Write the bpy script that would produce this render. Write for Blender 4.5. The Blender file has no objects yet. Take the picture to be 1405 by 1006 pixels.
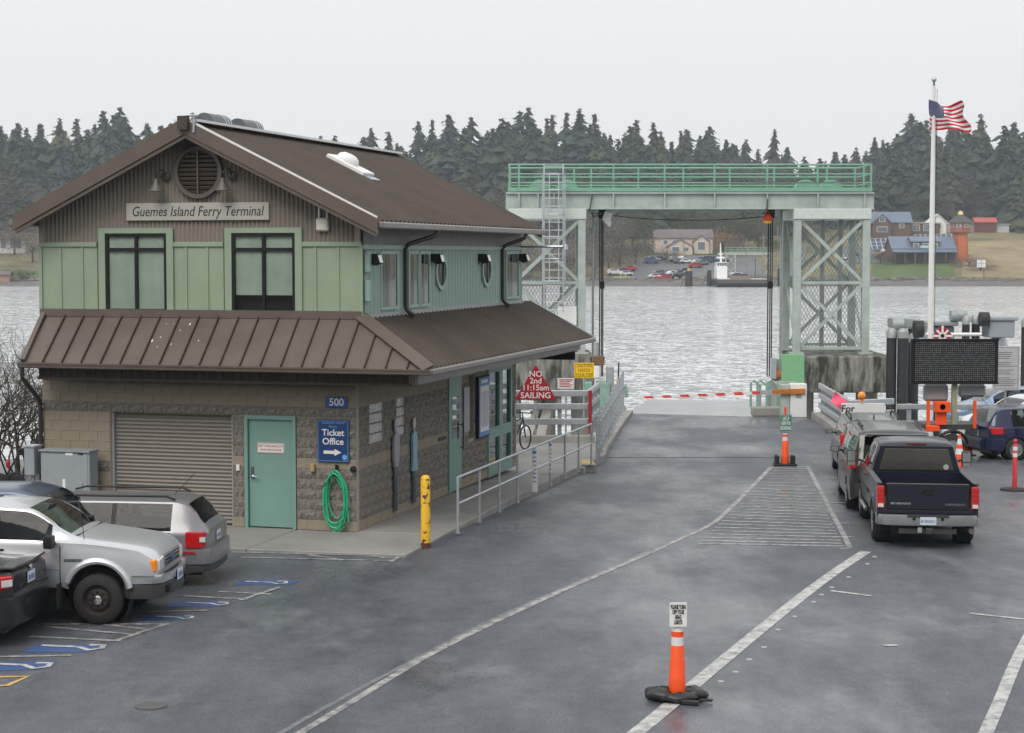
import bpy, bmesh, math, random
from mathutils import Vector, Matrix
random.seed(7)
R = math.radians
SC = bpy.context.scene
COL = SC.collection

# ---------------------------------------------------------------- camera
CAM_H, FPX, CXP, CYP, HOR = 5.3, 2500.0, 702.5, 503.0, 348.0
PITCH = math.atan((CYP - HOR) / FPX)
cd = bpy.data.cameras.new('camera')
cam = bpy.data.objects.new('camera', cd); COL.objects.link(cam)
cam.location = (0, 0, CAM_H); cam.rotation_euler = (math.pi/2 - PITCH, 0, 0)
cd.sensor_width = 36; cd.lens = FPX / 1405 * 36; cd.clip_start = 0.5; cd.clip_end = 6000
SC.camera = cam

# ---------------------------------------------------------------- overcast sky
SUN_EL, SUN_AZ = 48, 205          # degrees; the veiled sun stands behind the camera's left shoulder
w = bpy.data.worlds.new('World'); SC.world = w; w.use_nodes = True
wn = w.node_tree; wn.nodes.clear()
def wnode(t, **k):
    n = wn.nodes.new(t)
    for a, b in k.items(): setattr(n, a, b)
    return n
sky = wnode('ShaderNodeTexSky', sky_type='NISHITA', sun_disc=False, sun_elevation=R(SUN_EL), sun_rotation=R(SUN_AZ), dust_density=4.0)
tc = wnode('ShaderNodeTexCoord'); sep = wnode('ShaderNodeSeparateXYZ')
wn.links.new(tc.outputs['Generated'], sep.inputs[0])
ramp = wnode('ShaderNodeMapRange'); ramp.inputs[1].default_value = 0.0; ramp.inputs[2].default_value = 1.0
ramp.inputs[3].default_value = 7.6; ramp.inputs[4].default_value = 9.4   # cloud deck a little brighter overhead
wn.links.new(sep.outputs[2], ramp.inputs[0])
comb = wnode('ShaderNodeCombineXYZ')
for i, m in enumerate((1.0, 1.0, 1.01)):
    mm = wnode('ShaderNodeMath', operation='MULTIPLY'); mm.inputs[1].default_value = m
    wn.links.new(ramp.outputs[0], mm.inputs[0]); wn.links.new(mm.outputs[0], comb.inputs[i])
mix = wnode('ShaderNodeMix', data_type='RGBA'); mix.inputs[0].default_value = 0.96
wn.links.new(sky.outputs[0], mix.inputs[6]); wn.links.new(comb.outputs[0], mix.inputs[7])
bg = wnode('ShaderNodeBackground'); bg.inputs[1].default_value = 0.1
wo = wnode('ShaderNodeOutputWorld')
wn.links.new(mix.outputs[2], bg.inputs[0]); wn.links.new(bg.outputs[0], wo.inputs[0])

sl = bpy.data.lights.new('sun', 'SUN'); sl.energy = 1.5; sl.angle = R(30); sl.color = (1.0, 0.95, 0.88)
so = bpy.data.objects.new('sun', sl); COL.objects.link(so)
_a = R(SUN_AZ); _sd = Vector((math.sin(_a)*math.cos(R(SUN_EL)), math.cos(_a)*math.cos(R(SUN_EL)), math.sin(R(SUN_EL))))
so.rotation_euler = (-_sd).to_track_quat('-Z', 'Y').to_euler()

SC.view_settings.view_transform = 'Standard'; SC.view_settings.look = 'None'
SC.view_settings.gamma = 1; SC.view_settings.exposure = 0.28; SC.view_settings.use_curve_mapping = False
SC.render.engine = 'CYCLES'; SC.cycles.use_denoising = True
SC.cycles.max_bounces = 6; SC.cycles.diffuse_bounces = 3; SC.cycles.glossy_bounces = 3
SC.cycles.transparent_max_bounces = 12; SC.cycles.transmission_bounces = 4
SC.cycles.caustics_reflective = False; SC.cycles.caustics_refractive = False

# ---------------------------------------------------------------- surveying: photo point -> place on the ground
def _ray(px, py):
    d = ((px - CXP), FPX, -(py - CYP)); c, s = math.cos(PITCH), math.sin(PITCH)
    y = d[1]*c + d[2]*s; z = -d[1]*s + d[2]*c
    return d[0]/y, z/y
def road_z(y): return -0.022*max(0.0, y - 34.0)
def gp(px, py, z=0.0):
    """where a sight line meets the (sloping) lot surface"""
    a, b = _ray(px, py); y = (z - CAM_H)/b
    for _ in range(30): y = (z + road_z(y) - CAM_H)/b
    return Vector((a*y, y, road_z(y) + z))
def dp(px, py, y):
    a, b = _ray(px, py); return Vector((a*y, y, CAM_H + b*y))

# ---------------------------------------------------------------- materials
MATS = {}
def mat(name, col, rough=0.6, metal=0.0, var=0.12, vs=6.0, bump=0.0, bs=60.0, spec=0.5, coat=0.0, col2=None, emit=0, dirt=0.0):
    if name in MATS: return MATS[name]
    m = bpy.data.materials.new(name); m.use_nodes = True; nt = m.node_tree; N = nt.nodes; L = nt.links
    b = N['Principled BSDF']
    b.inputs['Roughness'].default_value = rough; b.inputs['Metallic'].default_value = metal
    b.inputs['Specular IOR Level'].default_value = spec
    if coat: b.inputs['Coat Weight'].default_value = coat; b.inputs['Coat Roughness'].default_value = 0.05
    t = N.new('ShaderNodeTexCoord')
    n = N.new('ShaderNodeTexNoise'); n.inputs['Scale'].default_value = vs; n.inputs['Detail'].default_value = 5; n.inputs['Roughness'].default_value = 0.65
    L.new(t.outputs['Object'], n.inputs['Vector'])
    r = N.new('ShaderNodeValToRGB'); e = r.color_ramp.elements
    c2 = col2 or col
    e[0].position = 0.3; e[1].position = 0.7
    e[0].color = (*[max(0, c*(1 - var)) for c in col], 1); e[1].color = (*[min(1, c*(1 + var)) for c in c2], 1)
    L.new(n.outputs['Fac'], r.inputs['Fac'])
    out = r.outputs['Color']
    if dirt:
        n3 = N.new('ShaderNodeTexNoise'); n3.inputs['Scale'].default_value = vs*0.35; n3.inputs['Detail'].default_value = 8
        L.new(t.outputs['Object'], n3.inputs['Vector'])
        r3 = N.new('ShaderNodeValToRGB'); r3.color_ramp.elements[0].position = 0.5; r3.color_ramp.elements[1].position = 0.68
        L.new(n3.outputs['Fac'], r3.inputs['Fac'])
        mx = N.new('ShaderNodeMix'); mx.data_type = 'RGBA'; mx.inputs[7].default_value = (0.05, 0.045, 0.035, 1)
        ml = N.new('ShaderNodeMath'); ml.operation = 'MULTIPLY'; ml.inputs[1].default_value = dirt
        L.new(r3.outputs['Color'], ml.inputs[0]); L.new(ml.outputs[0], mx.inputs[0]); L.new(out, mx.inputs[6]); out = mx.outputs[2]
    L.new(out, b.inputs['Base Color'])
    if bump:
        n2 = N.new('ShaderNodeTexNoise'); n2.inputs['Scale'].default_value = bs; n2.inputs['Detail'].default_value = 4
        L.new(t.outputs['Object'], n2.inputs['Vector'])
        bp = N.new('ShaderNodeBump'); bp.inputs['Strength'].default_value = bump; bp.inputs['Distance'].default_value = 0.01
        L.new(n2.outputs['Fac'], bp.inputs['Height']); L.new(bp.outputs[0], b.inputs['Normal'])
    if emit:
        b.inputs['Emission Color'].default_value = (*col, 1); b.inputs['Emission Strength'].default_value = emit
    MATS[name] = m; return m

def nodes_of(name):
    m = bpy.data.materials.new(name); m.use_nodes = True; MATS[name] = m
    return m, m.node_tree.nodes, m.node_tree.links, m.node_tree.nodes['Principled BSDF']

def asphalt_mat():
    m, N, L, b = nodes_of('asphalt')
    g = N.new('ShaderNodeNewGeometry')
    def noise(s, d=6, vec=None, ro=0.6):
        n = N.new('ShaderNodeTexNoise'); n.inputs['Scale'].default_value = s; n.inputs['Detail'].default_value = d; n.inputs['Roughness'].default_value = ro
        L.new(vec or g.outputs['Position'], n.inputs['Vector']); return n.outputs['Fac']
    mp = N.new('ShaderNodeMapping'); mp.inputs['Scale'].default_value = (1.0, 0.45, 1.0); mp.inputs['Rotation'].default_value = (0, 0, R(-12))
    L.new(g.outputs['Position'], mp.inputs['Vector'])
    def ramp(f, p0, p1, c0, c1):
        r = N.new('ShaderNodeValToRGB'); e = r.color_ramp.elements
        e[0].position, e[1].position = p0, p1; e[0].color = (*c0, 1); e[1].color = (*c1, 1); L.new(f, r.inputs['Fac']); return r.outputs['Color']
    big = ramp(noise(0.9, 8, mp.outputs[0]), 0.3, 0.72, (0.058, 0.064, 0.077), (0.112, 0.121, 0.140))
    fine0 = ramp(noise(26, 6, None, 0.8), 0.32, 0.68, (0.4,)*3, (1.6,)*3)
    patch = ramp(noise(3.2, 7, None, 0.7), 0.34, 0.66, (0.84,)*3, (1.15,)*3)
    fm = N.new('ShaderNodeMix'); fm.data_type = 'RGBA'; fm.blend_type = 'MULTIPLY'; fm.inputs[0].default_value = 1
    L.new(fine0, fm.inputs[6]); L.new(patch, fm.inputs[7]); fine = fm.outputs[2]
    mul = N.new('ShaderNodeMix'); mul.data_type = 'RGBA'; mul.blend_type = 'MULTIPLY'; mul.inputs[0].default_value = 1
    L.new(big, mul.inputs[6]); L.new(fine, mul.inputs[7])
    # worn pale scuffs and dark oil drips
    sc = ramp(noise(0.55, 10, mp.outputs[0], 0.72), 0.54, 0.72, (0,)*3, (0.5,)*3)
    m2 = N.new('ShaderNodeMix'); m2.data_type = 'RGBA'; m2.inputs[7].default_value = (0.27, 0.28, 0.30, 1)
    L.new(sc, m2.inputs[0]); L.new(mul.outputs[2], m2.inputs[6])
    oil = ramp(noise(1.7, 3), 0.66, 0.74, (0,)*3, (0.5,)*3)
    m3 = N.new('ShaderNodeMix'); m3.data_type = 'RGBA'; m3.inputs[7].default_value = (0.03, 0.03, 0.033, 1)
    L.new(oil, m3.inputs[0]); L.new(m2.outputs[2], m3.inputs[6]); L.new(m3.outputs[2], b.inputs['Base Color'])
    wet = ramp(noise(0.28, 8, mp.outputs[0], 0.62), 0.44, 0.62, (0.60,)*3, (0.17,)*3)
    L.new(wet, b.inputs['Roughness'])
    bp = N.new('ShaderNodeBump'); bp.inputs['Strength'].default_value = 0.35; bp.inputs['Distance'].default_value = 0.006
    L.new(noise(70, 3), bp.inputs['Height']); L.new(bp.outputs[0], b.inputs['Normal'])
    return m

def paint_mat(name, col, wear=0.5, under=(0.088, 0.095, 0.112)):
    m, N, L, b = nodes_of(name)
    g = N.new('ShaderNodeNewGeometry')
    n = N.new('ShaderNodeTexNoise'); n.inputs['Scale'].default_value = 5; n.inputs['Detail'].default_value = 9; n.inputs['Roughness'].default_value = 0.75
    L.new(g.outputs['Position'], n.inputs['Vector'])
    r = N.new('ShaderNodeValToRGB'); r.color_ramp.elements[0].position = wear - 0.12; r.color_ramp.elements[1].position = wear + 0.1
    r.color_ramp.elements[0].color = (*under, 1); r.color_ramp.elements[1].color = (*col, 1)
    L.new(n.outputs['Fac'], r.inputs['Fac']); L.new(r.outputs[0], b.inputs['Base Color']); b.inputs['Roughness'].default_value = 0.5
    return m

def water_mat():
    m, N, L, b = nodes_of('sea_water')
    b.inputs['Base Color'].default_value = (0.58, 0.61, 0.625, 1); b.inputs['Roughness'].default_value = 0.12; b.inputs['IOR'].default_value = 1.33
    b.inputs['Specular IOR Level'].default_value = 1.0
    g = N.new('ShaderNodeNewGeometry')
    # wind chop as slopes: noise vectors tilt the surface normal at three wave lengths
    tot = None
    for s, sc, am in ((0.3, (0.9, 1, 1), 0.30), (1.4, (0.9, 1, 1), 0.8), (4.5, (0.9, 1, 1), 0.9)):
        mp = N.new('ShaderNodeMapping'); mp.inputs['Scale'].default_value = sc; mp.inputs['Rotation'].default_value = (0, 0, R(14))
        L.new(g.outputs['Position'], mp.inputs['Vector'])
        n = N.new('ShaderNodeTexNoise'); n.inputs['Scale'].default_value = s; n.inputs['Detail'].default_value = 3; n.inputs['Roughness'].default_value = 0.6
        L.new(mp.outputs[0], n.inputs['Vector'])
        v = N.new('ShaderNodeVectorMath'); v.operation = 'SUBTRACT'; v.inputs[1].default_value = (0.5, 0.5, 0.5); L.new(n.outputs['Color'], v.inputs[0])
        v2 = N.new('ShaderNodeVectorMath'); v2.operation = 'MULTIPLY'; v2.inputs[1].default_value = (am, am*1.6, 0); L.new(v.outputs[0], v2.inputs[0])
        if tot is None: tot = v2.outputs[0]
        else:
            ad = N.new('ShaderNodeVectorMath'); ad.operation = 'ADD'; L.new(tot, ad.inputs[0]); L.new(v2.outputs[0], ad.inputs[1]); tot = ad.outputs[0]
    ad = N.new('ShaderNodeVectorMath'); ad.operation = 'ADD'; ad.inputs[1].default_value = (0, 0, 1); L.new(tot, ad.inputs[0])
    wp = N.new('ShaderNodeTexNoise'); wp.inputs['Scale'].default_value = 0.018; wp.inputs['Detail'].default_value = 4; L.new(g.outputs['Position'], wp.inputs['Vector'])
    wr_ = N.new('ShaderNodeMapRange'); wr_.inputs[1].default_value = 0.3; wr_.inputs[2].default_value = 0.7; wr_.inputs[3].default_value = 0.45; wr_.inputs[4].default_value = 1.35; L.new(wp.outputs['Fac'], wr_.inputs[0])
    gs = N.new('ShaderNodeVectorMath'); gs.operation = 'SCALE'; L.new(tot, gs.inputs[0]); L.new(wr_.outputs[0], gs.inputs['Scale']); L.new(gs.outputs[0], ad.inputs[0])
    nm = N.new('ShaderNodeVectorMath'); nm.operation = 'NORMALIZE'; L.new(ad.outputs[0], nm.inputs[0]); L.new(nm.outputs[0], b.inputs['Normal'])
    return m

def glass_mat(name, tint=(0.75, 0.82, 0.8), refl=0.12):
    """thin pane: mostly clear, mirror-like at a slant"""
    m = bpy.data.materials.new(name); m.use_nodes = True; MATS[name] = m
    N, L = m.node_tree.nodes, m.node_tree.links; N.clear()
    o = N.new('ShaderNodeOutputMaterial'); mx = N.new('ShaderNodeMixShader')
    t = N.new('ShaderNodeBsdfTransparent'); t.inputs[0].default_value = (*tint, 1)
    gl = N.new('ShaderNodeBsdfGlossy'); gl.inputs[1].default_value = 0.02
    fw_ = N.new('ShaderNodeLayerWeight'); fw_.inputs[0].default_value = 0.5
    lw = N.new('ShaderNodeMath'); lw.operation = 'POWER'; lw.inputs[1].default_value = 4.0; L.new(fw_.outputs['Facing'], lw.inputs[0])
    ad = N.new('ShaderNodeMath'); ad.operation = 'ADD'; ad.inputs[1].default_value = refl; ad.use_clamp = True
    L.new(lw.outputs[0], ad.inputs[0]); L.new(ad.outputs[0], mx.inputs[0])
    L.new(t.outputs[0], mx.inputs[1]); L.new(gl.outputs[0], mx.inputs[2]); L.new(mx.outputs[0], o.inputs[0])
    return m

def concrete_stain_mat(name, base, dark, streak=1.0):
    m, N, L, b = nodes_of(name)
    t = N.new('ShaderNodeTexCoord'); mp = N.new('ShaderNodeMapping'); mp.inputs['Scale'].default_value = (1.6, 1.6, 0.35)
    L.new(t.outputs['Object'], mp.inputs['Vector'])
    n = N.new('ShaderNodeTexNoise'); n.inputs['Scale'].default_value = 1.6*streak; n.inputs['Detail'].default_value = 9; n.inputs['Roughness'].default_value = 0.7
    L.new(mp.outputs[0], n.inputs['Vector'])
    r = N.new('ShaderNodeValToRGB'); e = r.color_ramp.elements; e[0].position = 0.42; e[1].position = 0.6
    e[0].color = (*dark, 1); e[1].color = (*base, 1); L.new(n.outputs['Fac'], r.inputs['Fac']); L.new(r.outputs[0], b.inputs['Base Color'])
    b.inputs['Roughness'].default_value = 0.85
    return m

def rust_paint_mat(name, col, rust=(0.10, 0.035, 0.015), amt=0.36):
    m, N, L, b = nodes_of(name)
    t = N.new('ShaderNodeTexCoord')
    n = N.new('ShaderNodeTexNoise'); n.inputs['Scale'].default_value = 9; n.inputs['Detail'].default_value = 4; n.inputs['Roughness'].default_value = 0.5
    L.new(t.outputs['Object'], n.inputs['Vector'])
    r = N.new('ShaderNodeValToRGB'); e = r.color_ramp.elements; e[0].position = amt; e[1].position = amt + 0.02
    e[0].color = (*rust, 1); e[1].color = (*col, 1); L.new(n.outputs['Fac'], r.inputs['Fac']); L.new(r.outputs[0], b.inputs['Base Color'])
    b.inputs['Roughness'].default_value = 0.5
    return m

ASPH = asphalt_mat(); SEA = water_mat()
WHITE_PAINT = paint_mat('road_paint_white', (0.50, 0.50, 0.485), 0.46)
THIN_PAINT = paint_mat('road_paint_thin', (0.40, 0.39, 0.365), 0.5)
BLUE_PAINT = paint_mat('road_paint_blue', (0.035, 0.09, 0.25), 0.42)
YEL_PAINT = paint_mat('road_paint_yellow', (0.6, 0.38, 0.10), 0.42)
GLASS = glass_mat('window_glass', (0.88, 0.92, 0.9), 0.05); 
CGLASS = glass_mat('car_glass', (0.42, 0.47, 0.48), 0.03)
TINT = mat('tinted_glass', (0.012, 0.013, 0.014), 0.06, spec=0.7, var=0)
SIDEGL = glass_mat('tinted_car_glass', (0.10, 0.11, 0.12), 0.03)
CONC = mat('concrete', (0.32, 0.31, 0.285), 0.85, var=0.16, vs=1.8, bump=0.3, dirt=0.25)
WALK = mat('sidewalk_concrete', (0.27, 0.265, 0.25), 0.6, var=0.14, vs=0.9, bump=0.2, dirt=0.2)
PIERC = concrete_stain_mat('pier_concrete', (0.27, 0.27, 0.24), (0.035, 0.036, 0.03))
SPLIT = mat('split_face_block', (0.108, 0.098, 0.086), 0.95, var=0.45, vs=14, bump=1.0, bs=45, col2=(0.20, 0.182, 0.16))
SMOOTHB = mat('smooth_block', (0.27, 0.232, 0.175), 0.9, var=0.14, vs=5, bump=0.25, bs=120)
MORTAR = mat('mortar', (0.36, 0.33, 0.28), 0.95)
BROWN = mat('brown_metal', (0.112, 0.090, 0.072), 0.42, var=0.14, vs=1.5, spec=0.5, bump=0.05, bs=4)
BROWND = mat('brown_roof_metal', (0.064, 0.050, 0.040), 0.6, var=0.2, vs=0.8, spec=0.3)
TAUPE = mat('taupe_siding', (0.285, 0.252, 0.215), 0.5, var=0.06, vs=1)
GREEN = mat('sage_green_siding', (0.265, 0.338, 0.238), 0.55, var=0.09, vs=1.2)
GREENS = mat('pale_green_corrugated', (0.28, 0.40, 0.345), 0.5, var=0.05)
TEAL = mat('teal_door_paint', (0.17, 0.31, 0.27), 0.45, var=0.05, vs=1.5)
BLACK = mat('black_frame', (0.010, 0.010, 0.011), 0.5, spec=0.3)
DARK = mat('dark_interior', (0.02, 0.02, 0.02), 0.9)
GREYM = mat('grey_metal', (0.30, 0.31, 0.32), 0.45, 0.1, var=0.08)
SLATM = mat('roller_slat_metal', (0.215, 0.195, 0.17), 0.5, 0.1, var=0.06)
CABG = mat('cabinet_grey', (0.27, 0.30, 0.32), 0.5, var=0.06)
GALV = mat('galvanised_steel', (0.46, 0.49, 0.52), 0.38, 0.55, var=0.12, vs=5)
GALVD = mat('weathered_galvanised', (0.33, 0.36, 0.36), 0.5, 0.3, var=0.2, vs=5)
GANT = mat('gantry_pale_steel', (0.40, 0.46, 0.43), 0.5, 0.1, var=0.14, vs=2, dirt=0.12)
GGRN = mat('gantry_green_paint', (0.19, 0.385, 0.285), 0.5, var=0.1, vs=2)
PGRN = mat('panel_green', (0.19, 0.42, 0.22), 0.55, var=0.08)
WHITEM = mat('white_metal', (0.75, 0.75, 0.74), 0.4, var=0.04)
OFFW = mat('sign_white', (0.72, 0.72, 0.70), 0.45, var=0.03)
RUBBER = mat('rubber', (0.018, 0.018, 0.019), 0.8, var=0.2, vs=20)
RED = mat('red_sign', (0.36, 0.012, 0.018), 0.4, var=0.05)
REDL = mat('red_lens', (0.48, 0.012, 0.014), 0.15, var=0.05, coat=0.6)
ORANGE = mat('orange_plastic', (0.85, 0.085, 0.008), 0.45, var=0.06)
AMBER = mat('amber_lens', (0.85, 0.25, 0.01), 0.2, coat=0.5)
YELLOW = mat('yellow_sign', (0.85, 0.52, 0.01), 0.4, var=0.04)
REFLW = mat('reflective_white', (0.72, 0.73, 0.74), 0.35, var=0.05)
NAVY = mat('navy_sign', (0.010, 0.045, 0.15), 0.4, var=0.04)
CHROME = mat('chrome', (0.62, 0.63, 0.65), 0.16, 1.0, var=0.03)
ALLOY = mat('alloy', (0.42, 0.43, 0.44), 0.3, 0.8, var=0.05)
LAMPC = mat('clear_lens', (0.62, 0.63, 0.62), 0.12, spec=0.8, coat=0.7)
BUMPG = mat('bumper_plastic', (0.035, 0.036, 0.038), 0.55, var=0.1)
PILE = mat('black_pile', (0.022, 0.023, 0.025), 0.6, var=0.35, vs=3)
CABLE = mat('cable', (0.02, 0.02, 0.02), 0.6)
WOODB = mat('brown_wood', (0.16, 0.085, 0.045), 0.8, var=0.25, vs=3)
HOSE = mat('green_hose', (0.015, 0.42, 0.20), 0.4, var=0.06)
INK = mat('ink', (0.02, 0.02, 0.022), 0.6)
PLATEW = mat('plate', (0.55, 0.62, 0.72), 0.4)
BLIND = mat('window_blind', (0.50, 0.545, 0.475), 0.8, var=0.14, vs=1.6)

# ---------------------------------------------------------------- mesh builder
class MB:
    def __init__(s): s.v = []; s.f = []; s.mi = []
    def add(s, vs, fs, mi=0):
        o = len(s.v); s.v += [tuple(p) for p in vs]
        for f in fs: s.f.append(tuple(i + o for i in f)); s.mi.append(mi)
        return s
    def box(s, c, d, rz=0, mi=0, rx=0, ry=0):
        x, y, z = d[0]/2, d[1]/2, d[2]/2
        M = Matrix.Rotation(rz, 3, 'Z') @ Matrix.Rotation(ry, 3, 'Y') @ Matrix.Rotation(rx, 3, 'X')
        vs = [Vector(c) + M @ Vector(p) for p in ((-x,-y,-z),(x,-y,-z),(x,y,-z),(-x,y,-z),(-x,-y,z),(x,-y,z),(x,y,z),(-x,y,z))]
        return s.add(vs, ((0,3,2,1),(4,5,6,7),(0,1,5,4),(1,2,6,5),(2,3,7,6),(3,0,4,7)), mi)
    def span(s, a, b, mi=0):
        return s.box([(a[i]+b[i])/2 for i in range(3)], [abs(b[i]-a[i]) for i in range(3)], mi=mi)
    def bar(s, p, q, wd, ht, mi=0, up=(0,0,1)):
        p, q = Vector(p), Vector(q); d = (q - p).normalized(); u = Vector(up)
        if abs(d.dot(u)) > 0.98: u = Vector((0,1,0))
        a = d.cross(u).normalized()*wd/2; b = a.cross(d).normalized()*ht/2
        vs = [p-a-b, p+a-b, p+a+b, p-a+b, q-a-b, q+a-b, q+a+b, q-a+b]
        return s.add(vs, ((3,2,1,0),(4,5,6,7),(0,1,5,4),(1,2,6,5),(2,3,7,6),(3,0,4,7)), mi)
    def tube(s, p, q, r, r2=None, n=8, mi=0, cap=True):
        p, q = Vector(p), Vector(q); r2 = r if r2 is None else r2
        d = (q - p).normalized(); u = Vector((0,0,1)) if abs(d.z) < 0.9 else Vector((1,0,0))
        a = d.cross(u).normalized(); b = d.cross(a)
        A = [p + (a*math.cos(t) + b*math.sin(t))*r for t in [2*math.pi*i/n for i in range(n)]]
        B = [q + (a*math.cos(t) + b*math.sin(t))*r2 for t in [2*math.pi*i/n for i in range(n)]]
        fs = [(i, (i+1) % n, n+(i+1) % n, n+i) for i in range(n)]
        if cap: fs += [tuple(range(n-1, -1, -1)), tuple(range(n, 2*n))]
        return s.add(A + B, fs, mi)
    def path(s, pts, r, n=8, mi=0):
        pts = [Vector(p) for p in pts]; rings = []
        for i, p in enumerate(pts):
            d = (pts[min(i+1, len(pts)-1)] - pts[max(i-1, 0)]).normalized()
            u = Vector((0,0,1)) if abs(d.z) < 0.95 else Vector((1,0,0))
            a = d.cross(u).normalized(); b = d.cross(a)
            rings.append([p + (a*math.cos(t) + b*math.sin(t))*r for t in [2*math.pi*k/n for k in range(n)]])
        fs = [(i*n+k, i*n+(k+1) % n, (i+1)*n+(k+1) % n, (i+1)*n+k) for i in range(len(pts)-1) for k in range(n)]
        fs += [tuple(range(n-1,-1,-1)), tuple(range((len(pts)-1)*n, len(pts)*n))]
        return s.add([v for r_ in rings for v in r_], fs, mi)
    def prism(s, pts, f0, f1, mi=0):
        """pts: 2-D outline; f0/f1: functions (u,v)->3-D for the two caps"""
        n = len(pts); A = [f0(*p) for p in pts]; B = [f1(*p) for p in pts]
        return s.add(A + B, [tuple(range(n-1,-1,-1)), tuple(range(n, 2*n))] + [(i, (i+1) % n, n+(i+1) % n, n+i) for i in range(n)], mi)
    def slabz(s, pts, z0, z1, mi=0, top=None): return s.prism(pts, lambda x, y: (x, y, z0), lambda x, y: (x, y, top(y) if top else z1), mi)
    def slaby(s, pts, y0, y1, mi=0): return s.prism(pts, lambda x, z: (x, y0, z), lambda x, z: (x, y1, z), mi)
    def slabx(s, pts, x0, x1, mi=0): return s.prism(pts, lambda y, z: (x0, y, z), lambda y, z: (x1, y, z), mi)
    def lathe(s, prof, c=(0,0,0), n=16, mi=0, axis='Z', sx=1, sy=1, cap=True):
        vs = []; c = Vector(c)
        for r, z in prof:
            for k in range(n):
                t = 2*math.pi*k/n; p = (r*math.cos(t)*sx, r*math.sin(t)*sy, z)
                if axis == 'Y': p = (p[0], p[2], p[1])
                elif axis == 'X': p = (p[2], p[0], p[1])
                vs.append(c + Vector(p))
        m = len(prof)
        fs = [(i*n+k, i*n+(k+1) % n, (i+1)*n+(k+1) % n, (i+1)*n+k) for i in range(m-1) for k in range(n)]
        if cap and prof[0][0] > 1e-4: fs.append(tuple(range(n-1,-1,-1)))
        if cap and prof[-1][0] > 1e-4: fs.append(tuple(range((m-1)*n, m*n)))
        return s.add(vs, fs, mi)
    def ball(s, c, r, n=12, sz=1, mi=0):
        k = max(4, n//2)
        return s.lathe([(max(1e-5, r*math.sin(math.pi*i/k)), -r*sz*math.cos(math.pi*i/k)) for i in range(k+1)], c, n, mi)
    def build(s, name, m, parent=None, smooth=False, bevel=0.0, angle=38, loc=None, seg=1):
        me = bpy.data.meshes.new(name); me.from_pydata(s.v, [], s.f)
        for x in (m if isinstance(m, (list, tuple)) else [m]): me.materials.append(x)
        if any(s.mi): me.polygons.foreach_set('material_index', s.mi)
        bm = bmesh.new(); bm.from_mesh(me)
        bmesh.ops.recalc_face_normals(bm, faces=bm.faces)
        if bevel: bmesh.ops.bevel(bm, geom=[e for e in bm.edges if e.calc_face_angle(0) > 0.5], offset=bevel, segments=seg, affect='EDGES', profile=0.7)
        bm.to_mesh(me); bm.free()
        if smooth:
            me.polygons.foreach_set('use_smooth', [True]*len(me.polygons))
            me.set_sharp_from_angle(angle=R(angle))
        me.update()
        o = bpy.data.objects.new(name, me); COL.objects.link(o)
        if parent: o.parent = parent
        if loc is not None: o.location = loc
        return o

def tag(o, label=None, cat=None, group=None, kind=None):
    if label: o['label'] = label
    if cat: o['category'] = cat
    if group: o['group'] = group
    if kind: o['kind'] = kind
    return o
def thing(name, label, cat, loc=(0,0,0), rz=0.0, group=None):
    o = bpy.data.objects.new(name, None); COL.objects.link(o); o.empty_display_size = 0.2
    o.location = loc; o.rotation_euler = (0, 0, rz)
    return tag(o, label, cat, group)
def structure(o): o['kind'] = 'structure'; return o
def stuff(o): o['kind'] = 'stuff'; return o
def copy_tree(o, parent=None):
    c = o.copy(); COL.objects.link(c); c.parent = parent
    for ch in list(o.children): copy_tree(ch, c)
    return c
def text(body, size, loc, rot, parent, m, name='lettering', depth=0.004, shear=0, bold=0.0, align='CENTER', sx=1.0, line=1.0, fit=None):
    cu = bpy.data.curves.new('t', 'FONT'); cu.body = body; cu.size = size; cu.align_x = align; cu.align_y = 'CENTER'
    cu.extrude = depth; cu.shear = shear; cu.offset = bold; cu.resolution_u = 3; cu.space_line = line
    t = bpy.data.objects.new('t', cu); COL.objects.link(t)
    me = bpy.data.meshes.new_from_object(t.evaluated_get(bpy.context.evaluated_depsgraph_get()))
    bpy.data.objects.remove(t); bpy.data.curves.remove(cu)
    me.name = name; me.materials.clear(); me.materials.append(m)
    o = bpy.data.objects.new(name, me); COL.objects.link(o); o.parent = parent
    if fit:
        wd = max(v.co.x for v in me.vertices)-min(v.co.x for v in me.vertices); sx = min(sx, fit/wd)
    o.location = loc; o.rotation_euler = rot; o.scale = (sx, 1, 1)
    return o
FACE = (R(90), 0, 0)      # lettering that faces local -Y

# ================================================================ ground, water, pavements
SEA_Z = -4.2
sea = MB().add([(-1150,-80,SEA_Z),(1150,-80,SEA_Z),(1150,560,SEA_Z),(-1150,560,SEA_Z)], [(0,1,2,3)]).build('sea', SEA); structure(sea)

END_L, END_R = gp(868, 567), gp(1112, 574)
KERB_R = gp(1150, 604)
outline = [(-70,-40),(70,-40),(70,58),(KERB_R.x+2.5,58),(KERB_R.x+0.15,57.2),(END_R.x+0.1,END_R.y),(END_L.x-0.25,END_L.y),(2.3,53.5),(-1.5,53.5),(-6,50),(-70,48)]
bm = bmesh.new()
top = bm.faces.new([bm.verts.new((x, y, 0)) for x, y in outline])
ext = bmesh.ops.extrude_face_region(bm, geom=[top])
for v in [g for g in ext['geom'] if isinstance(g, bmesh.types.BMVert)]: v.co.z = -6
bmesh.ops.bisect_plane(bm, geom=bm.verts[:]+bm.edges[:]+bm.faces[:], plane_co=(0,34,0), plane_no=(0,1,0))
for v in bm.verts:
    if v.co.z > -3: v.co.z = road_z(v.co.y)
bmesh.ops.triangulate(bm, faces=[f for f in bm.faces if len(f.verts) > 4])
bmesh.ops.recalc_face_normals(bm, faces=bm.faces)
me = bpy.data.meshes.new('ground'); bm.to_mesh(me); bm.free(); me.materials.append(ASPH)
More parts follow.
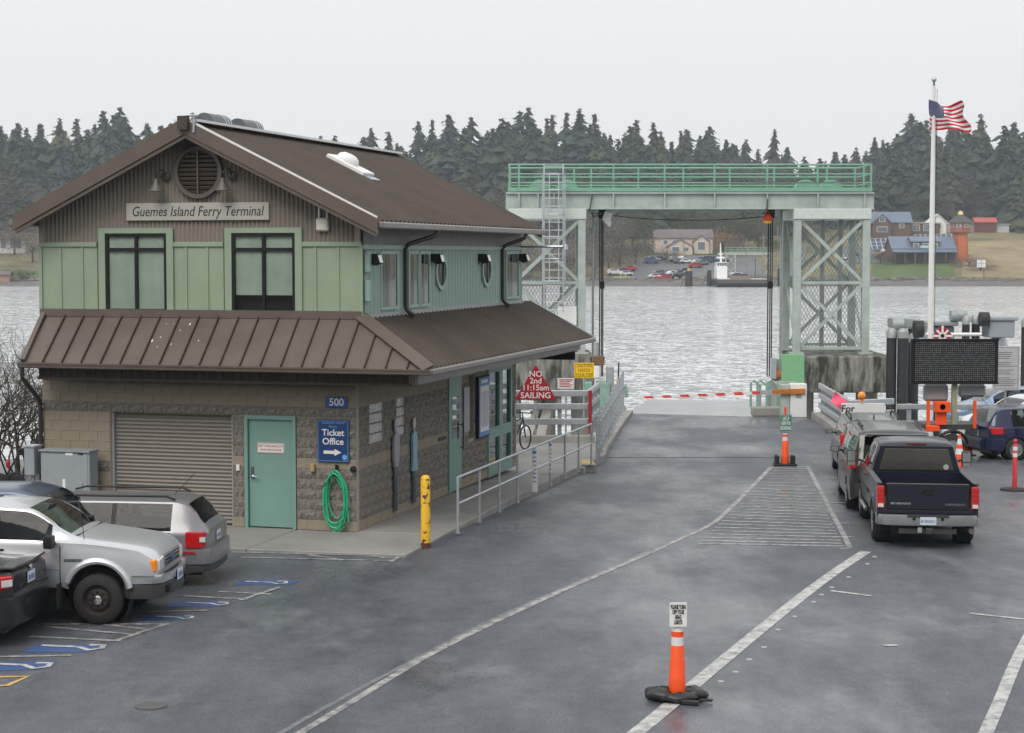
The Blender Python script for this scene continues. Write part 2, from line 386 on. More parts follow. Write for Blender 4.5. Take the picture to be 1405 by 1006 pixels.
ground = bpy.data.objects.new('ground', me); COL.objects.link(ground); structure(ground)

_lay = [0]
def strip(name, pts, wd, m, lift=0.005, closed=False):
    """a painted line along ground points; each coat lies a hair above the one before"""
    _lay[0] += 1; lift += 0.00005*_lay[0]
    b = MB(); n = len(pts); vs = []
    for i, p in enumerate(pts):
        d = (pts[min(i+1, n-1)] - pts[max(i-1, 0)]); d.z = 0; d.normalize(); a = Vector((d.y, -d.x, 0))*wd/2
        for s_ in (-1, 1):
            q = p + a*s_; vs.append((q.x, q.y, road_z(q.y) + lift))
    b.add(vs, [(2*i, 2*i+1, 2*i+3, 2*i+2) for i in range(n-1)])
    return b.build(name, m, ground)
def smoothpts(px, k=6):
    P = [gp(*p) for p in px]; out = []
    for i in range(len(P)-1):
        p0, p1, p2, p3 = P[max(i-1,0)], P[i], P[i+1], P[min(i+2, len(P)-1)]
        for j in range(k):
            t = j/k; out.append(0.5*((2*p1)+(p2-p0)*t+(2*p0-5*p1+4*p2-p3)*t*t+(3*p1-p0-3*p2+p3)*t**3))
    return out + [P[-1]]
strip('lane_line', smoothpts([(405,1010),(480,965),(600,893),(740,825),(850,777),(920,746),(975,720),(1012,688),(1058,641)]), 0.11, THIN_PAINT)
strip('lane_line', smoothpts([(378,1010),(470,958),(570,905),(660,858),(730,826),(820,787),(915,745)]), 0.08, paint_mat('road_paint_faded', (0.20,0.205,0.21), 0.5), 0.004)
strip('lane_line', smoothpts([(868,1010),(905,980),(970,925),(1045,863),(1105,815),(1150,782),(1188,757)]), 0.2, WHITE_PAINT)
strip('lane_line', smoothpts([(1350,1012),(1372,962),(1398,900),(1440,820)]), 0.16, WHITE_PAINT)
hatch_l = smoothpts([(952,746),(990,711),(1025,676),(1058,642)], 10)
hatch_r = smoothpts([(1166,752),(1150,720),(1130,682),(1108,640)], 10)
strip('lane_line', hatch_r, 0.1, THIN_PAINT, 0.006)
HATCH = paint_mat('road_paint_hatch', (0.46,0.455,0.44), 0.49)
for i in range(27):
    t = (i/26)**0.92
    def along(P, t): k = t*(len(P)-1); j = min(int(k), len(P)-2); return P[j].lerp(P[j+1], k-j)
    a, b_ = along(hatch_l, t), along(hatch_r, t)
    a = a.lerp(b_, 0.03); b_ = b_.lerp(a, 0.03); b_.y = a.y + (b_.y-a.y)*0.6
    strip('hatch_line', [a, a.lerp(b_, 0.5), b_], 0.10, HATCH, 0.005)
for x, y, l in ((1150,690,22),(1150,703,20),(1152,718,26),(1160,737,22),(1148,675,14),(1160,753,14)):
    strip('lane_dash', [gp(x-l/2, y), gp(x+l/2, y)], 0.07, WHITE_PAINT)
for px in (((1140,811),(1195,818)),((1330,842),(1405,850)),((1275,656),(1306,656)),((1130,656),(1150,656)),((1212,886),(1232,886))):
    strip('scuffed_line', [gp(*px[0]), gp(*px[1])], 0.09, WHITE_PAINT)
# expansion joint between ramp and lot
strip('ramp_joint', [gp(600,628), gp(850,628), gp(1085,628)], 0.10, mat('joint_tar', (0.03,0.03,0.032), 0.7), 0.004)
# parking bays in front of the building
def quad(name, pxs, m, lift=0.004):
    vs = [gp(*p) for p in pxs]; return MB().add([(v.x, v.y, road_z(v.y)+lift) for v in vs], [(0,1,2,3)]).build(name, m, ground)
quad('bay_panel', [(318,803),(398,803),(412,797),(336,796)], BLUE_PAINT)
quad('bay_panel', [(225,833),(300,833),(318,826),(240,825)], BLUE_PAINT)
quad('bay_panel', [(190,852),(250,851),(266,844),(200,845)], BLUE_PAINT)
quad('bay_panel', [(30,896),(122,895),(148,885),(52,884)], BLUE_PAINT)
quad('bay_panel', [(-20,921),(52,919),(80,907),(-5,909)], BLUE_PAINT)
def wheelchair(cx, cy, s):
    P = [(-0.5,0.0),(-0.2,0.02),(0.05,0.05),(0.3,-0.1),(0.42,0.05),(0.35,0.25),(0.15,0.2)]
    c = gp(cx, cy); U = Vector((0.9627,-0.2706,0)); V = Vector((0.2706,0.9627,0))
    pts = [c + U*(p[0]*s) + V*(p[1]*s) for p in P]
    strip('bay_symbol', pts, 0.1*s, WHITE_PAINT, 0.008)
for c in ((366,800,0.75),(285,829,0.7),(240,848,0.6),(100,889,0.95),(25,914,0.95)): wheelchair(*c)
for a in (((318,758),(560,764)),((330,765),(540,770)),((560,758),(536,771)),((395,757),(470,769)),((470,757),(528,766)),
          ((300,812),(372,816)),((250,818),(342,823)),((384,806),(330,824)),((200,840),(285,838)),
          ((60,857),(232,857)),((60,860),(180,871)),((140,857),(200,864)),((230,856),(158,880)),((40,874),(165,880)),((-20,902),(98,900))):
    strip('bay_line', [gp(*a[0]), gp(*a[1])], 0.085, THIN_PAINT)
strip('bay_line', [gp(-30,930), gp(38,929), gp(10,941), gp(-30,944)], 0.09, YEL_PAINT)
# patches of different seal, raised studs beside the queue line
for i, (x, y) in enumerate([(1186,758),(1176,768),(1150,786),(1127,800),(1113,810),(1102,820),(1076,840),(1053,858),(1034,882),(1014,899),(995,916),(975,929)]):
    p = gp(x + 14, y + 6)
    tag(MB().lathe([(0.045,0),(0.04,0.007),(0.02,0.011),(0,0.012)], (0,0,0), 10).build('road_stud', mat('stud_dull_white',(0.34,0.34,0.34),0.7,var=0.3,vs=20), None, True, loc=p),
        'small white domed road stud beside the thick white queue line', 'road stud', 'white studs along the queue line')
p = gp(207, 969); tag(MB().lathe([(0.19,0.0),(0.19,0.008),(0.165,0.012),(0,0.012)], n=20).build('drain_cover', mat('drain_iron',(0.085,0.085,0.088),0.7), None, loc=p+Vector((0,0,0.002))), 'small round iron cover set in the asphalt', 'drain cover')

# sidewalk with kerb round the building
C0 = Vector((-2.93, 34.15, 0.05)); BR = R(-15.7)
def bl(x, y, z=0.0):
    c, s = math.cos(BR), math.sin(BR); return Vector((C0.x + x*c - y*s, C0.y + x*s + y*c, C0.z + z))
walk = thing('sidewalk', 'grey concrete sidewalk with kerb wrapping the ferry terminal building', 'sidewalk'); del walk['label']; del walk['category']; structure(walk)
k0, k1 = (-1.86, 31.55), (2.55, 49.3)
def lerp2(a, b, t): return (a[0]+(b[0]-a[0])*t, a[1]+(b[1]-a[1])*t)
WZ = 0.05
def walk_z(y): return WZ - 0.2*min(1.0, max(0.0, (y-39.0)/11.0))
cuts = [0, 0.13, 0.27, 0.41, 0.55, 0.69, 0.84, 1.0]
inner = lambda t: lerp2((-4.3, 31.75) if t < 0.05 else (-2.93-0.2, 34.1), (-0.5, 50.2), t)
for i in range(len(cuts)-1):
    a, b_ = cuts[i], cuts[i+1]; g_ = 0.0009
    o0, o1 = lerp2(k0, k1, a+g_), lerp2(k0, k1, b_-g_)
    p0 = bl(-1.2, (a+g_)*18.3-2.4); p1 = bl(-1.2, (b_-g_)*18.3-2.4)
    MB().slabz([o0, o1, (p1.x, p1.y), (p0.x, p0.y)], -1.2, WZ, top=walk_z).build('slab', WALK, walk, bevel=0.012)
MB().slabz([lerp2(k0,k1,1.0005), (2.62,50.4), (2.75,52.0), (2.25,53.4), (-1.3,53.4), (-3.2,50.5), tuple(bl(-1.2,15.9)[:2])], -1.2, WZ-0.003, top=lambda y: walk_z(y)-0.003).build('slab', WALK, walk)
for i in range(4):
    a = -1.23 - i*1.62; b_ = a - 1.60; q = [bl(a,-2.35+0.0*i), bl(a,0.3), bl(b_,0.3), bl(b_,-2.35)]
    MB().slabz([(v.x, v.y) for v in q], -0.4, WZ-0.002).build('slab', WALK, walk, bevel=0.012)
kerbpts = [gp(800,650), gp(825,632), gp(842,605), gp(858,580), gp(868,568)]
kb = MB()
for i in range(len(kerbpts)-1):
    a, b_ = kerbpts[i], kerbpts[i+1]; kb.bar(a+Vector((-0.13,0,0.02)), b_+Vector((-0.13,0,0.02)), 0.3, 0.24)
structure(kb.build('kerb', CONC, None))
kb = MB(); pts = [gp(1110,574)+Vector((0.25,0,0)), gp(1130,588)+Vector((0.25,0,0)), gp(1152,606)+Vector((0.25,0,0))]
for i in range(2): kb.bar(pts[i]+Vector((0,0,0.05)), pts[i+1]+Vector((0,0,0.05)), 0.32, 0.34)
structure(kb.build('kerb', CONC, None))
MB().slabz([tuple(gp(795,648)[:2]), tuple(gp(818,648)[:2]), tuple(gp(812,641)[:2]), tuple(gp(797,641)[:2])], -0.5, walk_z(47)+0.01).build('kerb_tip', CONC, walk)
MB().slabz([tuple(gp(797,647)[:2]), tuple(gp(816,647)[:2]), tuple(gp(811,642)[:2]), tuple(gp(798,642)[:2])], walk_z(47)+0.011, walk_z(47)+0.022).build('yellow_paint', mat('kerb_yellow',(0.55,0.38,0.12),0.7,var=0.25), walk)

# transfer span: wet deck dropping to the water
A, B = END_L + Vector((-0.2,0.05,-0.02)), END_R + Vector((-0.9,0.05,-0.02))
dk = MB(); y1 = 89.0; dz = 0.052
wetm = mat('wet_steel_deck', (0.62,0.63,0.64), 0.22, 0.5, var=0.15, vs=0.7, spec=0.9)
vs = []
for t in (0, 1):
    for P in (A, B):
        yy = P.y + (y1-P.y)*t; vs.append((P.x + (yy-P.y)*0.117, yy, P.z - (yy-P.y)*dz))
dk.add(vs + [(x, y, z-0.5) for x, y, z in vs], [(0,1,3,2),(4,6,7,5),(0,4,5,1),(2,3,7,6),(0,2,6,4),(1,5,7,3)])
structure(dk.build('transfer_span', wetm))

# the hillside rising unseen behind the camera, added to darken reflections and front fill
vs = []; nx = 24; ys_ = (-39,-46,-55,-66,-80)
for j, yy in enumerate(ys_):
    for i in range(nx+1):
        xx = -150+300*i/nx; vs.append((xx, yy+2*math.sin(xx*0.07), (-0.4,3,9,15,19)[j] + 1.3*math.sin(xx*0.09+j)))
structure(MB().add(vs,[(j*(nx+1)+i,(j+1)*(nx+1)+i,(j+1)*(nx+1)+i+1,j*(nx+1)+i+1) for j in range(4) for i in range(nx)]).build('unseen_hillside', mat('unseen_hillside_scrub',(0.05,0.055,0.035),0.95,var=0.4,vs=0.3,col2=(0.09,0.085,0.055)), None, True))

# ================================================================ the terminal building
bld = thing('terminal_building', 'two storey ferry terminal with green band, brown metal roofs and block ground floor', 'building', C0, BR)
FW, DEP = 6.6, 11.2
_bc = {}
def block_mesh(ln, kind, var):
    key = (round(ln, 2), kind, var)
    if key in _bc: return _bc[key]
    rnd = random.Random(hash(key) & 0xffff); h = 0.186; b = MB(); x = ln/2; z = h/2
    if kind == 'split':
        nx = 5; pts = []; e = 0.006
        for j in range(3):
            for i in range(nx):
                edge = i in (0, nx-1) or j in (0, 2)
                pts.append((-x + ln*i/(nx-1), -0.002 if edge else -0.012 - rnd.random()*0.022, -z + h*j/2))
        fs = [(j*nx+i, j*nx+i+1, (j+1)*nx+i+1, (j+1)*nx+i) for j in range(2) for i in range(nx-1)]
        o = len(pts); pts += [(-x,0.1,-z),(x,0.1,-z),(x,0.1,z),(-x,0.1,z)]
        fs += [tuple([0,1,2,3,4][::-1]) + (o, o+1), (10,11,12,13,14,o+2,o+3), (0,5,10,o+3,o), (14,9,4,o+1,o+2), (o,o+3,o+2,o+1)]
        b.add(pts, fs)
        ob = b.build('block', SPLIT)
    else:
        b.box((0,0.05,0), (ln,0.11,h)); ob = b.build('block', SMOOTHB, bevel=0.004)
    _bc[key] = ob.data; bpy.data.objects.remove(ob); return _bc[key]
def masonry(parent, length, openings, rot, place, kind_of, limit=1e9):
    rest = []
    for c in range(16):
        z0 = c*0.196; zc = z0 + 0.098
        gaps = sorted([(a, b_) for a, b_, zl, zh in openings if zl - 0.05 < zc < zh + 0.05])
        segs = []; cur = 0.0
        for a, b_ in gaps:
            if a > cur: segs.append((cur, a))
            cur = max(cur, b_)
        if cur < length: segs.append((cur, length))
        for a, b_ in segs:
            x = a; off = 0.2 if c % 2 else 0.4
            first = off - (a % 0.4) if (a % 0.4) < off else 0.4 - (a % 0.4) + off
            nxt = a + (first if first > 0.12 else first + 0.4)
            while x < b_ - 0.02:
                e = min(nxt, b_); 
                if b_ - e < 0.1: e = b_
                ln = e - x - 0.012
                k = kind_of((x+e)/2, zc)
                me = block_mesh(ln, k, random.randrange(4))
                pos, rz = place((x+e)/2, zc), rot
                if x < limit:
                    o = bpy.data.objects.new('block', me); COL.objects.link(o); o.parent = parent; o.location = pos; o.rotation_euler = (0,0,rz)
                else: rest.append((me, pos, rz))
                x = e; nxt = e + 0.4
    return rest
# ground floor, front
front = MB()
rol, door = (-5.13,-2.53,0,2.2), (-2.29,-1.21,0,2.18)
for a in ((-FW,-5.13,0,3.1),(-5.13,-2.53,2.2,3.1),(-2.53,-2.29,0,3.1),(-2.29,-1.21,2.18,3.1),(-1.21,0.0,0,3.1)):
    front.span((a[0],0.006,a[2]),(a[1],0.2,a[3]))
fw = front.build('front_wall', MORTAR, bld)
def kf(x, z):
    x = x - FW
    if z > 2.75: return 'split'
    if 2.35 < z: return 'smooth'
    if x < -5.1: return 'split' if (2.15 < z or 0.98 < z < 1.2 or 0.4 < z < 0.6) else 'smooth'
    if z < 0.2: return 'smooth'
    return 'smooth' if 1.17 < z < 1.37 else 'split'
masonry(fw, FW, [(a[0]+FW, a[1]+FW, a[2], a[3]) for a in (rol, door)], 0, lambda s, z: (s-FW, 0, z), kf)
# ground floor, side
sop = [(0.72,1.57,1.57,2.36),(2.28,2.86,1.57,2.36),(5.7,6.62,0,2.6),(7.2,7.6,1.05,2.5),(8.7,10.75,0,2.6)]
sw = MB(); ys = [0.2,0.72,1.57,2.28,2.86,5.7,6.62,7.2,7.6,8.7,10.75,DEP]
for i in range(len(ys)-1):
    y0, y1_ = ys[i], ys[i+1]; op = [o for o in sop if o[0] <= y0 + 1e-6 and o[1] >= y1_ - 1e-6]
    if not op: sw.span((-0.2,y0,0),(-0.006,y1_,3.1))
    else:
        if op[0][2] > 0: sw.span((-0.2,y0,0),(-0.006,y1_,op[0][2]))
        sw.span((-0.2,y0,op[0][3]),(-0.006,y1_,3.1))
swo = sw.build('side_wall', MORTAR, bld)
ks = lambda y, z: 'smooth' if (z < 0.2 or 1.17 < z < 1.37 or 2.35 < z < 2.75) else 'split'
rest = masonry(swo, DEP-0.13, [(a-0.13, b_-0.13, c, d) for a, b_, c, d in sop], R(90), lambda s, z: (0, s+0.13, z), ks, 3.6)
bm = bmesh.new()
for me_, pos, rz in rest:
    n0 = len(bm.verts); bm.from_mesh(me_); bm.verts.ensure_lookup_table()
    M = Matrix.Translation(pos) @ Matrix.Rotation(rz, 4, 'Z')
    for v in bm.verts[n0:]: v.co = M @ v.co
me_ = bpy.data.meshes.new('block_courses'); 
bm.faces.ensure_lookup_table()
# from_mesh keeps face material 0: split the smooth courses by height into slot 1
for f in bm.faces:
    zc = (int(f.calc_center_median().z/0.196)+0.5)*0.196
    f.material_index = 1 if ks(0, zc) == 'smooth' else 0
bm.to_mesh(me_); bm.free(); me_.materials.append(SPLIT); me_.materials.append(SMOOTHB)
ro = bpy.data.objects.new('block_courses', me_); COL.objects.link(ro); ro.parent = swo; stuff(ro)
# core so that no light leaks through
MB().span((-FW+0.02,0.2,0.0),(-0.2,DEP,0.02)).build('floor_slab', CONC, bld)
MB().span((-FW,0.2,0),(-FW+0.2,DEP,3.1)).span((-FW,DEP-0.2,0),(0,DEP,3.1)).build('rear_wall', SPLIT, bld)
MB().span((-FW+0.05,0.05,3.1),(0.0,DEP,3.2)).build('upper_floor', DARK, bld)
# roller door: separate curved slats
rd = MB(); n = 29
for i in range(n):
    z0 = 0.02 + i*2.17/n; z1 = z0 + 2.17/n; zm = (z0+z1)/2
    prof = [(0.150,z0),(0.138,z0+0.012),(0.124,zm),(0.134,z1-0.014),(0.15,z1)]
    rd.add([(xx, y, z) for y, z in prof for xx in (-5.08,-2.58)], [(2*k,2*k+1,2*k+3,2*k+2) for k in range(4)])
rdo = rd.build('roller_door', SLATM, bld); stuff(rdo)
for xx in (-5.105,-2.555): MB().span((xx-0.024,0.06,0),(xx+0.024,0.17,2.195)).build('door_track', GREYM, bld)
# teal door
fr = MB()
for a in ((-2.28,-2.21,0.0,2.17),(-1.29,-1.22,0.0,2.17),(-2.21,-1.29,2.09,2.17)): fr.span((a[0],-0.03,a[2]),(a[1],0.12,a[3]))
dr = MB().span((-2.2,0.03,0.02),(-1.3,0.075,2.08)).build('door', TEAL, bld, bevel=0.004)
fr.build('frame', TEAL, dr)
h = MB(); h.tube((-2.12,0.03,1.0),(-2.12,-0.04,1.0),0.028,n=12).tube((-2.12,-0.04,1.0),(-2.0,-0.05,0.985),0.013).box((-2.13,0.02,1.06),(0.05,0.02,0.22))
h.build('handle', CHROME, dr, True)
for z in (0.3,1.1,1.85): MB().box((-1.3,0.025,z),(0.02,0.02,0.11)).build('hinge', GREYM, dr)
ns = MB().box((-1.75,0.022,1.54),(0.56,0.008,0.2)).build('door_notice', OFFW, bld, bevel=0.003)
text('KEEP WHEELBARROWS\nAWAY FROM DOOR', 0.062, (-1.75,0.0165,1.54), FACE, ns, RED, depth=0.001, fit=0.5, line=1.2)
b = MB()
for a in ((-2.02,-1.48,1.625,1.632),(-2.02,-1.48,1.448,1.455),(-2.02,-2.013,1.45,1.63),(-1.487,-1.48,1.45,1.63)): b.span((a[0],0.0155,a[2]),(a[1],0.018,a[3]))
b.build('border', RED, ns)
MB().box((-2.41,-0.03,1.15),(0.07,0.03,0.12)).build('switch_box', OFFW, bld, bevel=0.006)
# number and ticket-office boards
nb = MB().box((-0.38,-0.035,2.45),(0.42,0.012,0.2)).build('number_board', mat('number_blue',(0.015,0.10,0.32),0.4), bld, bevel=0.01)
text('500', 0.20, (-0.38,-0.042,2.45), FACE, nb, OFFW, bold=0.004, depth=0.001, fit=0.36)
tb = MB().box((-0.45,-0.045,1.72),(0.64,0.014,0.8)).build('ticket_board', NAVY, bld, bevel=0.012)
b = MB()
for a in ((-0.755,-0.145,2.095,2.103),(-0.755,-0.145,1.337,1.345),(-0.755,-0.747,1.34,2.1),(-0.153,-0.145,1.34,2.1)): b.span((a[0],-0.0545,a[2]),(a[1],-0.052,a[3]))
b.build('border', mat('sky_blue',(0.16,0.36,0.66),0.5), tb)
text('Guemes Island\nFerry', 0.078, (-0.45,-0.053,2.03), FACE, tb, MATS['sky_blue'], depth=0.001, fit=0.56)
text('Ticket\nOffice', 0.175, (-0.45,-0.053,1.79), FACE, tb, OFFW, bold=0.003, depth=0.001, line=0.95, fit=0.56)
MB().slaby([(-0.64,1.475),(-0.42,1.475),(-0.42,1.44),(-0.28,1.505),(-0.42,1.57),(-0.42,1.535),(-0.64,1.535)],-0.0545,-0.05).build('arrow', OFFW, tb)
MB().lathe([(0.052,0),(0.052,0.002),(0.04,0.003),(0,0.003)], (-0.215,-0.053,1.415), 18, axis='Y').build('emblem', MATS['sky_blue'], tb)
# wall bits near the corner
MB().box((-0.87,-0.05,1.2),(0.09,0.06,0.16)).build('outlet_box', mat('outlet_tan',(0.36,0.28,0.15),0.6), bld, bevel=0.012)
b = MB(); b.lathe([(0.055,0),(0.06,-0.05),(0.045,-0.1),(0,-0.11)], (-0.04,-0.03,1.2), 14, axis='Y'); b.build('camera_dome', BLACK, bld, True)
b = MB(); b.box((-0.38,-0.05,1.16),(0.05,0.05,0.22)).box((-0.38,-0.12,1.08),(0.09,0.14,0.03)); b.build('hose_hanger', BLACK, bld)
MB().box((-0.16,-0.045,0.55),(0.07,0.05,0.18)).build('tap_box', GREYM, bld, bevel=0.01)
hose = MB(); rr = random.Random(4)
pts = []
for k in range(7*28):
    t = k/28; a = 2*math.pi*t; lp = int(t); hx = 0.17 + 0.016*((lp*37) % 5); hz = 0.40 + 0.03*((lp*53) % 5)
    pts.append((-0.38 + hx*math.sin(a) + 0.02*math.sin(a*0.5+lp), -0.10 - 0.018*lp % 0.09 - 0.02*math.sin(a*1.3), 0.66 + hz*math.cos(a) - (0.05*lp if math.cos(a) < 0 else 0)*0.6))
pts += [(-0.22,-0.12,0.8),(-0.14,-0.12,0.45),(-0.12,-0.12,0.2),(-0.2,-0.12,0.1),(-0.3,-0.12,0.09)]
o = hose.path(pts, 0.0145, 6).build('garden_hose', HOSE, None, True); o.location = C0; o.rotation_euler = (0,0,BR)
tag(o, 'coiled green garden hose hung on the block wall', 'hose')

# glass-block windows, cut-out figures, side doors
for (y0,y1_,nc) in ((0.72,1.57,4),(2.28,2.86,3)):
    wnd = MB()
    wnd.span((-0.17,y0,1.57),(-0.15,y1_,2.36)); wo_ = wnd.build('window', MORTAR, bld)
    for i in range(nc):
        for j in range(4):
            ww = (y1_-y0)/nc; b = MB(); b.box((-0.09,y0+ww*(i+0.5),1.57+0.197*(j+0.5)),(0.1,ww-0.016,0.18))
            b.build('glass_block', mat('glass_block_pale',(0.50,0.52,0.50),0.18,var=0.3,vs=14,bump=0.8,bs=24,spec=0.7), wo_, bevel=0.012)
def figure(y, z0, z1, cols, skirt):
    h = z1 - z0; f = MB()
    def sil(pts): return [(y + px*h*0.72, z0 + pz*h) for px, pz in pts]
    legs = [(-0.06,0),(-0.015,0),(-0.01,0.3),(0.0,0.44),(0.01,0.3),(0.015,0),(0.06,0),(0.065,0.3),(0.075,0.48),(-0.075,0.48),(-0.065,0.3)]
    torso = [(-0.075,0.48),(0.075,0.48),(0.11,0.55),(0.125,0.74),(0.10,0.82),(0.03,0.85),(-0.03,0.85),(-0.10,0.82),(-0.125,0.74),(-0.11,0.55)]
    if skirt: torso = [(-0.13,0.38),(0.13,0.38),(0.085,0.56),(0.12,0.74),(0.095,0.81),(0.03,0.84),(-0.03,0.84),(-0.095,0.81),(-0.12,0.74),(-0.085,0.56)]
    t = thing('figure_board', cols[3], 'figure board', C0, BR, 'life size cut-out figures beside the side wall windows')
    MB().slabx(sil(legs), 0.035, 0.07).build('legs', cols[1], t)
    MB().slabx(sil(torso), 0.036, 0.085).build('torso', cols[0], t)
    MB().lathe([(0.0001,0.0),(0.055*h,0.001),(0.06*h,0.03),(0.0001,0.035)], (0.04,y,z0+0.93*h), 18, axis='X', sx=0.85, sy=1.15).slabx(sil([(-0.025,0.83),(0.025,0.83),(0.025,0.88),(-0.025,0.88)]),0.037,0.06).build('head', cols[2], t)
    MB().box((0.018,y,z0+0.6*h),(0.04,0.12,0.5*h)).build('mount', BLACK, t)
STEELF = mat('brushed_figure',(0.34,0.33,0.36),0.35,0.4); SKYF = mat('figure_blue',(0.22,0.42,0.52),0.4,0.2); DKF = mat('figure_dark',(0.07,0.08,0.10),0.4)
figure(2.07, 0.12, 1.98, (STEELF, DKF, STEELF, 'life size cut-out figure in grey with dark trousers mounted by the wall'), False)
figure(3.2, 0.14, 1.9, (SKYF, DKF, mat('figure_head',(0.45,0.40,0.42),0.4), 'life size cut-out figure with a light blue top mounted by the wall'), True)
dr = MB().span((-0.04,5.72,0.02),(0.02,6.6,2.52)).build('side_door', TEAL, bld)
MB().span((0.022,5.9,1.15),(0.028,6.42,2.1)).build('pane', glass_mat('door_glass',(0.3,0.34,0.33),0.25), dr)
MB().tube((0.09,6.5,0.9),(0.09,6.5,1.5),0.014).tube((0.02,6.5,0.95),(0.09,6.5,0.95),0.012).tube((0.02,6.5,1.45),(0.09,6.5,1.45),0.012).build('handle', BLACK, dr, True)
MB().span((-0.03,5.64,2.52),(0.035,6.62,2.62)).span((-0.03,5.64,0),(0.04,5.72,2.52)).build('frame', TEAL, dr)
MB().box((0.03,6.95,1.75),(0.02,0.42,1.0)).build('notice_panel', GREYM, bld)
MB().span((-0.15,7.2,1.05),(-0.12,7.6,2.5)).build('window', BLACK, bld)
pc = MB().box((0.055,8.15,1.72),(0.07,0.92,1.42)).build('poster_case', BLACK, bld, bevel=0.01)
MB().box((0.095,8.15,1.72),(0.006,0.84,1.34)).build('poster_edge', mat('poster_blue',(0.10,0.24,0.55),0.5), pc)
MB().box((0.1,8.15,1.68),(0.004,0.68,1.05)).build('poster_sheet', OFFW, pc)
MB().box((0.1,8.15,2.31),(0.004,0.5,0.07)).build('header_line', OFFW, pc)
for k in range(6):
    MB().span((0.103,7.88+k*0.1,1.25),(0.104,7.93+k*0.1,2.08)).build('timetable_column', GREYM, pc)
ent = MB()
for a in ((8.7,8.8,0.0,2.6),(9.62,9.9,0.0,2.6),(10.62,10.75,0.0,2.6),(8.8,9.62,2.45,2.6),(9.9,10.62,2.45,2.6),(8.8,9.62,0.9,1.15),(9.9,10.62,0.9,1.15),(8.8,9.62,0.0,0.3),(9.9,10.62,0.0,0.3)):
    ent.span((-0.08,a[0],a[2]),(0.03,a[1],a[3]))
eo = ent.build('entrance', TEAL, bld)
for a in ((8.8,9.62,1.15,2.45),(9.9,10.62,1.15,2.45),(8.8,9.62,0.3,0.9),(9.9,10.62,0.3,0.9)):
    MB().span((-0.03,a[0],a[2]),(-0.024,a[1],a[3])).build('pane', MATS['door_glass'], eo)
MB().span((-0.18,8.7,0.0),(-0.16,10.75,2.6)).build('lobby_wall', mat('lobby',(0.12,0.13,0.12),0.8), eo)
for y, z in ((5.2,2.66),(5.2,1.27)): MB().box((0.028,y,z),(0.012,0.5,0.07)).build('wall_vent', BLACK, bld)
MB().box((0.035,10.95,1.4),(0.03,0.12,0.3)).build('intercom', GREYM, bld)

# skirt roof: standing-seam panels in front
EZ, TZ, EY, EX, TX = 3.16, 4.05, -0.92, 1.72, 0.1
def skirt_pt(x, t): return (x, EY*(1-t), EZ + (TZ-EZ)*t)        # t 0 eave .. 1 wall
pw = 0.41; x = -6.46; roofp = MB().span((-6.6,EY+0.05,EZ-0.07),(1.6,0,EZ-0.05)).build('soffit', mat('soffit_brown',(0.06,0.05,0.042),0.7), bld)
k = 0
while x < EX - 0.05:
    x1 = min(x + pw, EX)
    tl = lambda xx: 1.0 if xx <= TX else max(0.0, (EX-xx)/(EX-TX))
    pts = [skirt_pt(x+0.004,0)]
    pts.append(skirt_pt(x1-0.004,0))
    if tl(x1) > 0.01: pts.append(skirt_pt(x1-0.004,tl(x1)))
    if x < TX < x1: pts.append(skirt_pt(TX,1.0))
    pts.append(skirt_pt(x+0.004,tl(x)))
    n = Vector((0,-0.695,0.719))*0.012; vs = [Vector(p) for p in pts]; m = len(vs)
    MB().add([v - n for v in vs] + [v for v in vs], [tuple(range(m-1,-1,-1)), tuple(range(m,2*m))] + [(i,(i+1)%m,m+(i+1)%m,m+i) for i in range(m)]).build('roof_panel', BROWN, bld)
    if k: 
        a, c_ = Vector(skirt_pt(x,0)), Vector(skirt_pt(x,tl(x)))
        if (c_-a).length > 0.1: MB().bar(a + n*1.5, c_ + n*1.5, 0.022, 0.055).build('seam', BROWND, bld)
    x = x1; k += 1
b = MB(); b.bar((EX+0.02,EY-0.02,EZ+0.03),(TX,-0.0,TZ+0.04),0.26,0.03,up=(0.3,-0.6,0.7)); b.build('hip_cap', BROWN, bld)
MB().bar((-6.47,EY,EZ+0.02),(-6.53,0,TZ+0.02),0.09,0.12).build('rake_trim', BROWN, bld)
MB().span((-6.6,-0.05,TZ-0.03),(TX+0.03,0.02,TZ+0.12)).build('flashing', BROWN, bld)
g = MB(); g.span((-6.54,EY-0.13,EZ-0.10),(EX+0.1,EY,EZ-0.005)); g.build('gutter', BROWN, bld, bevel=0.02)
g = MB(); g.span((-6.53,EY-0.15,EZ-0.025),(EX+0.08,EY-0.128,EZ+0.008)); g.build('gutter_lip', BROWN, bld)
cf = MB(); nn = 160; vs = []
for i in range(nn+1):
    xx = -6.3 + (7.57)*i/nn; yy = EY+0.28 + (0.025 if (i//2) % 2 else 0.0)
    vs += [(xx,yy,2.87),(xx,yy,3.1)]
cf.add(vs, [(2*i,2*i+2,2*i+3,2*i+1) for i in range(nn)]); cf.build('ribbed_fascia', BROWND, bld)
MB().span((-6.32,EY+0.25,2.82),(1.3,EY+0.36,2.87)).build('fascia_rail', BROWND, bld)
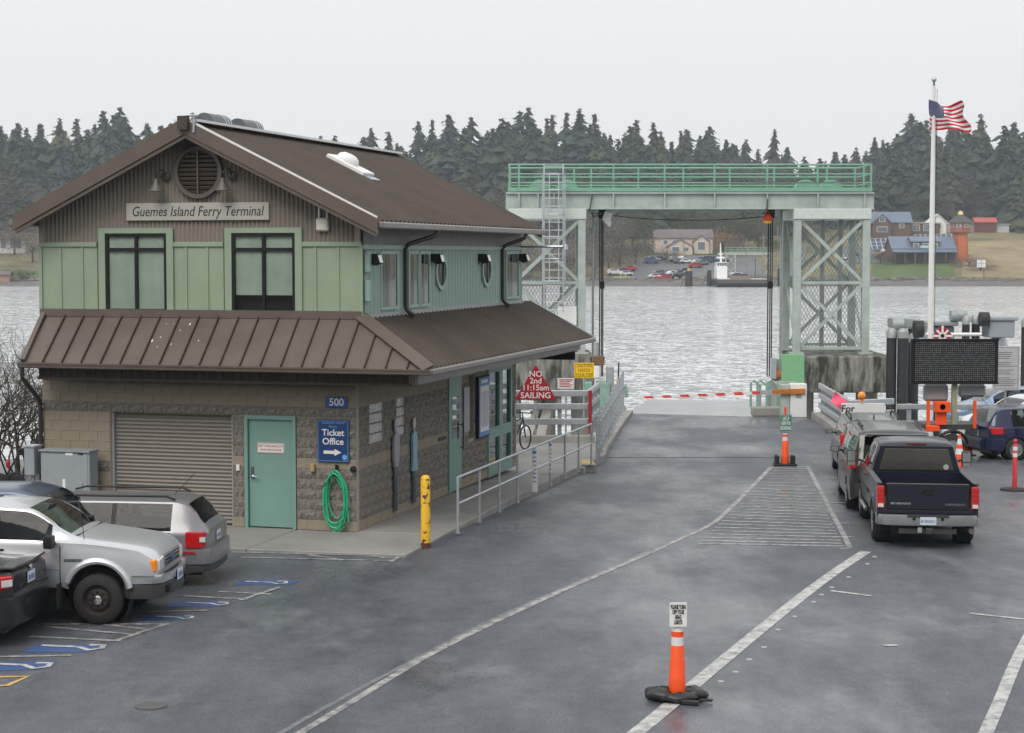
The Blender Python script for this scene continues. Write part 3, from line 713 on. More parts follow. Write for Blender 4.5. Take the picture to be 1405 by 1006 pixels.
# corrugated side skirt
def corr(name, o, u, v, nu, m, amp, pitch_n, parent, nrm):
    """sheet from o along u (waves across u), down v"""
    o, u, v, nrm = Vector(o), Vector(u), Vector(v), Vector(nrm); vs = []; N_ = nu*6
    for i in range(N_+1):
        a = amp*math.cos(2*math.pi*i/6); q = o + u*(i/N_) + nrm*a; vs += [q, q+v]
    return MB().add(vs, [(2*i,2*i+2,2*i+3,2*i+1) for i in range(N_)]).build(name, m, parent, True, angle=80)
sv = Vector((EX-TX,0,EZ-TZ)); 
vs = []; N_ = 52*6; nrm = Vector((0.48,0,0.877))
for i in range(N_+1):
    yy = EY + (12.05-EY)*i/N_; a = 0.045*math.cos(2*math.pi*i/6); top_t = 0.0 if yy > 0 else min(1.0, -yy/0.92)
    p = Vector((TX,yy,TZ)) + sv*top_t + nrm*a; q = Vector((EX,yy,EZ)) + nrm*a; vs += [p, q]
MB().add(vs, [(2*i,2*i+2,2*i+3,2*i+1) for i in range(N_)]).build('side_roof_sheet', BROWND, bld, True, angle=80)
MB().bar((EX+0.05,EY,EZ-0.05),(EX+0.05,12.05,EZ-0.05),0.12,0.11).build('gutter', mat('grey_brown_gutter',(0.20,0.185,0.17),0.4,0.2), bld, bevel=0.02)
MB().span((0.02,0.0,EZ-0.12),(EX-0.06,12.0,EZ-0.10)).build('soffit', MATS['soffit_brown'], bld)
MB().span((EX-0.34,EY+0.30,2.86),(EX-0.28,12.0,EZ-0.05)).build('ribbed_fascia', MATS['grey_brown_gutter'], bld)
MB().slaby([(TX,TZ),(EX,EZ),(EX,EZ-0.1),(TX,EZ-0.1)],12.0,12.04).build('end_board', GREYM, bld)
MB().bar((TX,12.05,TZ+0.02),(EX+0.05,12.05,EZ+0.02),0.05,0.05).build('edge_trim', GALV, bld)
hs = MB().box((0.9,11.4,2.75),(1.1,0.06,0.22)).build('hanging_sign', BLACK, bld)
def dpipe(pts, r=0.045):
    o_ = MB(); q = [Vector(p) for p in pts]; out = [q[0]]
    for i in range(1, len(q)-1):
        a, c_ = (q[i-1]-q[i]).normalized(), (q[i+1]-q[i]).normalized(); s_ = 0.12
        for t in (0,0.25,0.5,0.75,1): out.append((q[i]+a*s_).lerp(q[i],t).lerp(q[i].lerp(q[i]+c_*s_,t),t))
    out.append(q[-1]); return o_.path(out, r, 10).build('downpipe', mat('downpipe_black',(0.03,0.026,0.023),0.4), bld, True)
dpipe([(-6.46,EY-0.07,EZ-0.1),(-6.46,EY-0.07,2.85),(-6.62,-0.06,2.35),(-6.62,-0.06,0.0)])

# upper storey
Z1, Z2 = 4.05, 5.42; RX, RZ_, SL = -3.2, 7.72, 0.492; EAV = 0.62
roofz = lambda x: RZ_ - 0.1 - SL*abs(x-RX)
px2x = lambda p: -6.6 + (p-58)/439*6.72
UX = 0.12
up = MB(); up.slaby([(-6.6,Z1),(UX-0.02,Z1),(UX-0.02,roofz(UX)),(RX,roofz(RX)),(-6.6,roofz(-6.6))], 0.03, 0.06)
for s_ in (): pass
upo = None
# front wall as pieces round the two windows
W1, W2 = (-5.17,-3.86,4.12,5.64), (-2.5,-1.2,4.12,5.64)
um = MB()
for a in ((-6.6,-5.17,Z1,5.64),(-3.86,-2.5,Z1,5.64),(-1.2,UX-0.02,Z1,5.64),(-5.17,-3.86,Z1,4.12),(-2.5,-1.2,Z1,4.12)): um.span((a[0],0.03,a[2]),(a[1],0.12,a[3]))
um.slaby([(-6.6,5.64),(UX-0.02,5.64),(UX-0.02,roofz(UX)),(RX,roofz(RX)),(-6.6,roofz(-6.6))],0.03,0.12)
upo = um.build('upper_wall', TAUPE, bld)
bt = [58,87,118,139]; b2 = [239,263,292,314]; b3 = [414,437,467,497]
for seq in (bt, b2, b3):
    for i in range(3):
        a, c_ = px2x(seq[i]), px2x(seq[i+1]); MB().span((a+0.004,0.005,Z1+0.05),(c_-0.004,0.03,Z2-0.04)).build('siding_board', GREEN, upo)
    for p in seq[1:-1]: MB().box((px2x(p),-0.005,(Z1+Z2)/2),(0.05,0.03,Z2-Z1-0.1)).build('batten', GREEN, upo, bevel=0.006)
for a in ((-6.62,px2x(139)),(px2x(239),px2x(314)),(px2x(414),UX)): MB().span((a[0],-0.03,Z2-0.04),(a[1],0.03,Z2+0.05)).build('rail_trim', GREEN, upo, bevel=0.006)
for p in (58.5,496.5): MB().box((px2x(p),-0.002,(Z1+Z2)/2),(0.07,0.05,Z2-Z1)).build('corner_trim', GREEN, upo)
# corrugated gable
vs = []; N_ = 74*6
for i in range(N_+1):
    xx = -6.6 + (6.7)*i/N_; a = 0.026*math.cos(2*math.pi*i/6)
    z_ = 5.72 if (-5.33 < xx < -3.70 or -2.66 < xx < -1.04) else Z2+0.04
    vs += [(xx,0.005-a,z_),(xx,0.005-a,roofz(xx)-0.02)]
MB().add(vs, [(2*i,2*i+2,2*i+3,2*i+1) for i in range(N_)]).build('gable_sheet', TAUPE, bld, True, angle=80)
MB().box((-6.56,-0.012,5.68),(0.10,0.03,0.5)).build('corner_trim', TAUPE, bld); MB().box((UX-0.07,-0.012,5.66),(0.10,0.03,0.46)).build('corner_trim', TAUPE, bld)
# windows in front
def window(x0, x1, z0, z1, raised):
    t = 0.06; f = MB(); xm = (x0+x1)/2; zt = z1 - 0.31
    for a in ((x0,x0+t,z0,z1),(x1-t,x1,z0,z1),(xm-t/2,xm+t/2,z0+t,z1-t)): f.span((a[0],-0.03,a[2]),(a[1],0.05,a[3]))
    for a in ((x0+t,x1-t,z1-t,z1),(x0+t,x1-t,z0,z0+t)): f.span((a[0],-0.03,a[2]),(a[1],0.05,a[3]))
    for a in ((x0+t,xm-t/2),(xm+t/2,x1-t)): f.span((a[0],-0.028,zt-t/2),(a[1],0.048,zt+t/2))
    o = f.build('window', BLACK, bld)
    for a in ((x0+t,xm-t/2),(xm+t/2,x1-t)):
        MB().span((a[0],0.0,zt+t/2),(a[1],0.006,z1-t)).build('pane', GLASS, o)
        MB().span((a[0],0.0,z0+t),(a[1],0.006,zt-t/2)).build('pane', GLASS, o)
        zl = z0 + t + raised; wv = MB(); vs = []
        for i in range(9):
            xx = a[0]-0.02 + (a[1]-a[0]+0.04)*i/8; yy = 0.028 + 0.008*math.sin(i*1.9+a[0]*3); vs += [(xx,yy,zl),(xx,yy,z1)]
        wv.add(vs, [(2*i,2*i+2,2*i+3,2*i+1) for i in range(8)]); wv.build('blind', BLIND, o, True)
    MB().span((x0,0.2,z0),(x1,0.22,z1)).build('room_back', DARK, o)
    tr = MB()
    for a in ((x0-0.14,x0,z0-0.06,z1+0.1),(x1,x1+0.14,z0-0.06,z1+0.1),(x0,x1,z1,z1+0.1),(x0,x1,z0-0.06,z0)): tr.span((a[0],-0.045,a[2]),(a[1],0.02,a[3]))
    tr.build('trim', GREEN, o)
window(*W1, 0.0); window(*W2, 0.28)
# terminal sign, round louvre, gooseneck lamps, meter
ts = MB().box((-3.2,-0.05,6.05),(2.98,0.04,0.34)).build('name_board', mat('name_board_stone',(0.40,0.385,0.345),0.6,var=0.05), bld, bevel=0.01)
text('Guemes Island Ferry Terminal', 0.27, (-3.2,-0.072,6.05), FACE, ts, INK, depth=0.002, shear=0.22, fit=2.74)
vc = (-3.16,0.0,6.8)
lo = MB().lathe([(0.42,0.0),(0.50,0.0),(0.50,-0.10),(0.42,-0.10),(0.42,0.0)], vc, 40, axis='Y').build('louvre', BROWN, bld, True)
MB().lathe([(0.43,-0.022),(0,-0.022)], vc, 32, axis='Y').build('louvre_back', DARK, lo)
for i in range(10):
    z = -0.38 + i*0.085; hw = math.sqrt(max(0.01, 0.425**2 - z*z)); MB().box((vc[0],-0.055,vc[2]+z),(2*hw,0.012,0.06),rx=R(35)).build('slat', BROWN, lo)
MB().box((vc[0],-0.095,vc[2]),(0.03,0.02,0.84)).build('mullion', BROWN, lo)
for s_, xx in ((-1,-3.9),(1,-2.52)):
    lp = thing('gooseneck_lamp', 'brown gooseneck barn lamp on the gable beside the round louvre', 'lamp', bl(xx,0,6.72), BR, 'barn lamps on the gable')
    MB().lathe([(0.09,0.0),(0.09,-0.04),(0.05,-0.06),(0,-0.06)], (0.05,-0.02,0), 14, axis='Y').build('wall_plate', mat('lamp_brown',(0.07,0.06,0.055),0.4,0.3), lp, True)
    MB().path([(0.05,-0.05,0),(0.05,-0.1,0.06),(0.04,-0.16,0.13),(0.0,-0.22,0.13),(-0.04,-0.25,0.05),(-0.05,-0.25,-0.04)], 0.018, 8).build('arm', MATS['lamp_brown'], lp, True)
    MB().lathe([(0.04,0),(0.055,-0.08),(0.075,-0.13),(0.16,-0.24),(0.155,-0.24),(0.07,-0.14),(0,-0.1)], (-0.05,-0.25,-0.04), 18).build('lamp_shade', mat('shade_grey',(0.13,0.12,0.11),0.5,0.2), lp, True)
mb = MB().box((-0.63,-0.06,5.79),(0.25,0.1,0.25)).build('meter_box', mat('meter_cream',(0.68,0.66,0.57),0.5), bld, bevel=0.03)
for xx in (-0.7,-0.54): MB().tube((xx,-0.05,5.9),(xx,-0.05,6.28),0.022).build('conduit', WHITEM, mb, True)
# side wall of the upper storey
MB().span((UX-0.12,0.12,Z1-0.6),(UX-0.03,DEP,5.9)).build('upper_side_wall', GREENS, bld)
MB().span((-6.6,0.12,Z1-0.8),(-6.5,DEP,5.9)).span((-6.5,DEP-0.1,3.2),(UX-0.12,DEP,5.9)).slaby([(-6.6,5.9),(UX,5.9),(RX,roofz(RX))],DEP-0.1,DEP-0.02).build('upper_rear_wall', TAUPE, bld)
o = corr('side_sheet', (UX,0.05,Z1-0.05), (0,DEP-0.05,0), (0,0,1.42), 50, GREENS, 0.035, 0, bld, (1,0,0))
o = corr('eave_sheet', (UX+0.01,0.05,5.37), (0,DEP-0.05,0), (0,0,0.5), 70, mat('eave_grey',(0.15,0.145,0.145),0.5), 0.008, 0, bld, (1,0,0))
MB().span((UX-0.02,0.0,5.33),(UX+0.05,DEP,5.41)).build('rail_trim', GREENS, bld)
MB().span((UX-0.02,0.0,Z1-0.02),(UX+0.06,DEP,Z1+0.06)).build('base_flashing', GREYM, bld)
for y0, y1_ in ((0.95,1.95),(2.6,3.25),(3.3,3.95),(9.75,10.9)):
    f = MB(); z0, z1 = 4.16, 5.3; t = 0.06
    for a in ((y0,y0+t,z0,z1),(y1_-t,y1_,z0,z1),(y0+t,y1_-t,z1-t,z1),(y0+t,y1_-t,z0,z0+t)): f.span((UX-0.02,a[0],a[2]),(UX+0.05,a[1],a[3]))
    o = f.build('window', GREENS, bld)
    MB().span((UX+0.025,y0+t,z0+t),(UX+0.032,(y0+y1_)/2,z1-t)).build('pane', mat('dark_pane',(0.012,0.012,0.014),0.08,var=0), o)
    MB().span((UX+0.026,(y0+y1_)/2,z0+t),(UX+0.033,y1_-t,z1-t)).build('pane', mat('reflecting_pane',(0.10,0.11,0.12),0.05,var=0.2,spec=0.9), o)
for y in (4.7,8.1):
    o = MB().lathe([(0.30,0.0),(0.38,0.0),(0.38,0.07),(0.30,0.07),(0.30,0.0)], (UX,y,4.86), 28, axis='X').build('porthole', GREENS, bld, True)
    MB().lathe([(0.31,0.03),(0,0.03)], (UX,y,4.86), 24, axis='X').build('pane', MATS['dark_pane'], o)
for y in (0.35,4.15,7.6,10.95):
    fl = thing('floodlight', {0.35:'black floodlight at the front corner under the eaves',4.15:'black floodlight above the porthole beside the paired windows',7.6:'black floodlight above the porthole beside the end downpipe',10.95:'black floodlight at the seaward corner under the eaves'}[y], 'floodlight', bl(UX,y,5.08), BR, 'floodlights along the upper side wall')
    fl.scale = (0.75,0.75,0.75); MB().slaby([(0.03,0.02),(0.03,0.22),(0.30,0.22),(0.36,-0.02),(0.2,-0.08)],-0.14,0.14).build('housing', BLACK, fl, bevel=0.015)
    MB().add([(0.31,-0.12,0.19),(0.31,0.12,0.19),(0.366,0.12,0.0),(0.366,-0.12,0.0)],[(0,1,2,3)]).build('lens', LAMPC, fl)
MB().box((UX+0.07,0.15,5.1),(0.1,0.14,0.4)).build('junction_box', GREENS, bld, bevel=0.01); MB().box((UX+0.07,0.15,4.55),(0.1,0.14,0.4)).build('junction_box', GREENS, bld, bevel=0.01)
dpipe([(EAV+0.05,2.9,5.82),(EAV+0.05,2.9,5.62),(UX+0.08,2.3,5.42),(UX+0.08,2.3,4.12),(UX+0.25,2.3,4.02)])
dpipe([(EAV+0.05,9.7,5.82),(EAV+0.05,9.7,5.62),(UX+0.08,9.3,5.42),(UX+0.08,9.3,4.12),(UX+0.25,9.3,4.02)])
MB().tube((UX,11.1,5.42),(UX+1.2,11.1,5.42),0.03).lathe([(0.07,0),(0.05,0.12),(0,0.14)],(UX+1.15,11.1,5.35),10).build('roof_mast', GALV, bld, True)
# main roof
for sgn in (1,-1):
    ex = EAV if sgn > 0 else -6.86
    nrm = Vector((0.441*sgn,0,0.897)); vs = []; N_ = 47*6
    ez = RZ_ - SL*(abs(ex-RX))
    for i in range(N_+1):
        yy = -0.5 + 11.75*i/N_; a = 0.045*math.cos(2*math.pi*i/6); vs += [Vector((RX,yy,RZ_))+nrm*a, Vector((ex,yy,ez))+nrm*a]
    MB().add(vs, [(2*i,2*i+2,2*i+3,2*i+1) for i in range(N_)]).build('roof_sheet', BROWND, bld, True, angle=80)
    MB().add([(RX,-0.45,RZ_-0.06),(ex,-0.45,ez-0.06),(ex,11.2,ez-0.06),(RX,11.2,RZ_-0.06)],[(0,1,2,3)]).build('roof_lining', MATS['soffit_brown'], bld)
    MB().slaby([(RX,RZ_+0.05),(ex+0.02*sgn,ez+0.05),(ex+0.02*sgn,ez-0.22),(RX,RZ_-0.22)] ,-0.56,-0.50).build('barge_board', BROWN, bld)
    MB().slaby([(RX,RZ_-0.22),(ex-0.03*sgn,ez-0.21),(ex-0.03*sgn,ez-0.28),(RX,RZ_-0.30)] ,-0.53,-0.44).build('barge_trim', BROWN, bld)
    MB().bar((RX,-0.53,RZ_+0.058),(ex,-0.53,ez+0.058),0.07,0.012,up=(0,-1,0)).build('edge_trim', WHITEM if sgn > 0 else BROWN, bld)
    MB().slaby([(RX,RZ_+0.02),(ex,ez+0.02),(ex,ez-0.2),(RX,RZ_-0.2)],11.25,11.3).build('barge_board', BROWND, bld)
    MB().bar((ex+0.06*sgn,-0.5,ez-0.07),(ex+0.06*sgn,11.3,ez-0.07),0.12,0.13).build('gutter', MATS['grey_brown_gutter'], bld, bevel=0.025)
MB().bar((RX,-0.5,RZ_+0.03),(RX,11.25,RZ_+0.03),0.5,0.05).build('ridge_cap', WHITEM, bld)
MB().box((RX,-0.6,RZ_-0.02),(0.2,0.12,0.26)).build('ridge_end', BROWND, bld); MB().tube((RX+0.2,-0.58,RZ_-0.2),(RX+0.2,-0.58,RZ_+0.14),0.025).tube((RX+0.05,-0.58,RZ_+0.12),(RX+0.3,-0.58,RZ_+0.12),0.02).build('vent_pipe', GALV, bld, True)
for y in (1.0,2.55):
    o = MB().lathe([(0.16,-0.45),(0.20,-0.45),(0.20,0.45),(0.16,0.45)], (RX-0.12,y,RZ_+0.06), 20, axis='Y').build('roof_vent', mat('vent_grey',(0.10,0.11,0.12),0.4,0.3), bld, True)
    for d in (0.2,0.32,0.44): MB().lathe([(0.205,-0.02),(0.21,-0.02),(0.21,0.02),(0.205,0.02)], (RX-0.12,y+d-0.05,RZ_+0.06), 20, axis='Y').build('band', GALV, o, True)
sk = bpy.data.objects.new('skylight', None); COL.objects.link(sk); sk.parent = bld; sk.location = (-1.9, 4.6, RZ_-SL*1.3+0.02); sk.rotation_euler = (0, math.atan(SL), 0)
MB().box((0.05,0,0.05),(0.95,0.62,0.1)).build('curb', WHITEM, sk, bevel=0.02)
MB().lathe([(0.25,0.1),(0.25,0.14),(0.22,0.21),(0.14,0.26),(0,0.28)], (-0.05,0,0), 20).build('dome', WHITEM, sk, True)
MB().box((0.62,0,0.02),(0.2,0.5,0.03)).build('apron', GALV, sk)

rr = random.Random(8)
for i in range(9):
    x_ = -3.75+rr.uniform(-0.35,0.9); t_ = rr.uniform(0.35,0.85); q = Vector(skirt_pt(x_, t_)) + Vector((0,-0.695,0.719))*0.004; s_ = rr.uniform(0.008,0.022); u_ = Vector((1,0,0)); v_ = Vector((0,0.719,0.695))
    MB().add([q + u_*math.cos(a)*s_*rr.uniform(.6,1.2) + v_*math.sin(a)*s_*rr.uniform(.8,2.0) for a in [2*math.pi*k/9 for k in range(9)]],[tuple(range(9))]).build('bird_dropping', OFFW, bld)

# ================================================================ sidewalk furniture
p = gp(584, 752); bo = thing('bollard', 'yellow steel bollard with rust and chipped paint beside the sidewalk corner', 'bollard', p)
MB().lathe([(0.085,0.0),(0.085,1.26),(0.07,1.30),(0.04,1.32),(0,1.325)], n=20).build('post', rust_paint_mat('bollard_yellow',(0.78,0.45,0.02),amt=0.4), bo, True)
MB().lathe([(0.088,0.0),(0.088,0.10),(0.085,0.10)], n=20).build('rusty_foot', mat('rust',(0.09,0.035,0.018),0.9,var=0.3), bo, True)
# handrail
hr = thing('handrail', 'galvanised two rail pipe handrail along the kerb of the sidewalk', 'handrail')
r0, r1 = Vector((-1.02,34.05,WZ)), Vector((2.02,46.2,WZ-0.13)); H = 1.05; nposts = 9
for i in range(nposts):
    q = r0.lerp(r1, i/(nposts-1)); MB().tube(q-Vector((0,0,0.02)), q+Vector((0,0,H)), 0.026, n=10).build('post', GALV, hr, True)
    MB().lathe([(0.06,0),(0.06,0.012),(0,0.012)], q, 12).build('base_plate', GALVD, hr)
for z in (H, 0.55): MB().tube(r0+Vector((0,0,z)), r1+Vector((0,0,z)), 0.026, n=10).build('rail', GALV, hr, True)
for i, (z0, z1, lab) in enumerate(((0.05,1.0,'wider white and blue notice strip tied to a handrail post'),(0.28,1.02,'slim white notice strip tied to a handrail post'))):
    q = r0.lerp(r1, (4.0, 5.0)[i]/8); nt_ = thing('notice_strip', lab, 'notice', q+Vector((0,-0.04,0)), BR*0.0, 'notices on the handrail')
    MB().box((0,0,(z0+z1)/2),(0.13 if i == 0 else 0.07,0.012,z1-z0)).build('board', OFFW, nt_, bevel=0.003)
    MB().box((0,-0.008,z1-0.07),(0.09 if i == 0 else 0.05,0.003,0.06)).build('blue_header', mat('notice_blue',(0.06,0.18,0.55),0.5), nt_)
    for k in range(7): MB().box((0,-0.008,z1-0.18-k*0.09),((0.08 if i == 0 else 0.04),0.002,0.03)).build('text_line', MATS['notice_blue'] if k % 2 else GREYM, nt_)
# picket fence by the ramp
pf = thing('picket_fence', 'galvanised picket fence with hooked brackets along the ramp kerb', 'fence')
P0, P1 = Vector((2.2,47.0,-0.1)), gp(864,571)+Vector((-0.25,0,0.15)); np_ = 13
for i in range(np_):
    q = P0.lerp(P1, (i/(np_-1))**1.15); hh = 1.1 + 0.45*(i/(np_-1))
    MB().box(q+Vector((0,0,hh/2)), (0.07,0.07,hh)).build('picket', GALV, pf, bevel=0.008)
    MB().path([q+Vector((0.03,0,hh*0.55)), q+Vector((0.14,-0.02,hh*0.5)), q+Vector((0.2,-0.02,hh*0.58))], 0.015, 6).build('hook', GALVD, pf, True)
for z in (0.3,0.92): MB().bar(P0+Vector((0,0.04,z)), P1+Vector((0,0.04,z)), 0.03, 0.05).build('rail', GALVD, pf)
# pedestrian guard rail with red post
gr = thing('guard_rail', 'galvanised guard rail on concrete footing behind the red triangular sign', 'guard rail')
a0, a1, a2 = Vector((0.15,52.6,-0.12)), Vector((2.2,52.6,-0.12)), Vector((2.7,57.0,-0.2))
MB().bar(a0+Vector((-0.6,0,0.02)), a1+Vector((0.2,0,0.02)), 0.4, 0.26).build('footing', CONC, gr)
for z in (1.38,1.0,0.56):
    MB().bar(a0+Vector((-0.5,0,z)), a1+Vector((0,0,z)), 0.1, 0.18).build('rail', GALV, gr, bevel=0.02)
    MB().bar(a1+Vector((0,0,z)), a2+Vector((0,0,z)), 0.1, 0.18).build('rail', GALV, gr, bevel=0.02)
for q in (a0, a0.lerp(a1,0.6), a1.lerp(a2,0.35), a1.lerp(a2,0.7), a2): MB().box(q+Vector((0,0.1,0.68)), (0.12,0.1,1.36)).build('post', GALVD, gr)
MB().box(a1+Vector((0.06,-0.1,0.85)), (0.1,0.1,1.25)).build('red_post', RED, gr, bevel=0.01)
# triangular sailing sign
q = dp(735,549,51.8); ts_ = thing('sailing_sign', 'red triangular board reading NO 2nd 11:15am SAILING above the guard rail', 'sign', (q.x, q.y, q.z))
s_ = 51.8/2500
MB().slaby([(-29*s_,0),(29*s_,0),(0,49*s_)],-0.012,0.012).build('board', RED, ts_, bevel=0.02)
for body, size, z in (('SAILING',11.5*s_,6.2*s_),('11:15am',11*s_,16.8*s_),('2nd',11*s_,26.3*s_),('NO',11.5*s_,35.6*s_)):
    text(body, size, (0,-0.016,z), FACE, ts_, OFFW, bold=0.003, depth=0.002)
MB().tube((0,0.05,-1.0),(0,0.05,0.6),0.03).build('post', GALVD, ts_)
# caution and white notice
def plate_sign(name, label, x0, x1, y0, y1, depth, board_m, lines, ink, group=None, post=True, zb=-1.0, size=None, bold=0.0, line=1.0, border=True, sx=0.8):
    c = dp((x0+x1)/2, (y0+y1)/2, depth); k = depth/2500; wd, ht = (x1-x0)*k, (y1-y0)*k
    t = thing(name, label, 'sign', c, 0, group)
    MB().box((0,0,0),(wd,0.012,ht)).build('board', board_m, t, bevel=0.006)
    if border:
        b = MB(); e = 0.03*wd/0.6; u = wd/2-e; v = ht/2-e; h_ = 0.008
        for a in ((-u,u,v-h_,v),(-u,u,-v,-v+h_),(-u,-u+h_,-v,v),(u-h_,u,-v,v)): b.span((a[0],-0.0085,a[2]),(a[1],-0.0065,a[3]))
        b.build('border', ink, t)
    if lines: text(lines, size or ht/(lines.count('\n')+1)*0.85, (0,-0.0085,0), FACE, t, ink, depth=0.001, bold=bold, line=line, fit=wd*0.86)
    if post: MB().tube((0,0.04,zb-c.z),(0,0.04,ht/2-0.05),0.03).build('post', GALVD, t, True)
    return t
plate_sign('caution_sign','yellow board reading CAUTION WATCH YOUR STEP near the ramp machinery',788,815,498,519,60,YELLOW,'CAUTION\nWATCH\nYOUR STEP',INK,zb=-0.5,size=0.155,line=1.0)
plate_sign('notice_sign','small white board with red print standing behind the guard rail',765,788,519,534,56,OFFW,None,RED,zb=-0.3)
nsg = [o for o in COL.objects if o.name.startswith('notice_sign')][0]
for k_ in range(5): MB().span((-0.2,-0.0095,0.10-k_*0.05),(0.2-0.04*(k_ % 3),-0.0065,0.125-k_*0.05)).build('text_line', RED, nsg)
# bicycle leaning by the entrance
bx = gp(716,622,0.05); bi = thing('bicycle', 'black bicycle with white and blue bags leaning by the terminal entrance', 'bicycle', (bx.x-0.15, bx.y-1.2, walk_z(bx.y-1.2)), R(62))
def bwheel(x):
    o = MB(); n = 28; vs = []
    for k in range(n):
        t = 2*math.pi*k/n
        for j in range(6):
            u = 2*math.pi*j/6; rr_ = 0.33 + 0.022*math.cos(u); vs.append((x+rr_*math.cos(t), 0.022*math.sin(u), 0.35+rr_*math.sin(t)))
    o.add(vs, [(k*6+j, k*6+(j+1)%6, ((k+1)%n)*6+(j+1)%6, ((k+1)%n)*6+j) for k in range(n) for j in range(6)])
    wh = o.build('wheel', RUBBER, bi, True); s = MB()
    for k in range(12): t = math.pi*2*k/12; s.tube((x,0,0.35),(x+0.32*math.cos(t),0,0.35+0.32*math.sin(t)),0.004,n=4)
    s.build('spokes', ALLOY, wh)
bwheel(-0.52); bwheel(0.52)
f = MB()
for a, c_ in (((-0.52,0.35),(-0.15,0.32)),((-0.52,0.35),(-0.22,0.82)),((-0.15,0.32),(-0.24,0.92)),((-0.15,0.32),(0.34,0.84)),((-0.22,0.82),(0.36,0.9)),((0.52,0.35),(0.36,0.96))): f.tube((a[0],0,a[1]),(c_[0],0,c_[1]),0.02)
f.build('frame', BLACK, bi, True); MB().box((-0.26,0,0.95),(0.26,0.12,0.06)).build('saddle', BLACK, bi, bevel=0.02)
MB().tube((0.34,-0.3,1.05),(0.34,0.3,1.05),0.016).tube((0.36,0,0.95),(0.34,0,1.05),0.018).tube((0.34,-0.3,1.05),(0.22,-0.32,1.12),0.018).build('handlebar', BLACK, bi, True)
for yy, zz, m_, nm in ((-0.13,0.62,mat('bag_grey',(0.30,0.30,0.33),0.8),'pannier'),(0.13,0.62,MATS['bag_grey'],'pannier'),(0,0.95,mat('bag_navy',(0.05,0.09,0.20),0.8),'rack_bag')):
    MB().box((-0.5,yy,zz),(0.32,0.14 if nm == 'pannier' else 0.24,0.36 if nm == 'pannier' else 0.22)).build(nm, m_, bi, True, bevel=0.04, seg=2)
MB().ball((-0.5,0,1.14),0.13,10,0.8).build('white_helmet', WHITEM, bi, True)

# ================================================================ lifting gantry over the ferry ramp
GY = 74.0; K = GY/2500
X_ = lambda px: (px-CXP)*K
Zp = lambda py: dp(CXP, py, GY).z
ga = thing('ramp_gantry', 'pale green steel lifting gantry with railed walkway over the ferry ramp', 'gantry', (0, GY, 0), 0)
zb, zc, zt = Zp(486), Zp(301), Zp(286); zdk, zrl = Zp(262), Zp(226)
GD = 3.0     # depth of the towers
def ibeam(b, p, q, w_, h_):
    b.bar(Vector(p)+Vector((0,0,h_/2-0.03)), Vector(q)+Vector((0,0,h_/2-0.03)), w_, 0.06); b.bar(Vector(p)-Vector((0,0,h_/2-0.03)), Vector(q)-Vector((0,0,h_/2-0.03)), w_, 0.06); b.bar(p, q, 0.05, h_-0.12)
for yy in (0.0, GD):
    b = MB(); ibeam(b, (X_(694),yy,(zdk+zt)/2-0.05), (X_(1197),yy,(zdk+zt)/2-0.05), 0.3, zdk-zt-0.02)
    go = b.build('girder', GANT, ga)
    for px in (712,738,760,841,911,979,1051,1120,1184):
        MB().box((X_(px),yy-0.09,(zdk+zt)/2-0.05),(0.06,0.13,zdk-zt-0.15)).build('stiffener', GANT, go)
    MB().bar((X_(697),yy,zdk+0.05),(X_(1194),yy,zdk+0.05),0.34,0.16).build('walkway_edge', GGRN, ga)
    rl = MB().tube((X_(698),yy,zrl),(X_(1194),yy,zrl),0.035,n=8).build('railing', GGRN, ga, True)
    for py in (239,251): MB().tube((X_(698),yy,Zp(py)),(X_(1194),yy,Zp(py)),0.028,n=8).build('rail', GGRN, rl, True)
    for px in ((699,712,841,911,979,1051,1120,1183,1193) if yy == 0 else (700,791,815,882,946,1012,1075,1150,1190)):
        MB().box((X_(px),yy,(zrl+zdk)/2),(0.07,0.05,zrl-zdk)).build('rail_post', GGRN, rl)
for px in (698,1194):
    for py in (226,239,251): MB().tube((X_(px),0,Zp(py)),(X_(px),GD,Zp(py)),0.03).build('rail', GGRN, ga, True)
MB().span((X_(700),0.1,zdk-0.02),(X_(1192),GD-0.1,zdk+0.02)).build('walkway_deck', GGRN, ga)
for px in (741,779,1110,1145):
    o = MB().slaby([(X_(px)+0.45*math.cos(t), zdk+0.08+0.42*math.sin(t)) for t in [math.pi*k/14 for k in range(15)]], 1.0, 1.5).build('sheave_guard', GGRN, ga)
    MB().tube((X_(px),0.95,zdk+0.16),(X_(px),1.0,zdk+0.16),0.09,n=14).build('bearing', GALVD, o)
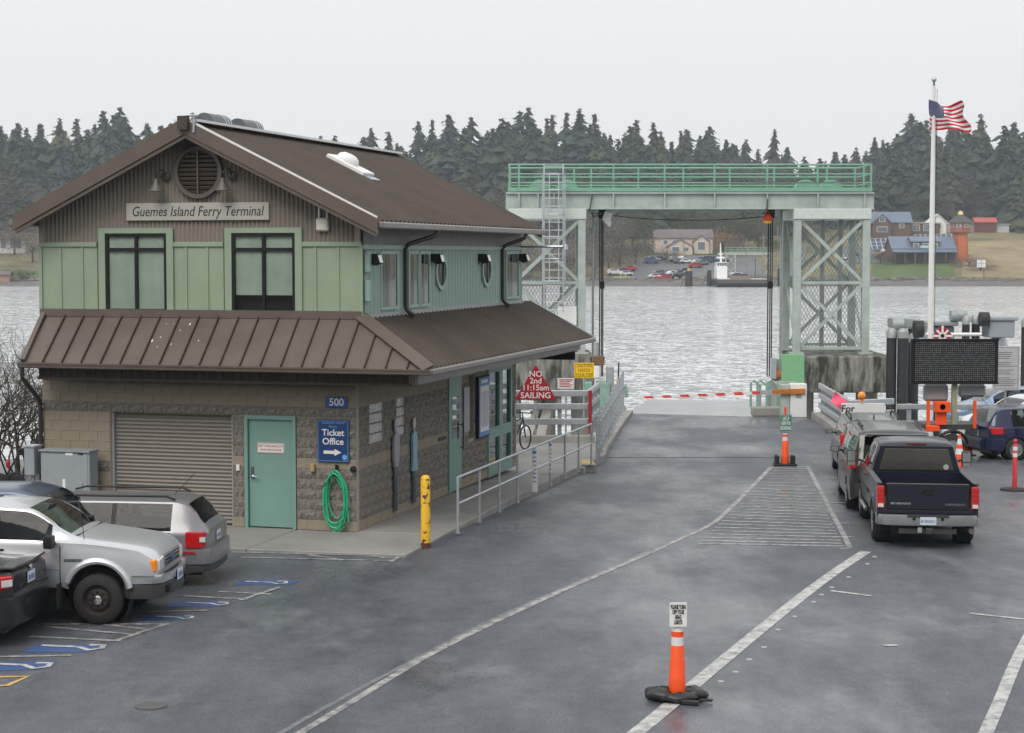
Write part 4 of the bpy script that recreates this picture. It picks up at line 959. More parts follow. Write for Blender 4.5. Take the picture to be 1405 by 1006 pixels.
for x0, x1 in ((699,803),(1088,1192)):
    MB().span((X_(x0)-0.03,-0.2,zc),(X_(x1)+0.03,GD+0.2,zt-0.02)).build('tower_cap', mat('cap_pale',(0.56,0.61,0.57),0.5,var=0.08), ga, bevel=0.02)
    tw = MB(); cw = 0.30
    for px in (x0+5, x1-5):
        for yy in (0.0, GD): tw.box((X_(px),yy,(zb+zc)/2),(cw,cw,zc-zb-0.01))
    for k, (px, yy) in enumerate([(x0+5,0.0),(x1-5,0.0),(x0+5,GD),(x1-5,GD)]):
        MB().box((X_(px),yy,(zb+zc)/2),(cw,cw,zc-zb-0.01)).build('tower_leg', GANT, ga, bevel=0.012)
        MB().box((X_(px),yy,zb+0.04),(0.55,0.55,0.08)).build('foot_plate', GANT, ga)
    for yy in (-0.02, GD+0.02):
        zm = Zp(388); za = zb+0.25; xa, xb = X_(x0+9), X_(x1-9)
        for z in (za, zm): MB().bar((xa,yy,z),(xb,yy,z),0.1,0.12).build('strut', GANT, ga)
        for z0, z1 in ((za,zm),(zm,zc)):
            MB().bar((xa,yy-0.04,z0+0.05),(xb,yy-0.04,z1-0.05),0.06,0.14).build('brace', GANT, ga)
            MB().bar((xa,yy+0.04,z1-0.05),(xb,yy+0.04,z0+0.05),0.06,0.14).build('brace', GANT, ga)
    for px in (x0+5, x1-5):
        zm = Zp(388)
        for z0, z1 in ((zb+0.2,zm),(zm,zc)): MB().bar((X_(px),0.1,z0),(X_(px),GD-0.1,z1),0.06,0.12).build('brace', GANT, ga)
    for px in (x0+48, x0+73): MB().box((X_(px),GD*0.5,(zb+zc)/2),(0.16,0.16,zc-zb)).build('guide_rail', GALVD, ga)
    # expanded-metal mesh infill, real wires
    ms = MB(); xa, xb = X_(x0+10), X_(x1-10); z0, z1 = zb+0.3, zc; st = 0.145; wr = 0.015; lean = 0.55
    hgt = z1 - z0; wdt = xb - xa
    for sg in (1,-1):
        c_ = -hgt*lean
        while c_ < wdt:
            # line x = c + lean*t, t in 0..hgt
            t0 = max(0.0, -c_/lean); t1 = min(hgt, (wdt-c_)/lean)
            if t1 > t0:
                A_ = (c_+lean*t0, t0); B_ = (c_+lean*t1, t1)
                if sg < 0: A_ = (wdt-A_[0], A_[1]); B_ = (wdt-B_[0], B_[1])
                ms.bar((xa+A_[0],0.05*sg*0.2+0.06,z0+A_[1]),(xa+B_[0],0.05*sg*0.2+0.06,z0+B_[1]),wr,wr)
            c_ += st
    mo = ms.build('mesh_screen', mat('mesh_wire',(0.15,0.17,0.165),0.6), ga); stuff(mo)
# access ladder with cage on the landward face
ld = MB()
lx0, lx1 = X_(746), X_(772); zl = Zp(428)
for xx in (lx0, lx1): ld.bar((xx,-0.75,zl),(xx,-0.45,zrl+0.02),0.06,0.06)
lo_ = ld.build('ladder', GALV, ga); z = zl + 0.1
while z < zrl:
    yy = -0.75 + 0.3*(z-zl)/(zrl-zl); MB().tube((lx0,yy,z),(lx1,yy,z),0.018,n=6).build('rung', GALV, lo_); z += 0.32
for z in (Zp(385),Zp(355),Zp(325),Zp(295),Zp(262),Zp(240)):
    yy = -0.75 + 0.3*(z-zl)/(zrl-zl); MB().path([(lx0-0.02,yy,z),(lx0-0.06,yy-0.4,z),(lx0+0.2,yy-0.68,z),(lx1-0.2,yy-0.68,z),(lx1+0.06,yy-0.4,z),(lx1+0.02,yy,z)],0.02,6).build('cage_hoop', GALV, lo_, True)
for dx, dy in ((-0.06,-0.4),(0.2,-0.68),((lx1-lx0)-0.2,-0.68),((lx1-lx0)+0.06,-0.4)):
    MB().bar((lx0+dx,-0.66+dy,Zp(385)),(lx0+dx,-0.46+dy,Zp(240)),0.04,0.02).build('cage_bar', GALV, lo_)
MB().box((X_(778),-0.25,Zp(433)),(0.75,0.06,0.75)).build('white_panel', WHITEM, ga)
# hoist ropes, guide posts, lamp and buoy
for i, px in enumerate((825,827.5,829.5,1060,1063,1065.5)):
    o = MB().tube((X_(px),1.4,Zp(520)),(X_(px),1.4,zt+0.1),0.028,n=6).build('hoist_rope', CABLE, ga); 
for px in (815,1076): MB().tube((X_(px),1.0,Zp(520)),(X_(px),1.0,zt),0.05,n=8).build('guide_post', GALVD, ga, True)
for px in (828,1063):
    o = MB().box((X_(px),1.4,zt-0.18),(0.3,0.3,0.4)).build('rope_block', BLACK, ga, bevel=0.03)
    MB().box((X_(px),1.4,Zp(392)),(0.2,0.25,0.3)).build('rope_clamp', BLACK, ga)
def sag(a, b_, d, n=14): return [Vector(a).lerp(Vector(b_), i/n) - Vector((0,0,d*4*(i/n)*(1-i/n))) for i in range(n+1)]
MB().path(sag((X_(818),1.2,Zp(292)),(X_(1058),1.2,Zp(296)),0.22),0.02,6).build('power_cable', CABLE, ga, True)
MB().path(sag((X_(790),-0.2,zrl-0.6),(X_(1180),-0.2,Zp(250)),0.05),0.018,6).build('power_cable', mat('brown_cable',(0.09,0.04,0.03),0.6), ga, True)
MB().path([(X_(812),-0.1,Zp(268)),(X_(808),-0.2,Zp(290)),(X_(814),-0.2,Zp(298)),(X_(826),0.3,Zp(292))],0.025,6).build('power_cable', CABLE, ga, True)
MB().path([(X_(1052),-0.1,Zp(266)),(X_(1050),-0.2,Zp(286)),(X_(1044),-0.2,Zp(294)),(X_(1060),0.3,Zp(290))],0.025,6).build('power_cable', CABLE, ga, True)
b = MB(); b.box((X_(834),0.6,Zp(297)),(0.34,0.2,0.42),ry=R(18)); b.slaby([(X_(828),Zp(303)),(X_(840),Zp(303)),(X_(838),Zp(312))],0.55,0.65); b.build('signal_lamp', WHITEM, ga, bevel=0.03)
bu = thing('marker_buoy', 'small red and yellow marker float hung under the gantry girder', 'buoy', (X_(1054),GY+0.4,Zp(299)), 0)
MB().lathe([(0.0001,-0.24),(0.12,-0.2),(0.2,-0.06),(0.19,0.04),(0.08,0.2),(0.04,0.3),(0,0.31)], n=16).build('float', mat('buoy_red',(0.62,0.05,0.02),0.4), bu, True)
MB().lathe([(0.13,-0.205),(0.185,-0.12),(0.19,-0.12),(0.14,-0.21)], n=16).build('yellow_band', YELLOW, bu, True)
MB().tube((0,0,0.3),(0.02,0,0.75),0.012,n=5).build('lanyard', CABLE, bu)

# concrete piers
def pier(x0, x1, label, feet):
    t = thing('gantry_pier', label, 'pier', (0,GY,0), 0)
    MB().span((X_(x0),-1.2,Zp(536)),(X_(x1),GD+1.0,zb-0.02)).build('pier_cap', PIERC, t, bevel=0.05)
    for px in feet: MB().tube((X_(px),1.0,-8),(X_(px),1.0,Zp(536)+0.02),0.45,n=16).build('pile', CONC, t, True)
    return t
pier(1093,1218,'stained concrete pier cap on piles under the gantry tower beside the green panel',(1108,1150,1197))
lp_ = pier(690,814,'grey concrete pier cap on piles behind the guard rail and triangular sign',(700,748,800))
MB().bar((X_(742),-1.0,Zp(600)),(X_(760),0.5,Zp(540)),0.4,0.4).build('raker', CONC, lp_); MB().bar((X_(726),-1.0,Zp(600)),(X_(744),0.5,Zp(540)),0.3,0.3).build('raker', CONC, lp_)
gp_ = thing('fender_panel', 'plain green panel fixed to the end of the stained pier cap', 'panel', dp(1087,507,71.5))
MB().box((0.0,0,0.0),(0.9,0.3,1.2)).build('panel', PGRN, gp_, bevel=0.01)
MB().box((-0.62,0.3,-0.1),(0.3,0.3,1.0)).build('winch_frame', GALVD, gp_); MB().tube((-0.8,0.1,-0.2),(-0.45,0.1,-0.2),0.2,n=14).build('winch_drum', mat('drum_rust',(0.42,0.14,0.05),0.7), gp_)
MB().box((-0.75,-0.1,0.05),(0.2,0.2,0.8)).build('rope_guard', GALV, gp_)
# ramp machinery on the left abutment
mc = thing('ramp_machinery', 'green and grey ramp control cabinets and pipes beside the ramp', 'machinery', dp(830,560,70)); k = 70/2500
mq = lambda px, py: ((px-830)*k, (560-py)*k)
def mbox(nm, x0, x1, y0, y1, d, m_, bev=0.02):
    a, b_ = mq(x0,y1), mq(x1,y0); return MB().span((a[0],-d/2,a[1]),(b_[0],d/2,b_[1])).build(nm, m_, mc, bevel=bev)
mbox('base', 812,860,562,580,1.4,CONC); mbox('green_box', 801,812,524,538,0.6,GGRN); mbox('green_cabinet', 818,836,524,562,0.8,mat('machine_green',(0.22,0.36,0.29),0.5,var=0.15))
mbox('tall_cabinet', 832,842,503,548,0.5,GALVD); mbox('tank', 813,824,500,520,0.5,WHITEM,0.08); mbox('timber_block', 812,829,488,500,0.5,WOODB); mbox('rusty_post', 816,822,528,572,0.25,mat('rusty_brown',(0.20,0.15,0.11),0.9,var=0.3))
mbox('pedestal', 840,858,556,566,0.8,GALVD); mbox('motor', 838,850,534,554,0.5,MATS['machine_green'],0.05)
MB().path([(mq(838,540)[0],-0.1,mq(838,540)[1]),(mq(848,531)[0],-0.1,mq(848,531)[1]),(mq(858,529)[0],-0.1,mq(858,529)[1]),(mq(860,545)[0],-0.1,mq(860,545)[1])],0.07,8).build('pipe', MATS['machine_green'], mc, True)
MB().path([(mq(838,550)[0],-0.2,mq(838,550)[1]),(mq(850,540)[0],-0.2,mq(850,540)[1]),(mq(856,536)[0],-0.2,mq(856,536)[1])],0.05,8).build('pipe', MATS['machine_green'], mc, True)
MB().tube((mq(848,528)[0],0,mq(848,528)[1]),(mq(849,497)[0],0,mq(849,497)[1]),0.03,n=6).build('aerial', BLACK, mc); mbox('aerial_foot', 846,850,520,527,0.1,YELLOW,0)
MB().tube((mq(818,500)[0],0,mq(818,500)[1]),(mq(818,470)[0],0,mq(818,470)[1]),0.1,n=8).build('sheave_post', GALVD, mc)

# barrier gate
bg_ = gp(1090,572); gt = thing('barrier_gate', 'white barrier cabinet with red and white striped arm lowered across the ramp', 'barrier', bg_, R(-3)); k = bg_.y/2500
arm_z = (572-540)*k
MB().box((0.12,0,0.62),(0.6,0.5,1.24)).build('cabinet', WHITEM, gt, bevel=0.02)
MB().box((-0.36,0.0,0.6),(0.34,0.4,1.2)).build('green_housing', GANT, gt, bevel=0.02)
MB().box((0.12,-0.256,0.85),(0.2,0.006,0.28)).build('notice', GREYM, gt)
MB().bar((0.35,-0.3,arm_z+0.12),(-0.85,-0.3,arm_z+0.08),0.1,0.18).build('rusty_arm_hub', mat('rusty_orange',(0.45,0.16,0.03),0.8,var=0.4,vs=5), gt)
MB().bar((-0.85,-0.3,arm_z+0.07),(-1.3,-0.3,arm_z+0.05),0.08,0.16).build('arm_sleeve', GALV, gt)
L_ = 220*k; n = 14
for i in range(n):
    x0, x1 = -1.3 - (L_-1.3)*i/n, -1.3 - (L_-1.3)*(i+1)/n; z0 = arm_z + 0.05 + (x0+1.3)*0.045; z1 = arm_z + 0.05 + (x1+1.3)*0.045; h_ = 0.058 - 0.02*i/n; sh = 0.08
    MB().prism([(x0,z0+h_),(x1,z1+h_),(x1+sh,z1-h_),(x0+sh,z0-h_)], lambda a, c: (a,-0.33,c), lambda a, c: (a,-0.27,c)).build('arm_band', mat('arm_red',(0.60,0.07,0.04),0.5) if i % 2 == 0 else OFFW, gt)
rb = thing('guard_wall', 'low concrete abutment with green pipe frame beside the barrier cabinet', 'abutment', gp(1062,570))
MB().box((-0.2,0,0.15),(1.3,0.5,0.36)).build('footing', CONC, rb, bevel=0.05); MB().box((0.3,0.4,0.75),(1.1,0.1,1.0)).build('green_plate', GANT, rb)
for dx in (-0.75,-0.5,-0.1): MB().path([(dx-0.1,0.2,0.3),(dx-0.1,0.2,1.2),(dx,0.2,1.3),(dx+0.25,0.2,1.1),(dx+0.25,0.2,0.3)],0.045,8).build('pipe_hoop', MATS['machine_green'], rb, True)

# right-hand guard rails
gr2 = thing('guard_rail', 'three beam galvanised guard rail running down the kerb of the ramp', 'guard rail')
a0, a1 = gp(1113,573)+Vector((0.3,0,0.2)), gp(1152,606)+Vector((0.32,0,0.2)); a2 = a1 + Vector((1.5,0.8,0))
for z in (0.98,0.62,0.25):
    MB().bar(a0+Vector((0,0,z)), a1+Vector((0,0,z)), 0.1, 0.2).build('beam', GALV, gr2, bevel=0.02); MB().bar(a1+Vector((0,0,z)), a2+Vector((0,0,z)), 0.1, 0.2).build('beam', GALV, gr2, bevel=0.02)
for i in range(9):
    q = a0.lerp(a1, i/8); MB().box(q+Vector((0.12,0,0.42)),(0.12,0.14,1.2)).build('post', GALVD, gr2)
gr3 = thing('guard_rail', 'double beam galvanised guard rail along the seawall behind the parked cars', 'guard rail')
for z in (0.95,0.42): MB().bar((12.2,57.6,-0.5+z),(30,57.4,-0.5+z),0.08,0.18).build('beam', GALVD, gr3, bevel=0.02)
for i in range(9): MB().box((12.6+i*2.1,57.65,-0.1),(0.13,0.12,1.3)).build('post', GALVD, gr3)
# dolphins
def dolphin(label, piles, caps, depth):
    t = thing('mooring_dolphin', label, 'dolphin', (0,depth,0), 0, 'mooring dolphins beside the slip'); k = depth/2500
    for px, w_, yt, dy in piles:
        x = (px-CXP)*k; zt_ = dp(px,yt,depth).z; r = w_*k/2
        o = MB().lathe([(r,-9),(r,zt_-0.25)],(x,dy,0),20).build('pile', PILE, t, True)
        MB().lathe([(r+0.01,zt_-0.25),(r+0.01,zt_),(r*0.6,zt_+0.12),(0,zt_+0.14)],(x,dy,0),20).build('pile_cap', GALVD, o, True)
    for a in caps: a(t, k, depth)
    return t
def capbox(x0,x1,y0,y1,d,dy,m_=CABG):
    return lambda t,k,D: MB().span(((x0-CXP)*k,dy-d/2,dp(x0,y1,D).z),((x1-CXP)*k,dy+d/2,dp(x1,y0,D).z)).build('cap_beam', m_, t, bevel=0.04)
def fender(x0,x1,y,r,dy,m_=PILE):
    return lambda t,k,D: MB().tube(((x0-CXP)*k,dy,dp(x0,y,D).z),((x1-CXP)*k,dy,dp(x1,y,D).z),r,n=16).build('fender', m_, t, True)
def leg(x0,y0,x1,y1,r,dy):
    return lambda t,k,D: MB().tube(((x0-CXP)*k,dy,dp(x0,y0,D).z),((x1-CXP)*k,dy+0.5,dp(x1,y1,D).z),r,n=12).build('raking_leg', GALV, t, True)
dolphin('cluster of tall black piles with pale tops standing beside the message board', [(1224,14,455,0),(1238,15,455,-0.2),(1259,14,462,0.6),(1254,12,446,2.2),(1272,12,446,2.6)],
        [capbox(1232,1262,438,452,1.0,1.5,GALVD), fender(1256,1268,452,0.35,0.2), fender(1230,1246,447,0.28,0.9,GALVD)], 72)
dolphin('mooring dolphin with grey cap box and slanted leg behind the message board', [(1327,13,437,0),(1342,12,437,0.4),(1300,12,450,1.5)],
        [capbox(1349,1384,439,462,1.2,-0.4), capbox(1344,1388,434,439,1.4,-0.4), capbox(1278,1319,442,448,1.2,1.0), capbox(1280,1316,449,470,0.9,1.2), fender(1336,1348,437,0.3,-1.0), fender(1308,1330,434,0.25,0.5,GALVD), leg(1370,462,1390,520,0.3,0.0), leg(1392,490,1404,540,0.3,1.5)], 76)
dolphin('single tall black pile standing in the water beyond the notice board', [(1409,14,440,0)], [], 70)

# message board, notices, flagpole, flag
vq = dp(1310,496,50); vz = road_z(50)
vm = thing('message_board', 'large dark electronic message board on an orange trailer with black side panels', 'message board', (vq.x, 50, vz)); k = 50/2500
zc_ = vq.z - vz
MB().box((0,0.08,zc_),(120*k,0.16,62*k)).build('cabinet', BLACK, vm, bevel=0.02)
scr = bpy.data.materials.new('pixel_matrix'); scr.use_nodes = True
N = scr.node_tree.nodes; Lk = scr.node_tree.links; bs_ = N['Principled BSDF']; tcn = N.new('ShaderNodeTexCoord'); br_ = N.new('ShaderNodeTexBrick')
br_.offset = 0; br_.inputs['Scale'].default_value = 1; br_.inputs['Brick Width'].default_value = 0.055; br_.inputs['Row Height'].default_value = 0.055; br_.inputs['Mortar Size'].default_value = 0.012
br_.inputs['Color1'].default_value = (0.075,0.08,0.085,1); br_.inputs['Color2'].default_value = (0.17,0.175,0.18,1); br_.inputs['Mortar'].default_value = (0.008,0.008,0.009,1)
mpn = N.new('ShaderNodeMapping'); mpn.inputs['Rotation'].default_value = (R(90),0,0); Lk.new(tcn.outputs['Object'], mpn.inputs[0]); Lk.new(mpn.outputs[0], br_.inputs['Vector'])
Lk.new(br_.outputs['Color'], bs_.inputs['Base Color']); bs_.inputs['Roughness'].default_value = 0.25
MB().box((0,-0.015,zc_),(110*k,0.02,54*k)).build('screen', scr, vm)
fr_ = MB()
for a in ((-60*k,60*k,28.5*k,31.2*k),(-60*k,60*k,-31.2*k,-28.5*k)): fr_.span((a[0],-0.05,zc_+a[2]),(a[1],0.0,zc_+a[3]))
fr_.build('bezel', BLACK, vm)
MB().box((0.05,0.2,zc_/2),(0.14,0.14,zc_)).build('mast', mat('mast_olive',(0.30,0.31,0.22),0.6), vm)
zz = lambda py: dp(CXP, py, 50).z - vz; xx_ = lambda px: (px-1310)*k
MB().span((xx_(1272),0.25,zz(552)),(xx_(1305),0.5,zz(528))).build('battery_box', CABG, vm, bevel=0.06); MB().span((xx_(1320),0.25,zz(546)),(xx_(1357),0.5,zz(528))).build('battery_box', CABG, vm, bevel=0.06)
for px in (1275,1339): MB().span((xx_(px)-0.04,0.0,zz(588)),(xx_(px)+0.04,0.08,zz(550))).build('jack_stand', ORANGE, vm)
MB().span((xx_(1272),-0.1,zz(592)),(xx_(1290),0.2,zz(584))).build('jack_foot', ORANGE, vm, bevel=0.02)
o = MB().span((xx_(1283),-0.12,zz(566)),(xx_(1304),0.2,zz(551))).build('control_box', ORANGE, vm, bevel=0.02); MB().lathe([(0.08,-0.002),(0,-0.002)],(xx_(1293),-0.121,zz(558)),12,axis='Y').build('emblem', INK, o)
MB().span((xx_(1270),0.1,zz(590)),(xx_(1345),1.2,zz(583))).build('trailer_frame', BUMPG, vm)
MB().span((xx_(1286),0.0,zz(583)),(xx_(1300),0.15,zz(566))).build('bracket', ORANGE, vm)
wl = MB().lathe([(0.0001,-0.1),(0.26,-0.1),(0.34,-0.07),(0.34,0.07),(0.26,0.1),(0.0001,0.1)],(xx_(1297)+0.25,0.15,0.34),24,axis='Y').build('wheel', RUBBER, vm, True)
MB().lathe([(0.17,-0.115),(0.14,-0.09),(0.03,-0.12),(0,-0.12)],(xx_(1297)+0.25,0.15,0.34),18,axis='Y').build('rim', ALLOY, wl, True)
MB().path([(xx_(1297)+0.25+0.42*math.cos(t),0.1,0.34+0.42*math.sin(t)) for t in [0.1+2.9*i/12 for i in range(13)]],0.05,6).build('mudguard', BLACK, vm, True)
# red diamond marker and white pipe rail behind the board
dm = thing('daymark', 'red and white striped diamond marker showing above the message board', 'marker', dp(1293,461,58))
k = 58/2500
MB().slaby([(-15*k,0),(0,-15*k),(15*k,0),(0,15*k)],-0.01,0.01).build('board', RED, dm)
for a in ((0,-13,0,14),(-8,-8,8,8),(-8,8,8,-8),(-14,0,14,0)): MB().bar((a[0]*k,-0.014,a[1]*k),(a[2]*k,-0.014,a[3]*k),0.006,0.07,up=(0,0,1) if a[0] != a[2] else (1,0,0)).build('white_stripe', OFFW, dm)
MB().tube((0,0.05,-3.4),(0,0.05,0.2),0.04).build('post', GALVD, dm)
ib = plate_sign('notice_board','grey notice board of small print beside the message board',1362,1399,475,536,54,mat('notice_grey',(0.46,0.46,0.47),0.6),None,INK,zb=road_z(54))
rr = random.Random(5)
for k_ in range(18):
    zz_ = 0.46 - k_*0.058
    if k_ in (4,8,12): continue
    MB().span((-0.34,-0.009,zz_),(0.34-rr.random()*0.25,-0.0065,zz_+0.022)).build('text_line', mat('faint_ink',(0.16,0.16,0.17),0.7), ib)
FY = 59.0; fb = dp(1276.5,470,FY); ft = dp(1276,118,FY)
fp = thing('flagpole', 'tall white tapered flagpole with ball finial and a side yard', 'flagpole', (fb.x,FY,road_z(58)-0.1))
h_ = ft.z - fp.location.z
MB().lathe([(0.14,0),(0.115,0.2),(0.10,h_*0.3),(0.085,h_*0.6),(0.055,h_)],n=18).build('pole', WHITEM, fp, True)
MB().tube((0,0,h_-0.02),(0,0,h_+0.16),0.03).build('truck', mat('brass_dark',(0.10,0.09,0.05),0.5,0.5), fp); MB().ball((0,0,h_+0.2),0.085,16).build('finial', GALV, fp, True)
zy = dp(CXP,459,FY).z - fp.location.z
MB().tube((-0.15,0,zy),(1.65,0,zy),0.06,n=10).build('yard', WHITEM, fp, True); MB().tube((1.3,0,zy-0.4),(1.3,0,zy+0.4),0.03).build('bracket', WHITEM, fp)
MB().tube((0.13,-0.02,1.2),(0.10,-0.02,h_-0.1),0.008,n=5).build('halyard', CABLE, fp)
# flag: one rippling cloth, stripes and canton as faces of it
fl = thing('national_flag', 'red, white and blue striped flag with white stars blowing from the pole', 'flag', (fb.x+0.1,FY,0))
k = FY/2500
def flag_pt(u, v):
    """u 0 hoist..1 fly, v 0 bottom..1 top"""
    top_y = 135 + 30*min(u,0.35)/0.35*0.42 - (u-0.35)*12 if u > 0.35 else 135 + 36*u
    bot_y = 177 + 4*u - 0.0
    py = bot_y + (top_y-bot_y)*v; px = 1274.5 + u*(57 - 16*v + 3*math.sin(v*9))
    p = dp(px, py + 1.4*math.sin(u*9+v*2), FY)
    return Vector((p.x-(fb.x+0.1), 0.12*math.sin(u*8.5+v*2.4)+0.05*math.sin(u*17-v*5)-0.12, p.z))
nu, nv = 30, 26; vs = [flag_pt(i/nu, j/nv) for j in range(nv+1) for i in range(nu+1)]
b = MB()
for j in range(nv):
    for i in range(nu):
        s_i = j//2; mi = 0 if s_i % 2 == 0 else 1
        if j >= 12 and i < 12: mi = 2
        b.f.append((j*(nu+1)+i, j*(nu+1)+i+1, (j+1)*(nu+1)+i+1, (j+1)*(nu+1)+i)); b.mi.append(mi)
b.v = [tuple(v) for v in vs]
fo = b.build('cloth', [mat('flag_red',(0.52,0.015,0.03),0.7), mat('flag_white',(0.76,0.76,0.77),0.7), mat('flag_blue',(0.01,0.02,0.11),0.7)], fl, True, angle=180)
st = MB()
for r_ in range(9):
    for c_ in range(6 if r_ % 2 == 0 else 5):
        u = (0.4/6)*(c_+0.5 + (0.5 if r_ % 2 else 0)); v = 12/26 + (14/26)*(r_+0.8)/9.6; p = flag_pt(u, v) + Vector((0,-0.012,0)); r0_ = 0.022
        pts = [p + Vector((math.sin(t*math.pi/5)*(r0_ if t % 2 == 0 else r0_*0.42), 0, math.cos(t*math.pi/5)*(r0_ if t % 2 == 0 else r0_*0.42))) for t in range(10)]
        st.add([p] + pts, [(0, 1+i, 1+(i+1) % 10) for i in range(10)])
stuff(st.build('star_field', MATS['flag_white'], fo))

# channelizers, cones
def channelizer(name, px, py, label, sign, board_m, ink, wpx, hpx, htot, sandbag):
    p = gp(px, py); k = p.y/2500; t = thing(name, label, 'sign post', p)
    s = htot
    MB().lathe([(0.13,0),(0.13,0.03),(0.105,0.05),(0.1,0.14),(0.098,0.3),(0.093,0.31),(0.09,0.48),(0.085,0.49),(0.08,0.66),(0.074,0.67)],n=20).build('body', ORANGE, t, True)
    o = MB().lathe([(0.075,0.66),(0.073,0.77)],n=20).build('white_band', REFLW, t, True)
    MB().lathe([(0.074,0.77),(0.072,0.835)],n=20).build('orange_band', ORANGE, t, True)
    MB().lathe([(0.071,0.835),(0.066,0.9),(0.03,0.92),(0.03,0.99)],n=20).build('collar', REFLW, t, True)
    wd, ht = wpx*k, hpx*k
    b = MB().box((0,-0.09,0.9+ht/2),(wd,0.008,ht)).build('board', board_m, t, bevel=0.003)
    brd = MB(); u, v, h_ = wd/2-0.015, ht/2-0.015, 0.006
    for a in ((-u,u,v-h_,v),(-u,u,-v,-v+h_),(-u,-u+h_,-v,v),(u-h_,u,-v,v)): brd.span((a[0],-0.0965,0.9+ht/2+a[2]),(a[1],-0.0945,0.9+ht/2+a[3]))
    if ink is not INK: brd.build('border', ink, t)
    n = sign.count('\n')+1; text(sign, ht/n*0.92, (0,-0.096,0.9+ht/2), FACE, t, ink, depth=0.001, line=0.9, bold=0.0035, fit=wd*0.86)
    if sandbag:
        bg_ = MB(); rr = random.Random(3); n_ = 20
        for cx, cy, cz, rx_, ry_, rz_, tw in ((-0.2,-0.02,0.085,0.185,0.17,0.085,0.3),(0.17,0.03,0.08,0.2,0.16,0.08,-0.2),(0.02,-0.13,0.065,0.2,0.1,0.06,0.1),(-0.04,0.14,0.07,0.2,0.1,0.065,0.0)):
            vs = []; m_ = 8
            for j in range(m_+1):
                ph = math.pi*j/m_
                for i in range(n_):
                    a = 2*math.pi*i/n_; k_ = 1 + 0.10*math.sin(3*a+cx*9+ph) + 0.07*math.sin(5*a-ph*2) + rr.uniform(-.03,.03)
                    x_ = rx_*math.sin(ph)*math.cos(a)*k_; y_ = ry_*math.sin(ph)*math.sin(a)*k_
                    vs.append((cx+x_*math.cos(tw)-y_*math.sin(tw), cy+x_*math.sin(tw)+y_*math.cos(tw), max(0.003, cz-rz_*math.cos(ph)*k_)))
            bg_.add(vs, [(j*n_+i, j*n_+(i+1)%n_, (j+1)*n_+(i+1)%n_, (j+1)*n_+i) for j in range(m_) for i in range(n_)])
        bag = thing('sandbag', 'black sagging sandbag wrapped round the foot of the head lights sign', 'sandbag', p)
        bg_.build('sack', mat('black_sack',(0.022,0.022,0.024),0.38,var=0.3,vs=9,bump=0.4,bs=25), bag, True, angle=70)
        MB().slabz([(0.26,-0.06),(0.42,-0.1),(0.40,-0.16),(0.24,-0.14)],0.02,0.05).build('flap', MATS['black_sack'], bag, bevel=0.008)
        MB().slabz([(0.05,-0.17),(0.24,-0.24),(0.22,-0.30),(0.02,-0.23)],0.01,0.06).build('flap', MATS['black_sack'], bag, bevel=0.008)
    else:
        MB().box((0,0,0.03),(0.6,0.42,0.06)).build('rubber_base', RUBBER, t, bevel=0.02); MB().box((-0.22,-0.02,0.16),(0.1,0.3,0.24)).build('weight', RUBBER, t, bevel=0.02); MB().box((0.2,-0.02,0.16),(0.1,0.3,0.24)).build('weight', RUBBER, t, bevel=0.02)
        MB().tube((0,0,0.9),(0,0,1.55),0.03).build('tip', ORANGE, t)
    return t
WB = mat('sign_board_white',(0.74,0.73,0.70),0.4)
channelizer('head_lights_sign',929,961,'orange channelizer post with white board reading PLEASE TURN OFF YOUR HEAD LIGHTS','PLEASE TURN\nOFF YOUR\nHEAD\nLIGHTS',WB,INK,24,34,1.2,True)
channelizer('line_up_sign',1077,639,'orange channelizer post with green board reading LINE UP HERE FOR BOARDING','LINE UP\nHERE FOR\nBOARDING',mat('sign_green',(0.0,0.16,0.10),0.4),OFFW,16,24,1.2,False)
def cone(px, py, h, label):
    p = gp(px, py); t = thing('traffic_cone', label, 'traffic cone', p, 0.3, 'orange traffic cones by the hatchback'); r = 0.17*h/0.9
    MB().box((0,0,0.02),(0.38*h/0.9,0.38*h/0.9,0.04)).build('base', ORANGE, t, bevel=0.01)
    seg = [(0.04,0.38,0),(0.38,0.55,1),(0.55,0.68,0),(0.68,0.86,1),(0.86,1.0,0)]
    for z0, z1, m_ in seg:
        ra, rb_ = r*(1-0.83*z0), r*(1-0.83*z1); pr = [(ra,z0*h),(rb_,z1*h)] + ([(0,h)] if z1 == 1.0 else [])
        MB().lathe(pr, n=18).build('white_collar' if m_ else 'cone_shell', REFLW if m_ else ORANGE, t, True)
cone(1327,625,0.86,'orange traffic cone with two white collars, taller, beside the hatchback bumper'); cone(1316,640,0.86,'orange traffic cone with white collars beside the blue pickup'); cone(1336,617,0.35,'short orange cone tucked beside the hatchback tyre')
p = gp(1392,673); t = thing('delineator_post', 'slim red delineator post with white bands on a black base', 'delineator', p)
MB().lathe([(0.33,0),(0.32,0.04),(0.1,0.06),(0,0.06)],n=20).build('base', RUBBER, t, True); MB().lathe([(0.055,0.05),(0.05,1.05),(0.035,1.07),(0.035,1.12),(0.05,1.14),(0.03,1.2),(0,1.2)],n=16).build('post', mat('delineator_red',(0.62,0.03,0.035),0.45), t, True)
for z in (0.78,0.93): MB().lathe([(0.056,z),(0.055,z+0.09)],n=16).build('white_band', REFLW, t, True)

